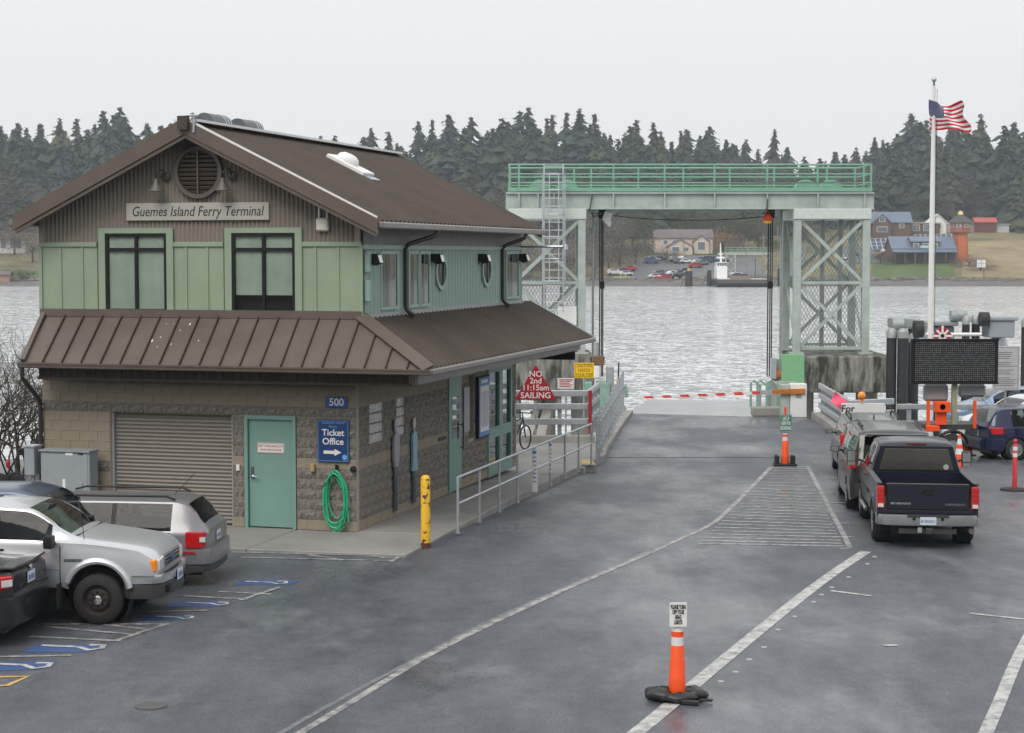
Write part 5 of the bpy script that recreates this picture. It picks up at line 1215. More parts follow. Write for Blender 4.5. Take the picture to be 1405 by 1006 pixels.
# utility cabinet, meter box and wheelbarrows left of the roller door
q = bl(-5.82,-0.5); uc = thing('utility_cabinet', 'large grey utility cabinet with a handle standing at the wall', 'cabinet', (q.x,q.y,0.02), BR)
MB().box((0,0.12,0.72),(1.06,0.34,1.44)).build('body', CABG, uc, bevel=0.015); MB().box((0,0.11,1.455),(1.1,0.4,0.03)).build('lid', CABG, uc); MB().box((0,-0.056,0.72),(0.98,0.012,1.36)).build('door', CABG, uc, bevel=0.004)
MB().box((0.34,-0.07,0.78),(0.09,0.02,0.15)).build('handle', GREYM, uc, bevel=0.01); MB().box((-0.02,-0.064,0.82),(0.06,0.003,0.18)).build('sticker', OFFW, uc); MB().box((0.1,-0.064,1.4),(0.16,0.003,0.05)).build('sticker', OFFW, uc); MB().box((0.35,-0.064,1.4),(0.1,0.003,0.03)).build('sticker', RUBBER, uc)
q = bl(-6.6,-0.4); um_ = thing('meter_pedestal', 'narrow grey meter box on a post beside the utility cabinet', 'meter box', (q.x,q.y,0), BR)
MB().box((0,0,1.25),(0.22,0.3,0.55)).build('box', CABG, um_, bevel=0.01); MB().box((-0.2,0,1.42),(0.18,0.16,0.14)).build('socket', BLACK, um_, bevel=0.02); MB().tube((0,0,0),(0,0,1.0),0.04).build('post', CABG, um_); MB().box((0,0,1.54),(0.26,0.34,0.03)).build('cap', GALV, um_)
def wheelbarrow(px, Y, rz, tilt, m_, label):
    p = dp(px,690,Y); t = thing('wheelbarrow', label, 'wheelbarrow', (p.x,Y,0.0), rz, 'wheelbarrows stored by the cabinet'); t.rotation_euler = (tilt,0,rz); t.location.z = 0.12
    vs = [(-0.22,-0.3,0.25),(0.22,-0.3,0.25),(0.24,0.35,0.25),(-0.24,0.35,0.25),(-0.34,-0.45,0.55),(0.34,-0.45,0.55),(0.36,0.5,0.6),(-0.36,0.5,0.6)]
    vs += [(x*0.93,y*0.95,z+0.02) for x, y, z in vs]
    MB().add(vs,[(0,1,2,3),(0,4,5,1),(1,5,6,2),(2,6,7,3),(3,7,4,0),(8,11,10,9),(8,9,13,12),(9,10,14,13),(10,11,15,14),(11,8,12,15),(4,12,13,5),(5,13,14,6),(6,14,15,7),(7,15,12,4)]).build('tray', m_, t)
    for s in (-1,1): MB().path([(s*0.06,0.62,0.16),(s*0.2,0.1,0.22),(s*0.28,-0.7,0.5),(s*0.28,-1.0,0.55)],0.018,6).build('handle', BLACK, t, True); MB().path([(s*0.2,-0.1,0.25),(s*0.24,-0.2,-0.05),(s*0.24,-0.45,0.3)],0.014,6).build('leg', BLACK, t, True)
    MB().lathe([(0.06,-0.045),(0.17,-0.045),(0.19,0),(0.17,0.045),(0.06,0.045)],(0,0.66,0.16),18,axis='X').build('wheel', RUBBER, t, True)
wheelbarrow(38,35.6,R(70),R(58),mat('barrow_white',(0.62,0.60,0.55),0.5,dirt=0.4),'dirty white wheelbarrow tipped on edge beside the meter box')
wheelbarrow(18,35.9,R(95),R(80),CABG,'grey wheelbarrow stood on end with a red grip showing')
wheelbarrow(-4,35.7,R(85),R(82),mat('barrow_bluegrey',(0.32,0.38,0.44),0.5),'blue grey wheelbarrow stood on end at the edge of the row')
MB().lathe([(0.03,0),(0.05,0.1),(0.03,0.16),(0,0.16)],dp(11,642,35.4),10).build('grip_guard', RED, None)
o = bpy.data.objects['grip_guard']; tag(o,'small red cap on top of the stood up wheelbarrows','cap')

# bare shrubs at the water's edge
BARK = mat('bare_twig',(0.075,0.06,0.05),0.9,var=0.3,vs=3)
def bare_shrub(px, py, Y, h, seed, label):
    rr = random.Random(seed); p = dp(px, py, Y); t = thing('bare_shrub', label, 'shrub', (p.x,Y,-0.3), 0, 'bare shrubs behind the building'); st = MB(); tw = MB()
    def grow(p, d, L, r, lv):
        q = p + d*L; mid = p.lerp(q,0.5) + Vector((rr.uniform(-1,1),rr.uniform(-1,1),rr.uniform(-1,1)))*L*0.07
        m_ = st if lv < 2 else tw; m_.tube(p,mid,r,r*0.85,n=4 if lv else 6,cap=False); m_.tube(mid,q,r*0.85,r*0.65,n=4 if lv else 6,cap=False)
        if lv >= 5: return
        for _ in range(rr.choice((2,3,3)) if lv < 4 else 2):
            v = Vector((rr.gauss(0,1),rr.gauss(0,1),rr.gauss(0.25,0.8))).normalized(); grow(p.lerp(q,rr.uniform(0.45,1)), (d*0.75+v*0.62).normalized(), L*rr.uniform(0.6,0.85), r*0.6, lv+1)
    for _ in range(9):
        a = rr.uniform(0,6.28); grow(Vector((rr.uniform(-.3,.3),rr.uniform(-.3,.3),0)), Vector((math.cos(a)*0.5,math.sin(a)*0.5,1)).normalized(), h*0.32, 0.028, 0)
    st.build('stem', BARK, t, True); stuff(tw.build('twigs', BARK, t))
bare_shrub(14,640,44,5.4,1,'leafless shrub with arching twigs beside the corner of the building'); bare_shrub(38,640,46,3.9,2,'lower leafless shrub tangled against the building corner'); bare_shrub(-16,640,45,5.0,3,'leafless shrub spreading over the water edge past the wheelbarrows')

# ================================================================ vehicles
def carpaint(name, col, metal=0.5, rough=0.28):
    return mat(name, col, rough, metal, var=0.03, vs=2, coat=0.3)
P_BLUE = carpaint('paint_midnight_blue', (0.004,0.006,0.016), 0.0, 0.35); P_SILV = carpaint('paint_silver', (0.60,0.615,0.64), 0.55, 0.3); P_GREY = carpaint('paint_pewter', (0.20,0.20,0.215), 0.3, 0.32)
P_BLK = carpaint('paint_black', (0.012,0.013,0.015), 0.1); P_DKG = carpaint('paint_dark_grey', (0.032,0.034,0.032), 0.1); P_DSUV = carpaint('paint_charcoal_green', (0.06,0.064,0.056), 0.1)
P_WHT = carpaint('paint_white', (0.68,0.69,0.70), 0.0); P_LBL = carpaint('paint_light_blue', (0.22,0.32,0.45), 0.4); P_NAVY = carpaint('paint_navy', (0.012,0.016,0.055), 0.2); P_DB = carpaint('paint_slate_blue', (0.06,0.085,0.14), 0.4)
SEATM = mat('seat_fabric', (0.05,0.05,0.052), 0.9)

def hermite(pts, x):
    if x <= pts[0][0]: return pts[0][1]
    if x >= pts[-1][0]: return pts[-1][1]
    n = len(pts)
    d = [(pts[i+1][1]-pts[i][1])/(pts[i+1][0]-pts[i][0]) for i in range(n-1)]
    m = [d[0]] + [0 if d[i-1]*d[i] <= 0 else 2*d[i-1]*d[i]/(d[i-1]+d[i]) for i in range(1, n-1)] + [d[-1]]
    for i in range(n-1):
        if x <= pts[i+1][0]:
            h = pts[i+1][0]-pts[i][0]; t = (x-pts[i][0])/h
            return (2*t**3-3*t*t+1)*pts[i][1] + (t**3-2*t*t+t)*h*m[i] + (-2*t**3+3*t*t)*pts[i+1][1] + (t**3-t*t)*h*m[i+1]

def wheel(t, x, y, r, wd, style):
    s = 1 if y > 0 else -1
    ty = MB().lathe([(r*0.60,-wd/2),(r*0.90,-wd/2),(r*0.985,-wd*0.36),(r,-wd*0.2),(r,wd*0.2),(r*0.985,wd*0.36),(r*0.90,wd/2),(r*0.60,wd/2)], (0,0,0), 32, axis='Y', cap=False)
    wo = bpy.data.objects.new('wheel', None); COL.objects.link(wo); wo.parent = t; wo.location = (x,y,r)
    ty.build('tyre', RUBBER, wo, True, angle=50)
    o = s*wd*0.5
    mt = {'steel': mat('dark_steel_wheel',(0.05,0.042,0.038),0.6,0.3,var=0.2), 'alloy': ALLOY, 'dark': mat('wheel_dark',(0.06,0.06,0.062),0.5,0.4)}[style]
    MB().lathe([(r*0.62,o*0.98),(r*0.57,o*0.72),(r*0.54,o*0.35),(0.0001,o*0.30)], n=28, axis='Y', cap=False).build('rim', mt if style != 'alloy' else mat('rim_shadow',(0.05,0.05,0.052),0.6), wo, True)
    sp = MB()
    if style == 'steel':
        sp.lathe([(r*0.47,o*0.45),(r*0.38,o*0.72),(r*0.22,o*0.74),(r*0.18,o*0.6)], n=28, axis='Y', cap=False)
        for k in range(8):
            a = 2*math.pi*k/8; MB().lathe([(r*0.06,o*0.78),(0.0001,o*0.78)],(r*0.30*math.cos(a),0.0,r*0.30*math.sin(a)),8,axis='Y').build('vent_hole', RUBBER, wo)
        sp.build('disc', mt, wo, True); MB().lathe([(r*0.19,o*0.7),(r*0.18,o*0.95),(r*0.1,o*1.02),(0.0001,o*1.03)], n=16, axis='Y').build('hub_cap', CHROME, wo, True)
    else:
        n = 12 if style == 'alloy' else 5
        for k in range(n):
            a = 2*math.pi*k/n; u = Vector((math.cos(a),0,math.sin(a))); sp.bar(u*r*0.1+Vector((0,o*0.9,0)), u*r*0.58+Vector((0,o*0.86,0)), r*(0.085 if n == 12 else 0.2), 0.03, up=(0,1,0))
        sp.lathe([(r*0.17,o*0.8),(r*0.16,o*0.98),(0.0001,o*1.0)], n=16, axis='Y'); sp.lathe([(r*0.61,o*0.9),(r*0.63,o*1.0),(r*0.55,o*0.9)], n=28, axis='Y')
        stuff(sp.build('spokes', mt, wo))
    return wo

def car_shell(t, S):
    """lofted body: rings across the car at many stations; glass faces become parts of their own"""
    x0, x1 = S['top'][0][0], S['top'][-1][0]
    keys = sorted(set([x0, x1] + [round(q, 3) for q in S.get('cuts', [])] + [round(q,3) for s in S['side'] for q in s] + [round(q,3) for s in S['glass_top'] for q in s[:2]]))
    xs = []
    for a, b_ in zip(keys[:-1], keys[1:]):
        n = max(1, int((b_-a)/0.055)); xs += [a+(b_-a)*i/n for i in range(n)]
    xs.append(x1)
    ra = S['arch']
    def ring(x):
        zb = hermite(S['bot'], x) if isinstance(S['bot'], list) else S['bot']
        for ax in S['axles']:
            if abs(x-ax) < ra: zb = max(zb, S['wr'] + math.sqrt(max(0, ra*ra-(x-ax)**2))*0.97)
        zs, zt, w_, rw_ = (hermite(S[k], x) for k in ('belt','top','wid','rw'))
        zt = max(zt, zs+0.012); zb = min(zb, zs-0.04)
        rw_ = min(rw_, w_*0.95); ze = zs + (zt-zs)*(0.93 if zt-zs > 0.25 else 0.7)
        def y_at(f): return w_*(0.955 + 0.045*math.sin(math.pi*min(1, max(0, 0.1+0.85*f))))
        H = lambda f: zb + (zs-zb)*f
        full = hermite(S['bot'], x) if isinstance(S['bot'], list) else S['bot']
        fz = lambda z: (z-full)/(max(0.05, zs-full))
        rows = [(y_at(fz(H(f))), H(f)) for f in (0,0.25,0.5,0.75,0.93)]
        rows.append((w_*0.965, zs))
        yb = w_*0.95
        for f in (0.07,0.5,0.95): rows.append((yb+(rw_-yb)*f + 0.02*math.sin(math.pi*f)*(1 if zt-zs > 0.3 else 0), zs+(ze-zs)*f))
        rows.append((rw_, ze)); rows.append((rw_*0.86, ze+(zt-ze)*0.6)); rows.append((rw_*0.45, zt-0.004)); rows.append((0, zt))
        return [(x, y, z) for y, z in rows] + [(x, -y, z) for y, z in rows[-2::-1]]
    rings = [ring(x) for x in xs]; nr = len(rings[0]); half = nr//2
    parts = {}; body = MB()
    for r_ in rings: body.v += r_
    gl = {}
    for i in range(len(xs)-1):
        xm = (xs[i]+xs[i+1])/2; zs, zt = hermite(S['belt'],xm), hermite(S['top'],xm)
        for j in range(nr-1):
            f = (i*nr+j, i*nr+j+1, (i+1)*nr+j+1, (i+1)*nr+j)
            jj = j if j < half else nr-2-j       # 0..half-1 row index on its side
            key = None; mi = 0
            if jj in (6,7) and zt-zs > 0.14:
                for k, (a, b_) in enumerate(S['side']):
                    if a <= xm <= b_: key = ('side_window', k, j < half)
                if key is None and S['side'] and S['side'][0][0] < xm < S['side'][-1][1]: mi = 1
            if jj >= 9:
                for a, b_, nm in S['glass_top']:
                    if a <= xm <= b_ and (jj >= 10 or True): key = (nm, 0, 0) if jj >= 10 else None
            if key: gl.setdefault(key, []).append([rings[i][j], rings[i][j+1], rings[i+1][j+1], rings[i+1][j]])
            else: body.f.append(f); body.mi.append(mi)
    for k, r_ in ((0, rings[0]), (-1, rings[-1])):
        base = (0 if k == 0 else (len(xs)-1)*nr); idx = [base+j for j in range(nr)]
        # close the ends in strips
        for j in range(half): body.f.append((idx[j], idx[j+1], idx[nr-2-j], idx[nr-1-j])); body.mi.append(0)
    bo_ = body.build('body', [S['paint'], BLACK], t, True, angle=32)
    for (nm, k, side), fs in gl.items():
        g = MB()
        seen = {}
        for q in fs:
            ids = []
            for p in q:
                kk = tuple(round(c, 4) for c in p)
                if kk not in seen: seen[kk] = len(g.v); g.v.append(p)
                ids.append(seen[kk])
            g.f.append(tuple(ids)); g.mi.append(0)
        g.build(nm, S.get('glass', SIDEGL) if nm != 'windshield' else S.get('wsglass', CGLASS), t, True, angle=60)
    # wheel wells, floor and seats
    w_ = max(p[1] for p in S['wid'])
    MB().span((x0+0.15,-w_+0.27,S['ub']),(x1-0.2,w_-0.27,S['ub']+0.28)).build('underbody', BUMPG, t)
    for ax in S['axles']:
        for s_ in (-1,1): MB().lathe([(ra*0.99,w_*s_-0.05*s_),(ra*0.99,(w_-0.34)*s_),(0.001,(w_-0.34)*s_)],(ax,0,S['wr']),20,axis='Y',cap=False).build('wheel_well', RUBBER, t)
    if S.get('seats'):
        for xs_, z_ in S['seats']:
            for yy in (-0.36,0.36):
                MB().box((xs_,yy,z_),(0.16,0.46,0.6),ry=R(-12)).box((xs_-0.06,yy,z_+0.4),(0.1,0.25,0.2)).build('seat', SEATM, t, bevel=0.04)
    return bo_
def pill(b, c, d, bev=0.02): return b
def plate(t, x, y, z, face, txt):
    """licence plate; face 'x+' or 'x-'"""
    s = 1 if face == 'x+' else -1
    o = MB().box((x,y,z),(0.012,0.31,0.155)).build('licence_plate', PLATEW, t, bevel=0.004)
    if txt is None:
        for a in (-0.09,-0.03,0.03,0.09): MB().box((x+0.007*s,y+a,z-0.01),(0.003,0.035,0.07)).build('plate_mark', mat('plate_blue',(0.05,0.08,0.22),0.5), o)
    else: text(txt, 0.085, (x+0.008*s,y,z-0.012), (R(90),0,R(90) if s > 0 else R(-90)), o, mat('plate_blue',(0.05,0.08,0.22),0.5), depth=0.001, sx=0.9)
def plan_bumper(t, name, x, s, w_, z0, z1, depth, m_, bev=0.03):
    """wrap-round bumper seen from above as a shallow C; s=+1 front, -1 rear"""
    outer = [(x-s*0.45*1, w_),(x-s*0.14, w_*0.985),(x-s*0.03, w_*0.86),(x+s*0.03, w_*0.45)]
    pts = outer + [(a, -b_) for a, b_ in outer[::-1]]
    inner = [(a-s*depth*0.8, b_*0.9) for a, b_ in pts[::-1]]
    return MB().slabz(pts+inner, z0, z1).build(name, m_, t, True, bevel=bev, seg=2, angle=50)
def mirror(t, x, y, z, m_, size=(0.1,0.2,0.15)):
    s = 1 if y > 0 else -1
    o = MB().box((x,y+s*0.12,z),size).build('mirror', m_, t, True, bevel=0.03, seg=2); MB().box((x-size[0]/2-0.004,y+s*0.12,z),(0.006,size[1]*0.8,size[2]*0.75)).build('mirror_glass', mat('mirror_glass_m',(0.4,0.43,0.42),0.05,0.6,var=0), o)
    MB().box((x+0.02,y+s*0.02,z-0.04),(0.05,0.14,0.04)).build('mirror_arm', BLACK, o)
def handle(t, x, y, z, m_): MB().box((x,y,z),(0.2,0.03,0.035)).build('door_handle', m_, t, bevel=0.012)

def vehicle(name, label, cat, loc, rz, group, S):
    t = thing(name, label, cat, loc, rz, group)
    # follow the slope of the lot
    hx = math.cos(rz); f = Vector((math.cos(rz), math.sin(rz)))
    if loc[1] > 34: t.rotation_euler = (0, 0.022*math.sin(rz), rz)
    car_shell(t, S)
    w_ = max(p[1] for p in S['wid'])
    for ax in S['axles']:
        for s in (-1,1): wheel(t, ax, s*(w_-S.get('ww',0.22)/2-0.02), S['wr'], S.get('ww',0.22), S.get('rim','alloy'))
    return t

# ---------------- midnight-blue pickup at the tail of the queue
LANE = R(83)
p = gp(1197,741); u = Vector((math.cos(LANE), math.sin(LANE),0)); v = Vector((-u.y,u.x,0))   # v: vehicle left
rear_axle = p - v*0.76
pk_loc = rear_axle + u*1.2           # origin 1.2 m ahead of the rear axle
S = dict(top=[(0.02,1.62),(0.1,1.84),(0.35,1.89),(1.2,1.90),(1.75,1.84),(2.5,1.28),(2.75,1.21),(3.6,1.14),(3.75,0.95)],
         belt=[(0.02,1.22),(2.4,1.20),(3.6,1.08),(3.75,0.9)], wid=[(0.02,0.97),(2.5,0.98),(3.5,0.95),(3.75,0.88)], rw=[(0.02,0.72),(0.4,0.74),(1.7,0.73),(2.5,0.82),(3.75,0.76)],
         bot=0.5, axles=(-1.2,2.42), wr=0.39, arch=0.47, ub=0.42, side=[(0.25,0.75),(0.82,2.15)], glass_top=[(1.78,2.48,'windshield')], paint=P_BLUE, glass=SIDEGL, ww=0.27, rim='alloy', seats=[(0.9,1.15)])
S['bot'] = [(0.02,0.5),(3.75,0.5)]
t = thing('pickup_truck', 'dark blue pickup truck with big tow mirrors at the tail of the waiting queue', 'pickup truck', (pk_loc.x,pk_loc.y,road_z(pk_loc.y)), LANE)
t.rotation_euler = (0, 0.015, LANE)
car_shell(t, S)
for ax in (-1.2,2.42):
    for s in (-1,1): wheel(t, ax, s*0.85, 0.39, 0.27, 'alloy')
# bed sides with wheel arch
for s in (-1,1):
    pts = [(-2.3,0.62),(-2.3,1.24)] + [(0.0,1.25),(0.0,0.52)] + [(-0.72,0.52)] + [(-1.2+0.48*math.cos(a), 0.39+0.47*math.sin(a)) for a in [math.pi*k/12 for k in range(0,13)] if 0.39+0.47*math.sin(a) > 0.52] + [(-1.66,0.56)]
    MB().slaby(pts, s*0.965, s*0.90).build('bed_side', P_BLUE, t, bevel=0.012)
    MB().span((-2.28,s*0.87,1.25),(0.0,s*0.985,1.285)).build('bed_rail', mat('rail_plastic',(0.06,0.062,0.066),0.5), t, bevel=0.012)
    o = MB(); o.path([(-1.2+0.50*math.cos(a), s*0.955, 0.39+0.50*math.sin(a)) for a in [math.pi*k/16 for k in range(1,16)]], 0.045, 8); o.build('arch_flare', P_BLUE, t, True)
    tl = MB().span((-2.36,s*0.975,0.78),(-2.22,s*0.83,1.22)).build('tail_light', REDL, t, bevel=0.02); MB().span((-2.364,s*0.955,0.81),(-2.355,s*0.85,0.88)).build('reverse_lens', LAMPC, tl)
    for zz_ in (0.96,1.04,1.12): MB().span((-2.364,s*0.96,zz_),(-2.357,s*0.845,zz_+0.012)).build('lens_rib', mat('lens_dark',(0.25,0.01,0.01),0.3), tl)
    # tow mirrors
    mm = MB().box((1.72,s*1.22,1.38),(0.12,0.2,0.34)).build('tow_mirror', BUMPG, t, True, bevel=0.04, seg=2); MB().box((1.655,s*1.22,1.42),(0.006,0.16,0.2)).build('mirror_glass', mat('mirror_pale',(0.30,0.34,0.32),0.06,0.5,var=0), mm); MB().box((1.655,s*1.22,1.26),(0.006,0.16,0.08)).build('mirror_glass', MATS['mirror_pale'], mm); MB().bar((1.74,s*0.95,1.3),(1.74,s*1.15,1.36),0.08,0.05).build('mirror_arm', BUMPG, mm)
    MB().tube((0.1,s*1.0,0.46),(1.7,s*1.0,0.46),0.045,n=10).build('step_bar', CHROME, t, True)
    MB().span((0.0,s*0.995,0.80),(2.0,s*0.985,0.86)).build('side_moulding', BUMPG, t)
    handle(t, 0.75, s*1.0, 1.12, BUMPG)
MB().span((-2.26,-0.89,0.70),(0.0,0.89,0.74)).build('bed_floor', DARK, t)
MB().span((-0.02,-0.9,0.7),(0.03,0.9,1.26)).build('bed_head', P_BLUE, t)
tg = MB().slabx([(-0.79,0.76),(0.79,0.76),(0.79,1.25),(-0.79,1.25)], -2.34, -2.27).build('tailgate', P_BLUE, t, bevel=0.015)
MB().box((-2.352,0,1.1),(0.02,0.2,0.09)).build('handle', BLACK, tg, bevel=0.02)
MB().box((-2.29,0,1.255),(0.1,1.58,0.03)).build('top_cap', BUMPG, tg, bevel=0.01)
TXR = (R(90),0,R(-90))
text('CHEVROLET', 0.058, (-2.344,-0.52,0.87), TXR, tg, CHROME, depth=0.002, sx=1.2); text('SILVERADO', 0.05, (-2.344,0.52,0.88), TXR, tg, CHROME, depth=0.002, bold=0.003, sx=1.5)
MB().span((-2.34,-0.94,0.68),(-2.28,0.94,0.755)).build('valance', P_BLUE, t, bevel=0.01)
plan_bumper(t, 'rear_bumper', -2.42, -1, 0.98, 0.46, 0.67, 0.14, mat('bumper_brushed',(0.36,0.37,0.38),0.32,0.8,var=0.08), 0.025)
MB().span((-2.46,-0.4,0.62),(-2.3,0.4,0.675)).build('bumper_step', BUMPG, t); plate(t, -2.455, 0.0, 0.56, 'x-', 'B18505C')
for yy in (-0.27,0.27): MB().box((-2.452,yy,0.6),(0.02,0.06,0.06)).build('plate_lamp', BLACK, t)
MB().box((-2.42,-0.02,0.36),(0.16,0.14,0.12)).box((-2.5,-0.02,0.36),(0.06,0.09,0.09)).build('tow_hitch', BUMPG, t, bevel=0.01); MB().box((-2.45,0.16,0.38),(0.04,0.08,0.1)).build('tow_socket', GALVD, t)
MB().span((-2.38,-0.55,0.30),(-2.30,0.55,0.40)).build('hitch_bar', BUMPG, t); MB().tube((-2.5,-0.82,0.37),(-1.9,-0.80,0.38),0.05,n=12).build('exhaust', mat('exhaust_rust',(0.16,0.13,0.11),0.5,0.6), t, True)
MB().tube((-1.2,-0.8,0.39),(-1.2,0.8,0.39),0.07,n=10).lathe([(0.0001,-0.18),(0.14,-0.12),(0.18,0),(0.14,0.12),(0.0001,0.18)],(-1.2,0,0.37),14,axis='Y').build('rear_axle', BUMPG, t, True)
MB().span((-2.2,-0.6,0.46),(2.6,0.6,0.62)).build('chassis', BUMPG, t)
# rear cab window with glass set in the cab back
rwin = MB().slabx([(-0.76,1.30),(0.76,1.30),(0.64,1.74),(-0.64,1.74)], 0.0, 0.03)
cb = MB().slabx([(-0.9,1.2),(0.9,1.2),(0.74,1.80),(-0.74,1.80)], 0.012, 0.06).build('cab_back', P_BLUE, t, bevel=0.01)
rw_ = rwin.build('rear_window', mat('smoked_rear_glass',(0.06,0.058,0.05),0.12,var=0.25,vs=1.2,spec=0.8), t, bevel=0.008)
b = MB()
for k in range(7): b.lathe([(0.03,-0.004),(0.0001,-0.004)],(-0.004,-0.60+0.03*math.cos(k),1.37+0.03*math.sin(k)),8,axis='X')
b.build('decal', OFFW, rw_)
MB().box((0.05,0,1.84),(0.03,0.4,0.045)).build('brake_lamp', mat('brake_dim',(0.12,0.02,0.02),0.2), t, bevel=0.01)
plan_bumper(t, 'front_bumper', 3.78, 1, 0.95, 0.45, 0.72, 0.15, CHROME)
for s in (-1,1): MB().box((3.7,s*0.75,0.86),(0.1,0.3,0.18)).build('headlight', LAMPC, t, bevel=0.02)

t.scale = (0.92,)*3; t.location.x += 0.12; t.location.y -= 0.1
# ---------------- grey van ahead of it and the next wagon with roof rails
def place(px, py, heading, back, side):
    """origin from the contact point of the rear wheel on the given side"""
    p = gp(px,py); u = Vector((math.cos(heading),math.sin(heading),0)); v = Vector((-u.y,u.x,0)); q = p - v*side - u*back
    return (q.x,q.y,road_z(q.y))
VAN = dict(top=[(-2.35,1.0),(-2.28,1.10),(-2.05,1.66),(-1.85,1.72),(0.4,1.75),(1.0,1.66),(1.75,1.12),(2.2,0.98),(2.4,0.72)], belt=[(-2.35,0.95),(0.5,0.97),(1.7,0.96),(2.4,0.7)], wid=[(-2.35,0.84),(-2.15,0.93),(1.6,0.96),(2.2,0.88),(2.4,0.72)],
           rw=[(-2.35,0.78),(-2.0,0.70),(0.5,0.72),(1.7,0.76),(2.4,0.6)], bot=[(-2.35,0.32),(-2,0.24),(2,0.22),(2.4,0.3)], axles=(-1.35,1.5), wr=0.33, arch=0.38, ub=0.2, side=[(-1.85,-1.0),(-0.95,0.1),(0.16,1.45)], glass_top=[(-2.26,-2.07,'rear_window'),(1.02,1.72,'windshield')], paint=P_DKG, glass=SIDEGL, seats=[(-0.6,0.95),(0.3,0.95)])
vl = place(1163,697,LANE,-1.35,0.9)
t = vehicle('minivan', 'dark grey minivan waiting between the blue pickup and the wagon with roof rails', 'minivan', vl, LANE, 'vehicles in the boarding queue', VAN)
for s in (-1,1):
    MB().span((-2.38,s*0.93,0.92),(-2.12,s*0.78,1.26)).build('tail_light', REDL, t, bevel=0.03); mirror(t, 1.15, s*0.93, 1.06, P_DKG); handle(t, -0.1, s*0.965, 0.9, P_DKG)
    MB().tube((-1.6,s*0.62,1.76),(0.2,s*0.62,1.78),0.02,n=6).build('roof_rail', BLACK, t, True)
plan_bumper(t, 'rear_bumper', -2.42, -1, 0.93, 0.35, 0.62, 0.15, P_DKG); MB().box((-2.3,0,1.64),(0.3,1.2,0.03)).build('spoiler', P_DKG, t, bevel=0.01); plate(t,-2.40,0,0.78,'x-',None)
MB().box((-2.2,0.05,1.3),(0.02,0.5,0.015),ry=0.3).build('wiper', BLACK, t)
SUV = dict(VAN); SUV.update(top=[(-2.3,1.05),(-2.24,1.15),(-2.05,1.60),(-1.85,1.66),(0.4,1.70),(0.85,1.62),(1.5,1.16),(2.15,1.05),(2.35,0.78)], paint=P_DSUV, glass_top=[(-2.22,-2.07,'rear_window'),(0.88,1.48,'windshield')], side=[(-1.85,-1.05),(-1.0,0.0),(0.06,1.25)], wid=[(-2.3,0.82),(-2.1,0.9),(1.6,0.92),(2.15,0.86),(2.35,0.72)], belt=[(-2.3,1.0),(0.5,1.0),(1.5,1.0),(2.35,0.76)], bot=[(-2.3,0.35),(2.35,0.32)], ub=0.28, wr=0.35, arch=0.40)
sv_ = place(1148.5,657,LANE,-1.35,0.86)
t = vehicle('estate_car', 'grey green wagon with black roof rails at the head of the boarding queue', 'wagon', sv_, LANE, 'vehicles in the boarding queue', SUV)
for s in (-1,1):
    MB().span((-2.33,s*0.9,0.95),(-2.1,s*0.76,1.3)).build('tail_light', REDL, t, bevel=0.03); mirror(t, 1.0, s*0.9, 1.12, P_DSUV)
    o = MB().path([(-1.9,s*0.60,1.67),(-1.7,s*0.60,1.77),(0.0,s*0.60,1.79),(0.35,s*0.60,1.70)],0.025,8).build('roof_rail', BLACK, t, True)
MB().box((-2.22,0,1.64),(0.26,1.1,0.04)).build('spoiler', BLACK, t, bevel=0.01); MB().slaby([(-1.75,1.67),(-1.55,1.67),(-1.7,1.80)],-0.015,0.015).build('fin_aerial', BLACK, t)
plan_bumper(t, 'rear_bumper', -2.36, -1, 0.9, 0.38, 0.66, 0.15, BUMPG); plate(t,-2.33,0,0.85,'x-',None)
t.scale = (0.93,0.93,0.90)
# work trailer sign with beacon and pink flag ahead of the wagon
q = gp(1180,600); sg = thing('pilot_sign', 'white board lettered For with an orange beacon lamp on top', 'sign', (dp(1184,570,54).x,54,road_z(54)))
k = 54/2500; zb_ = dp(CXP,569,54).z - road_z(54)
MB().box((0,0,zb_),(60*k,0.03,32*k)).build('board', OFFW, sg, bevel=0.02); text('For', 13*k, (-21*k,-0.02,zb_+8*k), FACE, sg, INK, depth=0.002, bold=0.006); text('Pl', 13*k, (-22*k,-0.02,zb_-7*k), FACE, sg, INK, depth=0.002, bold=0.006)
for xx in (-0.5,0.5): MB().box((xx,0.05,zb_/2),(0.06,0.06,zb_)).build('post', GALVD, sg)
MB().lathe([(0.055,0),(0.055,0.09),(0.08,0.1),(0.12,0.16),(0.12,0.22),(0.08,0.3),(0,0.32)],(-2*k,0,zb_+17*k),14).build('beacon', mat('beacon_orange',(0.9,0.28,0.01),0.3,coat=0.5), sg, True)
pfq = dp(1152,551,56); pk2 = thing('pink_flag', 'bright pink square warning flag leaning on the guard rail', 'flag', (pfq.x,56,pfq.z)); k = 56/2500
vs = []
for j in range(7):
    for i in range(7):
        a, b_ = i/6, j/6; px_ = (-12+10*a+8*b_ + 0); P_ = Vector((-6,0,14))*(1-a)*(1-b_) + Vector((10,0,0))*a*(1-b_) + Vector((-12,0,-1))*(1-a)*b_ + Vector((4,0,-13))*a*b_
        vs.append((P_.x*k, 0.05*math.sin(a*4+b_*3), P_.z*k))
MB().add(vs,[(j*7+i,j*7+i+1,(j+1)*7+i+1,(j+1)*7+i) for j in range(6) for i in range(6)]).build('cloth', mat('pink_cloth',(0.85,0.10,0.20),0.6,var=0.06), pk2, True, angle=180)
MB().tube((10*k,0.02,0.2*k),(4*k,0.04,-50*k),0.015).build('staff', WOODB, pk2)

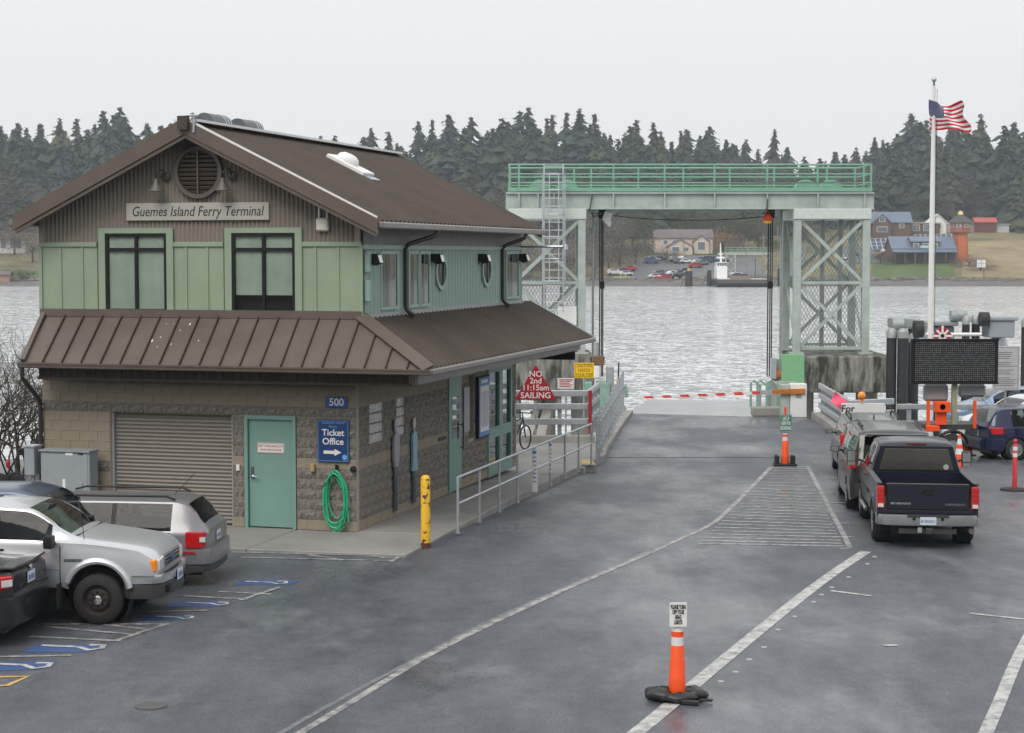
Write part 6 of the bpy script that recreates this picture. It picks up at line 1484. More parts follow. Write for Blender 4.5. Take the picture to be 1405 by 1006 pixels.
# ---------------- silver pickup nose, silver wagon, black sedan, car behind
BAY = R(-3)
def place_right(px, py, heading, back, side):   # side<0: vehicle's right-hand wheel
    return place(px, py, heading, back, side)
RG = dict(top=[(-2.6,1.12),(-1.2,1.12),(-1.12,1.46),(-0.95,1.55),(-0.5,1.59),(0.1,1.56),(0.78,1.20),(0.95,1.15),(1.75,1.04),(1.96,0.97),(2.04,0.86)], belt=[(-2.6,1.10),(0.7,1.08),(1.75,0.97),(2.04,0.80)], wid=[(-2.6,0.86),(1.2,0.87),(1.8,0.85),(1.98,0.80),(2.04,0.72)],
          rw=[(-2.6,0.8),(-1.2,0.66),(0.1,0.65),(0.8,0.74),(2.04,0.66)], bot=[(-2.6,0.52),(1.0,0.44),(2.04,0.50)], axles=(-1.95,1.2), wr=0.365, arch=0.45, ub=0.4, side=[(-0.98,-0.48),(-0.42,0.52)], glass_top=[(0.13,0.76,'windshield')], paint=P_SILV, glass=glass_mat('clear_side_glass',(0.6,0.65,0.66),0.02), wsglass=glass_mat('clear_windshield',(0.45,0.6,0.68),0.07), seats=[(-0.55,1.1)])
loc = place(137,856,BAY,1.2,-0.78)
t = thing('pickup_truck', 'silver pickup truck with dark steel wheels and chrome front bumper by the ticket building', 'pickup truck', (loc[0],loc[1],0), BAY); car_shell(t, RG)
for ax in (-1.95,1.2):
    for s in (-1,1): wheel(t, ax, s*0.77, 0.365, 0.26, 'steel')
for s in (-1,1):
    o = MB().path([(1.2+0.47*math.cos(a), s*0.865, 0.365+0.465*math.sin(a)) for a in [math.pi*k/18 for k in range(1,18)]], 0.05, 8).build('arch_flare', P_SILV, t, True)
    hl = MB().slabx([(s*0.46,0.66),(s*0.72,0.66),(s*0.70,0.83),(s*0.46,0.86)], 1.96, 2.06).build('headlight', LAMPC, t, bevel=0.015)
    MB().span((1.82,s*0.80,0.66),(2.03,s*0.70,0.84)).build('corner_lamp', AMBER, hl, bevel=0.02)
    mirror(t, 0.55, s*0.88, 1.12, BLACK, (0.12,0.2,0.18)); handle(t, -0.25, s*0.875, 0.98, BLACK)
    MB().span((0.72,s*0.876,0.82),(0.98,s*0.868,0.86)).build('fender_badge', CHROME, t); MB().box((0.66,s*0.86,0.34),(0.03,0.3,0.34)).build('mud_flap', RUBBER, t)
    MB().span((-2.5,s*0.876,0.70),(0.66,s*0.866,0.715)).build('body_crease', GREYM, t); MB().span((0.655,s*0.874,0.5),(0.665,s*0.866,1.04)).build('door_gap', BLACK, t); MB().span((-0.6,s*0.874,0.5),(-0.59,s*0.866,1.04)).build('door_gap', BLACK, t)
gl_ = MB().slabx([(-0.46,0.66),(0.46,0.66),(0.44,0.86),(-0.44,0.86)], 2.0, 2.05).build('grille', BLACK, t)
for z in (0.68,0.745,0.80,0.85): MB().box((2.055,0,z),(0.03,0.92,0.022)).build('bar', CHROME, gl_)
for y in (-0.44,-0.15,0.15,0.44): MB().box((2.057,y,0.76),(0.03,0.022,0.19)).build('bar', CHROME, gl_)
MB().lathe([(0.07,0.0),(0.06,0.02),(0.0001,0.02)],(2.07,0,0.77),16,axis='X',sx=1.6).build('badge', mat('badge_blue',(0.03,0.07,0.2),0.3), gl_, True)
plan_bumper(t, 'front_bumper', 2.14, 1, 0.86, 0.50, 0.63, 0.16, CHROME, 0.03); plan_bumper(t, 'bumper_skirt', 2.12, 1, 0.85, 0.28, 0.495, 0.16, BUMPG, 0.03)
plate(t, 2.185, 0.0, 0.52, 'x+', None)
for s in (-1,1): MB().box((2.14,s*0.5,0.39),(0.06,0.16,0.1)).build('fog_recess', BLACK, t, bevel=0.01)
for yy in (-0.3,0.25): MB().bar((0.84,yy,1.145),(0.55,yy+0.42,1.315),0.02,0.015).build('wiper', BLACK, t)
MB().tube((0.98,-0.72,1.02),(0.92,-0.74,1.75),0.006,n=5).build('aerial', BLACK, t)
MB().box((0.3,0,1.5),(0.04,0.22,0.07)).build('rear_view_mirror', BLACK, t); MB().box((0.62,0,1.12),(0.5,1.3,0.1)).build('dashboard', SEATM, t)

for ch in t.children:
    if not ch.name.startswith('wheel'): ch.location.z += 0.09
WG = dict(top=[(-2.34,0.98),(-2.27,1.05),(-1.93,1.42),(-1.7,1.47),(0.2,1.49),(0.65,1.42),(1.4,0.99),(2.15,0.84),(2.32,0.62)], belt=[(-2.34,0.93),(0.5,0.93),(1.35,0.92),(2.32,0.6)], wid=[(-2.34,0.72),(-2.2,0.82),(-1.6,0.865),(1.4,0.875),(2.1,0.78),(2.32,0.6)],
          rw=[(-2.34,0.66),(-1.9,0.60),(0.3,0.62),(1.4,0.68),(2.32,0.55)], bot=[(-2.34,0.34),(-2,0.24),(2,0.22),(2.32,0.3)], axles=(-1.30,1.4), wr=0.315, arch=0.355, ub=0.18, side=[(-1.72,-0.78),(-0.70,0.18),(0.26,1.1)], glass_top=[(-2.24,-1.96,'rear_window'),(0.68,1.36,'windshield')], paint=P_GREY, glass=glass_mat('wagon_glass',(0.30,0.35,0.38),0.02), seats=[(-0.75,0.85),(0.3,0.85)])
hd = BAY + math.pi; loc = place(206,806,hd,-1.30,0.80)
t = vehicle('estate_car', 'silver grey estate car with roof rails parked in front of the roller door', 'wagon', (loc[0],loc[1],0), hd, None, WG)
for s in (-1,1):
    tl = MB().slabz([(-2.31,s*0.74),(-2.24,s*0.845),(-1.98,s*0.872),(-1.98,s*0.80),(-2.25,s*0.70)],0.68,0.96).build('tail_light', REDL, t, bevel=0.015); MB().span((-2.312,s*0.80,0.79),(-2.22,s*0.86,0.87)).build('reverse_lens', LAMPC, tl)
    MB().path([(-1.75,s*0.56,1.47),(-1.6,s*0.57,1.53),(0.1,s*0.58,1.545),(0.3,s*0.59,1.49)],0.02,6).build('roof_rail', BLACK, t, True); handle(t,-0.62,s*0.885,0.83,P_GREY); handle(t,0.35,s*0.885,0.83,P_GREY); mirror(t,0.95,s*0.88,0.98,P_GREY)
    MB().span((-2.15,s*0.885,0.60),(-1.9,s*0.878,0.63)).build('reflector', REDL, t); MB().span((-0.95,s*0.889,0.50),(1.0,s*0.882,0.55)).build('side_moulding', P_GREY, t)
    MB().span((-0.74,s*0.884,0.30),(-0.732,s*0.874,0.9)).build('door_gap', BLACK, t); MB().span((-1.72,s*0.870,0.925),(1.1,s*0.862,0.945)).build('window_trim', CHROME, t)
plan_bumper(t, 'rear_bumper', -2.42, -1, 0.86, 0.40, 0.66, 0.15, P_GREY, 0.035); plan_bumper(t, 'bumper_skirt', -2.38, -1, 0.84, 0.26, 0.395, 0.15, BUMPG, 0.03); plate(t,-2.355,0.0,0.80,'x-',None)
MB().bar((-2.24,0.0,1.12),(-2.12,0.45,1.16),0.02,0.02).build('wiper', BLACK, t); MB().tube((-1.6,0.0,1.48),(-1.95,0.0,1.86),0.006,n=5).build('aerial', BLACK, t); MB().box((-2.345,0.0,0.90),(0.02,0.3,0.03)).build('tailgate_trim', CHROME, t)

t.scale = (0.95,0.97,0.93)
SD = dict(top=[(-2.42,0.98),(-2.36,1.05),(-1.75,1.10),(-1.0,1.40),(-0.6,1.46),(0.3,1.47),(0.7,1.38),(1.4,1.0),(2.2,0.84),(2.4,0.6)], belt=[(-2.42,0.93),(-1.5,0.98),(1.3,0.92),(2.4,0.58)], wid=[(-2.42,0.72),(-2.25,0.83),(-1.6,0.90),(1.4,0.91),(2.2,0.82),(2.4,0.64)],
          rw=[(-2.42,0.68),(-1.0,0.58),(0.3,0.60),(1.4,0.70),(2.4,0.6)], bot=[(-2.42,0.36),(-2.1,0.24),(2.1,0.22),(2.4,0.3)], axles=(-1.38,1.4), wr=0.325, arch=0.365, ub=0.18, side=[(-1.0,-0.1),(-0.04,1.0)], glass_top=[(-1.68,-1.05,'rear_window'),(0.72,1.36,'windshield')], paint=P_BLK, glass=SIDEGL, seats=[(-0.5,0.85)])
q = gp(40,892); c_, s_ = math.cos(hd), math.sin(hd)
rx = gp(70,872); loc = (rx.x - (-2.42*c_), rx.y - (-2.42*s_), 0)
t = vehicle('sedan', 'black sedan with red and clear tail lights beside the silver pickup', 'sedan', (loc[0]-0.25, loc[1]-0.1, 0), hd, None, SD)
for s in (-1,1):
    tl = MB().slabz([(-2.40,s*0.55),(-2.40,s*0.72),(-2.28,s*0.845),(-1.9,s*0.885),(-1.9,s*0.80),(-2.3,s*0.5)],0.80,0.98).build('tail_light', REDL, t, bevel=0.02); MB().slabz([(-2.408,s*0.58),(-2.408,s*0.72),(-2.30,s*0.84),(-2.2,s*0.5)],0.84,0.93).build('reverse_lens', LAMPC, tl)
    handle(t,-0.1,s*0.915,0.84,P_BLK); mirror(t,0.9,s*0.9,0.98,P_BLK)
plan_bumper(t, 'rear_bumper', -2.48, -1, 0.88, 0.30, 0.70, 0.2, P_BLK, 0.05); plate(t,-2.435,0.0,0.86,'x-',None); MB().slabz([(-2.42,-0.7),(-2.46,0.0),(-2.42,0.7),(-2.2,0.7),(-2.2,-0.7)],1.05,1.085).build('boot_spoiler', P_BLK, t, bevel=0.012); MB().box((-2.44,0.42,0.80),(0.01,0.16,0.03)).build('badge', CHROME, t)
MB().lathe([(0.045,0),(0.04,-0.012),(0.0001,-0.012)],(-2.43,0,0.995),14,axis='X').build('badge', CHROME, t)
CB = dict(SD); CB.update(paint=P_DB, top=[(-2.2,0.95),(-2.1,1.1),(-1.8,1.56),(-1.5,1.66),(0.2,1.68),(0.7,1.58),(1.4,1.02),(2.1,0.86),(2.3,0.6)], rw=[(-2.2,0.68),(-1.7,0.60),(0.3,0.62),(1.4,0.70),(2.3,0.6)], belt=[(-2.2,0.9),(1.3,0.95),(2.3,0.58)], glass_top=[(-2.1,-1.8,'rear_window'),(0.72,1.36,'windshield')], wid=[(-2.2,0.72),(-2.0,0.86),(1.4,0.88),(2.1,0.8),(2.3,0.64)], bot=[(-2.2,0.36),(2.3,0.3)], side=[(-1.6,-0.7),(-0.62,0.2),(0.26,1.05)])
CB['glass'] = MATS['wagon_glass']
loc = dp(0,700,28.1); t = vehicle('hatchback', 'slate blue car with shiny roof parked between the silver pickup and the estate car', 'car', (-7.95, 28.55, 0), BAY, None, CB)
for s in (-1,1): mirror(t,0.95,s*0.88,1.0,P_DB); handle(t,-0.1,s*0.88,0.85,P_DB); MB().box((2.1,s*0.66,0.72),(0.2,0.24,0.14)).build('headlight', LAMPC, t, bevel=0.03)
plan_bumper(t, 'front_bumper', 2.34, 1, 0.8, 0.28, 0.56, 0.2, P_DB, 0.04)

# ---------------- cars parked on the far side of the lot
HB = dict(top=[(-1.98,0.92),(-1.93,1.0),(-1.60,1.38),(-1.35,1.44),(0.1,1.45),(0.55,1.38),(1.2,0.98),(1.9,0.86),(2.05,0.62)], belt=[(-1.98,0.88),(0.5,0.92),(1.15,0.93),(2.05,0.6)], wid=[(-1.98,0.72),(-1.85,0.82),(1.3,0.87),(1.9,0.78),(2.05,0.6)], rw=[(-1.98,0.66),(-1.6,0.58),(0.3,0.60),(1.2,0.68),(2.05,0.55)],
          bot=[(-1.98,0.34),(-1.7,0.24),(1.8,0.22),(2.05,0.3)], axles=(-1.22,1.3), wr=0.31, arch=0.35, ub=0.18, side=[(-1.3,-0.78),(-0.70,0.15),(0.22,0.95)], glass_top=[(-1.9,-1.63,'rear_window'),(0.58,1.16,'windshield')], paint=P_NAVY, glass=glass_mat('hatch_glass',(0.38,0.45,0.44),0.02), seats=[(-0.6,0.85),(0.3,0.85)])
h2 = R(12)
loc = place(1392,631,h2,-1.22,-0.76)
t = vehicle('hatchback', 'navy blue hatchback with multi spoke alloy wheels beside the traffic cones', 'hatchback', loc, h2, None, HB); t.rotation_euler = (0,0,h2); t.location.z = road_z(loc[1]) - 0.0
for s in (-1,1):
    MB().slabz([(-1.97,s*0.66),(-1.9,s*0.80),(-1.6,s*0.862),(-1.6,s*0.78),(-1.9,s*0.62)],0.72,0.92).build('tail_light', REDL, t, bevel=0.02); handle(t,-0.6,s*0.885,0.84,BLACK); mirror(t,0.85,s*0.87,0.98,P_NAVY); MB().span((-0.9,s*0.885,0.5),(1.0,s*0.878,0.55)).build('side_moulding', BUMPG, t)
    MB().lathe([(0.085,0.0),(0.08,0.004),(0.0001,0.004)],(-1.15,s*0.872,0.80),16,axis='Y').build('fuel_flap', P_NAVY, t)
plan_bumper(t, 'rear_bumper', -2.04, -1, 0.85, 0.30, 0.62, 0.16, P_NAVY, 0.04); MB().tube((-1.5,0.3,1.44),(-1.72,0.3,1.68),0.006,n=5).build('aerial', BLACK, t); plate(t,-2.0,0,0.72,'x-',None)
WC = dict(SD); WC.update(paint=P_WHT, glass=MATS['wagon_glass']); h3 = R(196); loc = gp(1345,612)
t = vehicle('sedan', 'white car with chrome grille nosed in behind the traffic cones', 'sedan', (loc.x+2.0,loc.y+1.0,road_z(loc.y)), h3, None, WC); t.rotation_euler = (0,0,h3)
for s in (-1,1): hl = MB().slabz([(2.2,s*0.82),(2.36,s*0.6),(2.36,s*0.45),(1.9,s*0.86)],0.66,0.80).build('headlight', LAMPC, t, bevel=0.015); MB().box((1.95,s*0.87,0.74),(0.2,0.03,0.05)).build('indicator', AMBER, hl)
plan_bumper(t, 'front_bumper', 2.42, 1, 0.82, 0.26, 0.56, 0.2, P_WHT, 0.05); o = MB().box((2.4,0,0.62),(0.06,0.8,0.16)).build('grille', BLACK, t, bevel=0.01)
for z in (0.57,0.62,0.67): MB().box((2.435,0,z),(0.02,0.78,0.014)).build('bar', CHROME, o)
LC = dict(SD); LC.update(paint=P_LBL, glass=MATS['wagon_glass']); loc = gp(1338,604)
t = vehicle('sedan', 'light blue car parked behind the white car near the seawall', 'sedan', (loc.x+2.3,loc.y+4.0,road_z(loc.y+4)), R(186), None, LC); t.rotation_euler = (0,0,R(186))
for s in (-1,1): MB().box((2.2,s*0.68,0.72),(0.2,0.24,0.12)).build('headlight', LAMPC, t, bevel=0.03)
plan_bumper(t, 'front_bumper', 2.42, 1, 0.82, 0.26, 0.56, 0.2, P_LBL, 0.05)
GC = dict(VAN); GC.update(paint=P_SILV, glass=MATS['wagon_glass']); loc = gp(1420,590)
t = vehicle('minivan', 'silver van just showing above the roof of the navy hatchback', 'minivan', (loc.x+1.9,loc.y+1.5,road_z(loc.y)), R(185), None, GC); t.rotation_euler = (0,0,R(185))

# ================================================================ the far shore
def sstep(a, b_, x):
    t = min(1, max(0, (x-a)/(b_-a))); return t*t*(3-2*t)
def hfac(X, Y):
    u = X/Y*700
    return 1.0 - 0.34*sstep(84,100,u)*(1-sstep(128,146,u))
def terr(X, Y):
    if Y < 540: z = -6.5 + (Y-510)/30*3.4
    else: z = -3.1 + 0.135*(min(Y,665)-540)
    return z + hfac(X,Y)*15*sstep(645,770,Y) + 0.5*math.sin(X*0.05+Y*0.02)*sstep(545,600,Y)
def tp(px, py):
    a, b_ = _ray(px, py); y = 505.0
    while y < 900:
        if CAM_H + b_*y < terr(a*y, y): break
        y += 0.5
    return Vector((a*y, y, terr(a*y, y)))
LAND = mat('meadow', (0.10,0.10,0.045), 0.95, var=0.4, vs=0.05, col2=(0.17,0.15,0.075))
nx, ny = 110, 60; vs = []; b = MB()
for j in range(ny+1):
    Y = 508 + (1000-508)*(j/ny)**1.5
    for i in range(nx+1):
        X = -420 + 840*i/nx; vs.append((X, Y, terr(X,Y)))
b.add(vs, [(j*(nx+1)+i, j*(nx+1)+i+1, (j+1)*(nx+1)+i+1, (j+1)*(nx+1)+i) for j in range(ny) for i in range(nx)])
structure(b.build('terrain', LAND, None, True, angle=180))
def drape(name, px4, m, lift=0.12, n=10):
    """sheet laid over the terrain between four surveyed corners"""
    P = [tp(*p) for p in px4]; vs = []
    for j in range(n+1):
        for i in range(n+1):
            q = P[0].lerp(P[1], i/n).lerp(P[3].lerp(P[2], i/n), j/n); vs.append((q.x, q.y, terr(q.x,q.y)+lift))
    return structure(MB().add(vs, [(j*(n+1)+i, j*(n+1)+i+1, (j+1)*(n+1)+i+1, (j+1)*(n+1)+i) for j in range(n) for i in range(n)]).build(name, m, None, True, angle=180))
SHING = mat('beach_shingle',(0.13,0.12,0.115),0.9,var=0.3,vs=0.4)
vs = []
for i in range(81):
    X = -400+10*i; o_ = 2*math.sin(X*0.031)+1.2*math.sin(X*0.11); vs += [(X,527+o_*0.3,terr(X,527+o_*0.3)+0.25),(X,543+o_,terr(X,543+o_)+0.25)]
structure(MB().add(vs,[(2*i,2*i+2,2*i+3,2*i+1) for i in range(80)]).build('beach', SHING, None, True))
drape('car_park', [(845,387),(1060,387),(1035,352),(885,352)], mat('far_asphalt',(0.13,0.135,0.14),0.8,var=0.15,vs=0.1))
drape('road', [(1064,389),(1098,389),(1108,337),(1098,337)], MATS['far_asphalt'], 0.2)
drape('road', [(1150,362),(1215,362),(1196,340),(1150,340)], MATS['far_asphalt'], 0.16)
drape('lawn', [(1197,386),(1310,386),(1308,358),(1197,360)], mat('far_lawn',(0.075,0.115,0.03),0.95,var=0.25,vs=0.12), 0.15)
drape('field', [(1318,388),(1480,388),(1470,330),(1325,332)], mat('stubble_field',(0.23,0.185,0.095),0.95,var=0.25,vs=0.08,col2=(0.27,0.21,0.12)), 0.14)
drape('lawn', [(1190,340),(1330,356),(1330,332),(1190,320)], mat('olive_field',(0.14,0.14,0.06),0.95,var=0.3,vs=0.1), 0.10)
drape('lawn', [(885,350),(1000,350),(1000,344),(885,344)], MATS['far_lawn'], 0.2)
drape('lawn', [(-40,392),(60,392),(60,372),(-40,372)], MATS['far_lawn'], 0.16)
# driftwood and rocks at the tide line
dw = MB(); rr = random.Random(11)
for i in range(420):
    X = rr.uniform(-170,190); Y = 543+rr.gauss(0,1.6); z = terr(X,Y)+0.5
    if rr.random() < 0.5: a = rr.uniform(-0.5,0.5); l = rr.uniform(1,4.5); dw.bar((X-l*math.cos(a),Y-l*math.sin(a)*0.5,z),(X+l*math.cos(a),Y+l*math.sin(a)*0.5,z+rr.uniform(-.2,.3)),0.4,0.4)
    else: s = rr.uniform(0.4,1.0); dw.ball((X,Y,z),s,6,0.7)
stuff(dw.build('driftwood', mat('driftwood_grey',(0.20,0.18,0.155),0.95,var=0.5,vs=0.4), None))

# ---- trees
def foliage_mat(name, c0, c1):
    m, N, L, b = nodes_of(name); g = N.new('ShaderNodeNewGeometry'); n = N.new('ShaderNodeTexNoise'); n.inputs['Scale'].default_value = 0.16; n.inputs['Detail'].default_value = 6; n.inputs['Roughness'].default_value = 0.7
    L.new(g.outputs['Position'], n.inputs['Vector']); r = N.new('ShaderNodeValToRGB'); e = r.color_ramp.elements; e[0].position = 0.35; e[1].position = 0.68; e[0].color = (*c0,1); e[1].color = (*c1,1)
    L.new(n.outputs['Fac'], r.inputs['Fac']); L.new(r.outputs[0], b.inputs['Base Color']); b.inputs['Roughness'].default_value = 0.9; b.inputs['Specular IOR Level'].default_value = 0.15
    return m
FIR = [foliage_mat('fir_dark',(0.030,0.044,0.034),(0.070,0.088,0.060)), foliage_mat('fir_mid',(0.042,0.058,0.036),(0.105,0.115,0.068)), foliage_mat('fir_blue',(0.030,0.046,0.044),(0.068,0.088,0.078))]
TRUNK = mat('fir_trunk',(0.07,0.055,0.045),0.95)
def conifer(seed):
    """drooping whorls of ragged sprays round a thin stem, unit height"""
    rr = random.Random(seed); b = MB(); lean = rr.uniform(-0.02,0.02); nl = rr.randint(26,31); fat = rr.uniform(0.95,1.75); start = rr.uniform(0.04,0.12); pw_ = rr.uniform(0.55,0.95); asym = rr.uniform(0,1); bald = rr.uniform(0.25,0.8)
    for k in range(nl):
        f = k/(nl-1); z = start + (0.99-start)*f**0.95
        r0 = fat*0.19*(1-f)**pw_*(0.85+0.25*math.sin(k*1.3+seed)*rr.random()) + 0.007
        nb = 9 if f < 0.55 else 7
        for i in range(nb):
            if rr.random() < (0.45 if abs(f-bald) < 0.06 else 0.12): continue
            a = 2*math.pi*(i+rr.uniform(-.4,.4))/nb + k*0.9; r = r0*rr.choice((0.4,0.7,0.95,1.1,1.55))*(1+0.35*math.sin(a+seed*1.7)*asym); dr = r*rr.uniform(0.25,0.75); w_ = r*rr.uniform(0.2,0.36) + 0.004
            c, s = math.cos(a), math.sin(a); zz_ = z + rr.uniform(-.02,.02); cx = lean*z
            P = [(cx,0,zz_+0.01), (cx+c*r*0.5-s*w_, s*r*0.5+c*w_, zz_-dr*0.6-0.015), (cx+c*r, s*r, zz_-dr), (cx+c*r*0.5+s*w_, s*r*0.5-c*w_, zz_-dr*0.6-0.015), (cx+c*r*0.45, s*r*0.45, zz_-dr*0.2+0.012)]
            b.add(P, [(0,1,4),(1,2,4),(2,3,4),(3,0,4)])
            for _ in range(5):
                f2 = rr.uniform(0.3,1.05); q = Vector((cx+c*r*f2, s*r*f2, zz_-dr*f2)); e = 0.015*rr.uniform(0.5,1.7)
                v = Vector((rr.uniform(-1,1),rr.uniform(-1,1),rr.uniform(-1.2,.1)))*e*1.5; b.add([q, q+v, q+v*0.4+Vector((-v.y,v.x,0.3*e))], [(0,1,2)])
    t = MB().tube((0,0,-0.05),(lean,0,0.985),0.012,0.0015,n=6)
    return b, t
con = []
for i in range(7):
    c, t = conifer(20+i*3); co = c.build('crown', FIR[i % 3]); to = t.build('trunk', TRUNK); con.append((co.data, to.data)); bpy.data.objects.remove(co); bpy.data.objects.remove(to)
def twig_crown(seed, n=2600, flat=1.0):
    rr = random.Random(seed); b = MB()
    lobes = [(Vector((rr.gauss(0,.28),rr.gauss(0,.28),0.55+rr.gauss(0,.16))), rr.uniform(0.2,0.34)) for _ in range(9)]
    for _ in range(n):
        c, r = rr.choice(lobes); d = Vector((rr.gauss(0,1),rr.gauss(0,1),rr.gauss(0,1))).normalized(); p = c + d*r*rr.random()**0.4
        e = (0.034 if seed != 52 else 0.03)*rr.uniform(0.5,1.5); v = (d+Vector((rr.uniform(-.6,.6),rr.uniform(-.6,.6),rr.uniform(0,.8)))).normalized()*e; s = v.cross(Vector((rr.random(),rr.random(),rr.random()))).normalized()*e*(0.22 if seed != 52 else 0.45)
        b.add([p-s, p+s, p+v], [(0,1,2)])
    return b
def trunk_limbs(seed):
    rr = random.Random(seed); b = MB().tube((0,0,-0.05),(0,0,0.45),0.03,0.02,n=6)
    for i in range(6): a = i*1.05; b.tube((0,0,0.25+0.03*i),(0.28*math.cos(a),0.28*math.sin(a),0.6+0.04*i),0.015,0.004,n=4)
    return b
BRN = [foliage_mat('bare_brown',(0.095,0.074,0.066),(0.14,0.112,0.10)), foliage_mat('bare_mauve',(0.11,0.09,0.086),(0.155,0.13,0.125)), foliage_mat('olive_leaf',(0.045,0.06,0.025),(0.10,0.115,0.05)), foliage_mat('willow_orange',(0.26,0.13,0.04),(0.40,0.22,0.09))]
dec = []
for i in range(4):
    co = twig_crown(50+i).build('crown', BRN[i]); to = trunk_limbs(60+i).build('trunk', TRUNK); dec.append((co.data,to.data)); bpy.data.objects.remove(co); bpy.data.objects.remove(to)
def tree(name, label, group, meshes, loc, h, wd, rz):
    t = thing(name, label, 'tree', loc, rz, group)
    for nm, me_, sc in (('crown', meshes[0], (wd,wd,h)), ('trunk', meshes[1], (wd,wd,h))):
        o = bpy.data.objects.new(nm, me_); COL.objects.link(o); o.parent = t; o.scale = sc
    return t
rr = random.Random(99); spots = []
rows = [640,650,662,672,682,692,703,715,728,742,757,773]
for ri, Y0 in enumerate(rows):
    X = -0.31*Y0
    while X < 0.31*Y0:
        Y = Y0 + rr.uniform(-4,4); hf = hfac(X,Y); h = rr.choice((rr.uniform(13,20),rr.uniform(18,27),rr.uniform(22,30),rr.uniform(26,38)))*(0.9+0.12*math.sin(X*0.037+1))*(1.0 if hf > 0.8 else 0.72)
        px = CXP + X/Y*FPX
        if ri < 3: h *= 0.72
        if (ri < 5 and 1190 < px < 1392) or (ri < 2 and (px > 1100 or px < 690 or 880 < px < 985)): X += 6; continue
        if not (hf < 0.6 and rr.random() < 0.15): spots.append((ri, X, Y, h, rr.random()))
        X += rr.uniform(3.2,6.8)
ind = [s for s in spots if s[0] in (0,1,2,10,11) or s[3] > 29.3]
ind = sorted(ind, key=lambda s: (-(s[0] >= 11), -(s[0] <= 2), -s[3]))[:250]; inds = set(id(s) for s in ind)
bm = bmesh.new(); k = 0
acc = MB()
import numpy as np
cv = []; cf_ = []; cm = []; base = 0
mesh_np = []
for me_, _t in con:
    v = np.empty(len(me_.vertices)*3); me_.vertices.foreach_get('co', v); mesh_np.append((v.reshape(-1,3), [tuple(p.vertices) for p in me_.polygons]))
for s in spots:
    vi = int(s[4]*1000) % 7; wd = s[3]*(0.85+0.5*((s[4]*77) % 1)); z = terr(s[1],s[2])-0.5; a = s[4]*6.28*7
    if id(s) in inds:
        tone = ('dark green','olive green','blue green')[vi % 3]; size = 'low' if s[3] < 20 else 'tall' if s[3] < 28 else 'towering'; girth = 'slender' if wd/s[3] < 1.05 else 'broad'
        tree('fir_tree', f'{size} {girth} {tone} fir in the wood across the water', 'firs in the wood across the water', con[vi], (s[1],s[2],z), s[3], wd, a)
    else:
        v, f = mesh_np[vi]; c, sn = math.cos(a), math.sin(a); w_ = np.empty_like(v)
        w_[:,0] = (v[:,0]*c-v[:,1]*sn)*wd+s[1]; w_[:,1] = (v[:,0]*sn+v[:,1]*c)*wd+s[2]; w_[:,2] = v[:,2]*s[3]+z
        cv.append(w_); cf_ += [tuple(q+base for q in p) for p in f]; cm += [vi % 3]*len(f); base += len(v)
for i in range(120):
    Y = rr.uniform(655,750); X = rr.uniform(-0.29,0.29)*Y; px = CXP + X/Y*FPX
    if 1190 < px < 1392 and Y < 690: continue
    kd = rr.choice((0,1,2,2)); h = rr.uniform(13,21); wd = h*rr.uniform(0.8,1.1)
    tree(('bare_tree','bare_tree','round_tree')[kd], ('bare brown tree standing among the firs across the water','bare mauve grey tree standing among the firs across the water','olive green broadleaf tree standing among the firs across the water')[kd], 'broadleaf trees among the firs', dec[kd], (X,Y,terr(X,Y)-0.4), h, wd, rr.uniform(0,6))
me_ = bpy.data.meshes.new('forest'); me_.from_pydata(np.concatenate(cv).tolist(), [], cf_)
for m_ in FIR: me_.materials.append(m_)
me_.polygons.foreach_set('material_index', cm); me_.update()
fo = bpy.data.objects.new('forest', me_); COL.objects.link(fo); stuff(fo); bm.free()
# distant ridge trees seen through the saddle
for i in range(26):
    X = 95+rr.uniform(0,75); Y = 800+rr.uniform(0,60); h = rr.uniform(22,30)
    tree('fir_tree', 'fir on the low ridge seen behind the gantry walkway', 'firs in the saddle of the hill', con[i % 7], (X,Y,terr(X,Y)-0.5), h, h, i)
tree('fir_tree', 'lone taller fir rising from the saddle behind the gantry walkway', None, con[3], (104.6,730,terr(104.6,730)), 33, 24, 1.0)
# leafless thickets, round trees near the houses
dspots = []
for px, py, h, kind, wd in [(745,385,9,0,12),(770,382,10,1,13),(725,370,12,1,14),(790,380,10,0,12),(815,383,9,1,11),(835,375,12,0,15),(850,366,13,1,15),(872,362,9,0,11),(822,362,14,1,16),(842,352,13,2,13),(868,345,15,2,15),(885,340,12,2,11),(800,355,14,0,15),(770,350,15,1,16),(992,345,8,3,19),
        (915,362,6,0,8),(1020,345,12,2,10),(1040,340,13,0,12),(1072,335,11,2,10),(1095,330,10,0,12),(1205,320,9,0,10),(1255,305,12,2,9),(1275,300,13,1,12),(1300,305,14,1,14),(1318,302,13,2,12),(1335,304,14,1,13),(1365,300,14,0,14),(1385,303,14,1,14),(1402,303,14,0,15),(1230,364,4,0,7),(1330,366,4,0,10),(1345,372,3,0,9),(1208,362,4,2,6),
        (20,350,13,0,14),(45,360,12,1,13),(60,345,15,0,15),(-10,345,12,1,13),(30,385,4,2,8),(75,330,18,1,14),(1010,352,9,0,9),(700,380,8,0,10),(715,390,5,0,9),(1055,352,7,2,7),(640,360,12,1,14),(960,340,14,2,14),(1000,335,15,2,13),(930,330,14,2,14)]:
    p = tp(px,py); nm, lab = (('bare_tree','leafless brown thicket tree on the far bank'),('bare_tree','leafless mauve grey tree on the far bank'),('round_tree','olive green leafy tree near the far houses'),('willow_tree','orange brown spreading willow beside the far house'))[kind]
    tree(nm, lab, None if kind == 3 else 'thicket trees on the far bank', dec[kind], (p.x,p.y,p.z-0.3), h, wd, rr.uniform(0,6))

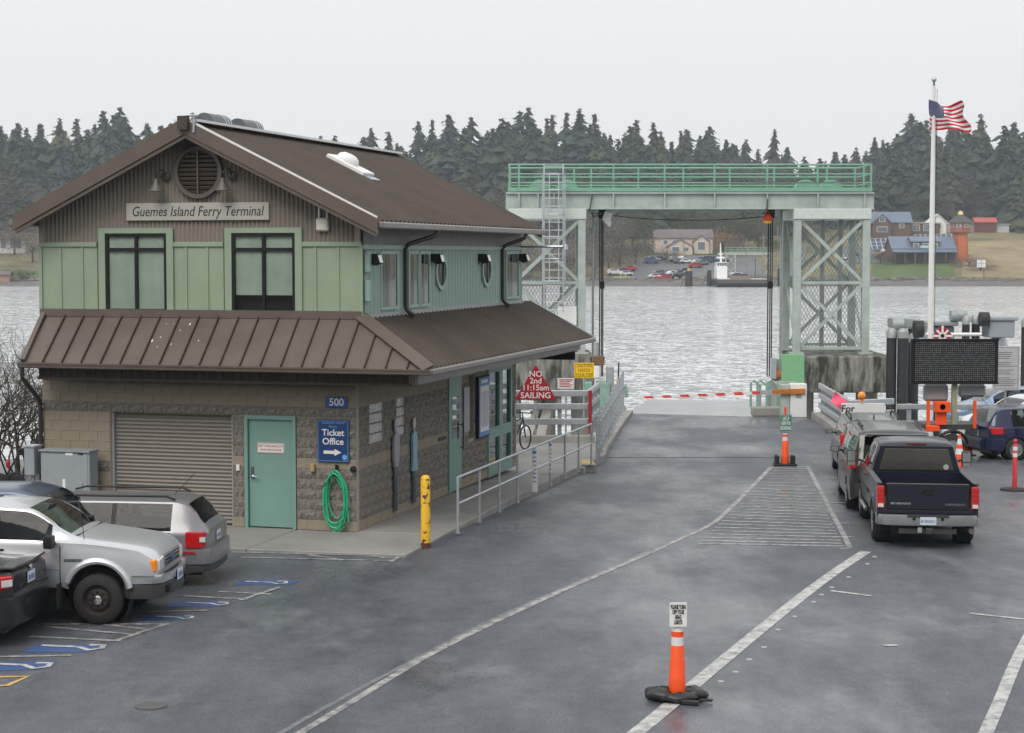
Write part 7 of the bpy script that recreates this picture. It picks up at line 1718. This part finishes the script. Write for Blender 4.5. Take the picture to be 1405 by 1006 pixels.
# ---- houses and barns
CREAM = mat('cream_wall',(0.55,0.46,0.38),0.8); GREYRF = mat('grey_brown_shingle',(0.15,0.13,0.13),0.85,var=0.2,vs=0.5); BLUERF = mat('slate_blue_roof',(0.13,0.17,0.24),0.5,var=0.1); BRNW = mat('brown_shingle_wall',(0.13,0.085,0.065),0.9,var=0.2); ORW = mat('orange_shingle',(0.50,0.13,0.04),0.8,var=0.12,vs=0.6); WHW = mat('white_wall',(0.70,0.70,0.68),0.7)
FGL = mat('far_window',(0.12,0.15,0.18),0.12,var=0.2,spec=0.8)
def house(name, label, cat, p, rz, w_, d, h, rh, wm, rm, wins=(), over=0.4, gable_front=False, door=None):
    t = thing(name, label, cat, p, rz)
    wo = MB().span((-w_/2,-d/2,-3),(w_/2,d/2,h)); 
    if rh > 0:
        if gable_front: wo.slaby([(-w_/2,h),(w_/2,h),(0,h+rh)],-d/2,d/2)
        else: wo.slabx([(-d/2,h),(d/2,h),(0,h+rh)],-w_/2,w_/2)
    wo.build('wall', wm, t)
    r = MB(); th = 0.25
    if rh > 0:
        hw = (w_ if gable_front else d)/2; e = over; s = rh/hw
        pts = [(-hw-e,h-e*s),(0,h+rh),(hw+e,h-e*s),(hw+e,h-e*s+th),(0,h+rh+th),(-hw-e,h-e*s+th)]
        if gable_front: r.slaby(pts,-d/2-e,d/2+e)
        else: r.slabx(pts,-w_/2-e,w_/2+e)
    else: r.span((-w_/2-over,-d/2-over,h),(w_/2+over,d/2+over,h+0.35))
    r.build('roof', rm, t)
    for (x, z, ww, hh) in wins:
        f = MB().box((x,-d/2-0.06,z),(ww+0.3,0.1,hh+0.3)).build('window', WHW, t); MB().box((x,-d/2-0.13,z),(ww,0.06,hh)).build('pane', FGL, f)
    if door: MB().box((door[0],-d/2-0.06,1.05),(1.1,0.12,2.1)).build('door', BRNW, t)
    return t
def at_px(px, py, dz=0): p = tp(px,py); return (p.x,p.y,p.z+dz)
house('ranch_house','long cream house with grey brown roof above the far car park','house',at_px(936,346),0.02,19,9,4.6,2.6,CREAM,GREYRF,[(-6,3.2,1.4,1.2),(-3,3.2,1.4,1.2),(5.5,3.2,2.2,2),(8,3.2,1,1.4)])
house('house_wing','cream gabled wing standing in front of the long cream house','house',at_px(932,348),0.02,8,6,2.3,2.2,CREAM,GREYRF,[(-1.5,1.4,2.2,1.4),(2,1.4,1.4,1.2)],gable_front=True)
house('house_wing','cream gabled bay with tall white window on the long cream house','house',at_px(961,348),0.02,5,5,4.0,1.8,CREAM,GREYRF,[(0,2.5,2.4,2.4)],gable_front=True)
fh = at_px(1218,323); house('farmhouse','brown farmhouse with slate blue roof and cream front gable','house',fh,0.03,15,8,4.6,3.4,BRNW,BLUERF,[(4,3.3,1.4,1.4)])
house('farmhouse_gable','cream trimmed gable with paired windows on the brown farmhouse','house',(fh[0]-3.4,fh[1]-4.6,fh[2]),0.03,6.5,4,4.3,3.0,BRNW,BLUERF,[(0,5.6,1.8,1.8),(0,2.0,3.4,1.6)],gable_front=True)
house('farm_annex','low glazed annex with flat pale roof beside the farmhouse','annex',at_px(1258,320),0.02,15,6,3.3,0,BRNW,mat('pale_flat_roof',(0.40,0.41,0.43),0.6),[(-5,1.8,2.2,2),(-1,1.8,2.2,2),(3,1.8,2.6,2)])
house('white_shed','small white gabled shed next to the glazed annex','shed',at_px(1284,319),0,6,6,3.6,2.6,WHW,WHW,[(0.5,2,1,1.2)],gable_front=True)
house('tan_shed','tan flat roofed store behind the flagpole','shed',at_px(1294,318),0,5,4,2.8,0,mat('tan_wall',(0.45,0.37,0.29),0.8),WHW)
house('red_shed','dark red shed with bright red roof at the edge of the wood','shed',at_px(1350,318),0,7.5,5,3.4,1.4,mat('maroon_wall',(0.13,0.04,0.035),0.8),mat('red_roof',(0.40,0.08,0.06),0.6))
house('grey_shed','pale grey shed at the edge of the stubble field','shed',at_px(1374,318),0,4.5,4,2.4,0,mat('grey_wall',(0.42,0.43,0.45),0.7),GREYM)
house('pink_shed','low pinkish store beside the red roofed shed','shed',at_px(1333,317),0,5,4,2.6,0.8,mat('pink_wall',(0.38,0.27,0.23),0.8),GREYRF)
# store barn with dormer and solar roof
bp_ = at_px(1262,359); bn = house('store_barn','large barn with slate blue metal roof, dormer and dark porch by the shore','barn',bp_,0.0,20,11,4.2,3.6,BRNW,BLUERF,[])
dx_ = house('barn_dormer','raised dormer with row of white windows on the slate blue barn','dormer',(bp_[0]+0.6,bp_[1]-2.4,bp_[2]+2.4),0,9,6,4.0,1.2,BRNW,BLUERF,[(-3,2.6,1.4,1.4),(0,2.6,1.6,1.4),(3,2.6,1.4,1.4)])
o = thing('barn_porch','dark porch with slate blue lean-to roof along the barn front','porch',(bp_[0],bp_[1]-6.6,bp_[2]))
MB().slabx([(-1.6,2.9),(2.2,4.1),(2.2,4.35),(-1.6,3.15)],-10.2,10.2).build('roof', BLUERF, o); MB().span((-9.8,1.0,-1),(9.8,1.2,3.2)).build('wall', mat('porch_dark',(0.05,0.05,0.055),0.9), o)
for i in range(7): MB().box((-9.6+i*3.2,-1.3,1.2),(0.3,0.3,3.8)).build('post', BRNW, o)
MB().box((0.5,-1.5,4.7),(4.4,0.15,0.7)).build('signboard', mat('pale_blue_board',(0.42,0.60,0.68),0.6), o)
sp_ = at_px(1224,345); so_ = thing('solar_array','tilted array of dark blue solar panels with pale frames behind the barn','solar array',(sp_[0],sp_[1]+3,sp_[2]+1.2))
for i in range(9):
    for j in range(3):
        f = MB().box((-7+i*1.75,j*1.5,j*1.25),(1.68,1.85,0.1),rx=R(40)).build('panel', mat('solar_frame',(0.55,0.58,0.62),0.4), so_); MB().box((-7+i*1.75,j*1.5-0.05,j*1.25+0.06),(1.45,1.62,0.06),rx=R(40)).build('cell_sheet', mat('solar_blue',(0.02,0.035,0.08),0.12,spec=0.8), f)
MB().span((-7.5,0.5,-3),(-7.3,3.5,1)).span((7.3,0.5,-3),(7.5,3.5,1)).build('stand', GALV, so_)
so2 = copy_tree(so_); so2.location = (at_px(1296,345)[0], sp_[1]+3, sp_[2]+2.6); so2['label'] = 'second tilted array of dark blue solar panels between barn and orange tower'
tq = at_px(1317,357); tw_ = thing('shingle_tower','orange shingled lookout tower with windowed turret and pointed dark roof','tower',tq)
MB().lathe([(3.0,-2),(2.3,8.6)],n=6).build('shaft', ORW, tw_); MB().lathe([(2.9,8.6),(3.3,8.9),(3.3,12.0)],n=8).build('turret', mat('turret_brown',(0.30,0.11,0.05),0.8), tw_); MB().lathe([(4.1,11.9),(4.0,12.2),(1.0,14.4),(0.8,14.6)],n=8).build('roof', mat('tower_roof',(0.07,0.07,0.075),0.8), tw_); MB().lathe([(0.9,14.5),(0.9,15.0),(0.5,15.6),(0,15.8)],n=8).build('lantern', mat('lantern_yellow',(0.65,0.58,0.22),0.5), tw_, True)
for i in range(8):
    a = i*math.pi/4 + math.pi/8; f = MB().box((3.1*math.cos(a),3.1*math.sin(a),11.0),(0.2,1.5,1.1),rz=a).build('window', WHW, tw_); MB().box((3.2*math.cos(a),3.2*math.sin(a),11.0),(0.1,1.1,0.8),rz=a).build('pane', FGL, f)
lh = at_px(18,346); house('glass_house','flat roofed modern house with white walls and wooden eaves on the far bank','house',lh,0.1,9,7,4.6,0,WHW,mat('timber_eave',(0.40,0.24,0.10),0.7),[(-2.6,2.8,1.6,3.2),(1.5,2.8,3.6,3.0)],over=1.0)
house('garden_hut','small timber garden hut on the lawn of the far bank','hut',at_px(8,388),0,3,3,2.4,0.8,mat('hut_pinkish',(0.32,0.19,0.14),0.8),GREYRF)
ws_ = at_px(1346,383); o = thing('channel_marker','square white marker board with dark cross standing in the field','marker',ws_); MB().box((0,0,4.6),(2.6,0.2,2.3)).build('board', WHW, o); MB().box((0,-0.12,4.6),(0.12,0.06,2.3)).box((0,-0.12,4.6),(2.6,0.06,0.12)).build('cross', GREYM, o); MB().box((0.9,0.15,1.4),(0.2,0.2,4.4)).build('post', WOODB, o)

# ---- far landing: gantry, piles, poles, ferry
gq = tp(1030,386); fg = thing('far_gantry','small pale green ramp gantry on the far landing behind the moored ferry','gantry',(gq.x,548,0)); k = 548/2500
gx = lambda px: (px-1030)*k; gz = lambda py: dp(CXP,py,548).z
MB().span((gx(998),-1,gz(350)),(gx(1062),1,gz(346))).build('girder', GANT, fg); 
for py in (340,343,346): MB().tube((gx(998),-1,gz(py)),(gx(1062),-1,gz(py)),0.1,n=5).build('rail', GGRN, fg)
for i in range(9): MB().box((gx(998+i*8),-1,gz(343)),(0.12,0.12,1.4)).build('rail_post', GGRN, fg)
for x0, x1 in ((999,1012),(1050,1061)):
    for px in (x0, x1): MB().box((gx(px),-1,(gz(350)+gz(380))/2),(0.3,0.3,gz(350)-gz(380))).build('tower_leg', GANT, fg)
    for a in ((350,365),(365,380)): MB().bar((gx(x0),-1,gz(a[0])),(gx(x1),-1,gz(a[1])),0.15,0.18).build('brace', GANT, fg); MB().bar((gx(x1),-0.9,gz(a[0])),(gx(x0),-0.9,gz(a[1])),0.15,0.18).build('brace', GANT, fg)
for px, x1, yt, yb, w_, lab in ((945,None,376,397,10,'stout black pile with yellow lamp off the far landing'),(973,None,374,396,6,'slim black pile with bracket off the far landing'),(1072,None,372,397,11,'stout black pile between far ferry and gantry tower')):
    p = dp(px,yb,528); t = thing('mooring_pile', lab, 'pile', (p.x,528,SEA_Z), 0, 'piles off the far landing'); k = 528/2500; h = (yb-yt)*k
    MB().lathe([(w_*k/2,-2),(w_*k/2,h)],n=16).build('shaft', PILE, t, True); MB().bar((-2.6,0,-0.5),(-0.4,0,h*0.85),0.35,0.35).build('raker', mat('raker_grey',(0.14,0.13,0.12),0.9), t); MB().box((-0.8,0,h-0.1),(1.6,0.3,0.3)).build('bracket', GALVD, t)
    if px != 973: MB().lathe([(0.5,h),(0.45,h+0.5),(0,h+0.8)],n=10).build('lamp', mat('far_lamp',(0.6,0.32,0.04),0.5), t)
for px, yt, yb, lab in ((1047,322,385,'tall utility pole with crossarm behind the far gantry'),(1024,330,386,'wooden pole at the head of the far landing'),(1067,310,345,'utility pole beside the road up the hill'),(938,334,358,'lamp pole in the far car park'),(889,315,345,'slim lamp post by the green tree on the far bank')):
    p = tp(px,yb); h = (yb-yt)*p.y/2500; t = thing('utility_pole', lab, 'pole', p); MB().tube((0,0,-0.5),(0,0,h),0.2,0.14,n=7).build('post', mat('pole_grey',(0.26,0.22,0.18),0.9), t); MB().box((0,0,h-1.0),(3.0 if h > 9 else 1.2,0.15,0.15)).build('crossarm', MATS['pole_grey'], t)
fq = dp(1016,396,522); fe = thing('car_ferry','small white and black car ferry moored at the far landing','ferry',(fq.x,522,SEA_Z)); k = 522/2500
fx = lambda px: (px-1016)*k; fz = lambda py: (397-py)*k
MB().slabx([(-6,0),(20,0),(22,1.2),(20,2.0),(-6,2.0),(-7.5,1.2)],fx(981),fx(1052)).build('hull', mat('ferry_black',(0.03,0.03,0.035),0.5), fe)
MB().span((fx(982),-6,2.0),(fx(1051),20,2.25)).build('deck', mat('deck_brown',(0.20,0.16,0.13),0.8), fe)
MB().span((fx(982),-5,2.2),(fx(998),2,fz(385))).build('bulwark', WHITEM, fe); MB().span((fx(1028),-5,2.2),(fx(1050),4,fz(386))).build('bulwark', WHITEM, fe); MB().span((fx(999),-5,2.2),(fx(1027),-4.7,3.2)).build('ramp_gate', mat('ramp_rust',(0.25,0.18,0.14),0.8), fe)
wh_ = MB().span((fx(982),-3,fz(386)),(fx(996),4,fz(369))).build('deckhouse', WHITEM, fe); wb = MB().span((fx(982.5),-2.6,fz(369)),(fx(995),3,fz(364))).build('wheelhouse', WHITEM, fe)
for i in range(4): MB().box((fx(984+i*3.2),-2.66,fz(366.3)),(0.5,0.1,0.7)).build('pane', FGL, wb)
MB().span((fx(982),-3,fz(364)),(fx(996),3.4,fz(363))).build('wheelhouse_roof', WHITEM, fe); MB().tube((fx(989),0,fz(364)),(fx(988),0,fz(337)),0.35,0.12,n=8).build('mast', WHITEM, fe); MB().box((fx(988.5),0,fz(352)),(1.6,0.3,0.3)).box((fx(988.5),0,fz(357)),(2.2,0.4,0.4)).build('radar_bar', WHITEM, fe)
MB().tube((fx(1036),0,2.2),(fx(1036),0,fz(358)),0.1,n=6).build('jackstaff', BLACK, fe)
# ---- far cars
def far_car(px, py, kind, m_, cname, rz, on=None):
    p = on or tp(px,py); t = thing('parked_car', f'{cname} {kind} parked on the far landing', 'car', p if on else (p.x,p.y,p.z+0.15), rz, 'vehicles on the far landing')
    prof = {'car':[(-2.2,0.35),(2.2,0.35),(2.25,0.75),(1.3,0.95),(0.7,1.42),(-1.1,1.45),(-1.9,1.0),(-2.25,0.95)], 'van':[(-2.3,0.35),(2.3,0.35),(2.35,0.9),(1.6,1.05),(1.0,1.75),(-2.1,1.8),(-2.3,1.0)], 'pickup':[(-2.6,0.45),(2.6,0.45),(2.6,1.0),(1.5,1.1),(1.0,1.7),(-0.4,1.72),(-0.5,1.1),(-2.6,1.1)]}[kind]
    MB().slaby(prof,-0.85,0.85).build('body', m_, t, bevel=0.06)
    top_ = max(z for _, z in prof); MB().span((-1.2 if kind != 'pickup' else -0.3,-0.88,top_-0.45),(0.75 if kind != 'pickup' else 0.9,0.88,top_-0.12)).build('glazing', TINT, t)
    for ax in (-1.4,1.4): MB().tube((ax,-0.9,0.33),(ax,0.9,0.33),0.33,n=12).build('wheel', RUBBER, t)
FC = {'white':P_WHT,'red':carpaint('far_red',(0.40,0.02,0.03),0.1),'blue':carpaint('far_blue',(0.05,0.12,0.25),0.2),'grey':P_GREY,'black':P_BLK,'dark blue':P_DB,'green':carpaint('far_green',(0.30,0.36,0.16),0.1)}
for px, py, kind, c_, a in [(894,362,'van','blue',0.1),(896,359,'car','white',0.1),(905,358,'car','black',0.1),(923,359,'car','white',1.3),(936,358,'car','white',1.2),(941,362,'car','white',0.2),(933,362,'car','grey',0.3),(954,368,'car','red',0.15),(958,363,'car','white',0.2),(964,364,'car','grey',0.3),(968,361,'van','dark blue',0.2),(976,360,'van','black',0.3),(986,360,'car','blue',1.2),(996,360,'car','grey',1.2),
        (863,373,'pickup','red',0.2),(855,376,'car','blue',0.3),(858,379,'car','white',0.4),(843,378,'van','white',0.1),(853,385,'pickup','green',0.1),(910,385,'pickup','red',0.1),(907,378,'car','black',0.6),(916,377,'car','grey',0.7),(929,384,'car','black',0.3),(938,375,'car','dark blue',0.8),(899,383,'car','white',0.2),(902,379,'car','grey',0.6),(923,379,'car','white',0.6),(932,379,'car','grey',0.6),
        (1213,353,'car','red',0.1),(1218,348,'car','white',0.2),(1159,357,'car','white',0.2),(1171,352,'car','grey',0.3)]:
    far_car(px, py, kind, FC[c_], c_, a)
for px, c_, kind in ((1012,'blue','car'),(1022,'dark blue','car'),(1017,'white','van')): far_car(0,0,kind,FC[c_],c_ + ' deck loaded',0.05,on=(fq.x+fx(px), 522+(2 if kind == 'car' else 8), SEA_Z+2.25))

# ================================================================ damp winter air over the channel
hz = MB().span((-1190,-95,-10.6),(1190,1150,92)).build('haze', mat('haze_unused',(1,1,1)), None)
hm = bpy.data.materials.new('damp_air'); hm.use_nodes = True; N = hm.node_tree.nodes; N.clear()
o_ = N.new('ShaderNodeOutputMaterial'); pv = N.new('ShaderNodeVolumePrincipled'); pv.inputs['Color'].default_value = (0.82,0.90,0.98,1); pv.inputs['Density'].default_value = 0.00028; pv.inputs['Anisotropy'].default_value = 0.2
hm.node_tree.links.new(pv.outputs[0], o_.inputs['Volume']); hz.data.materials.clear(); hz.data.materials.append(hm); stuff(hz)
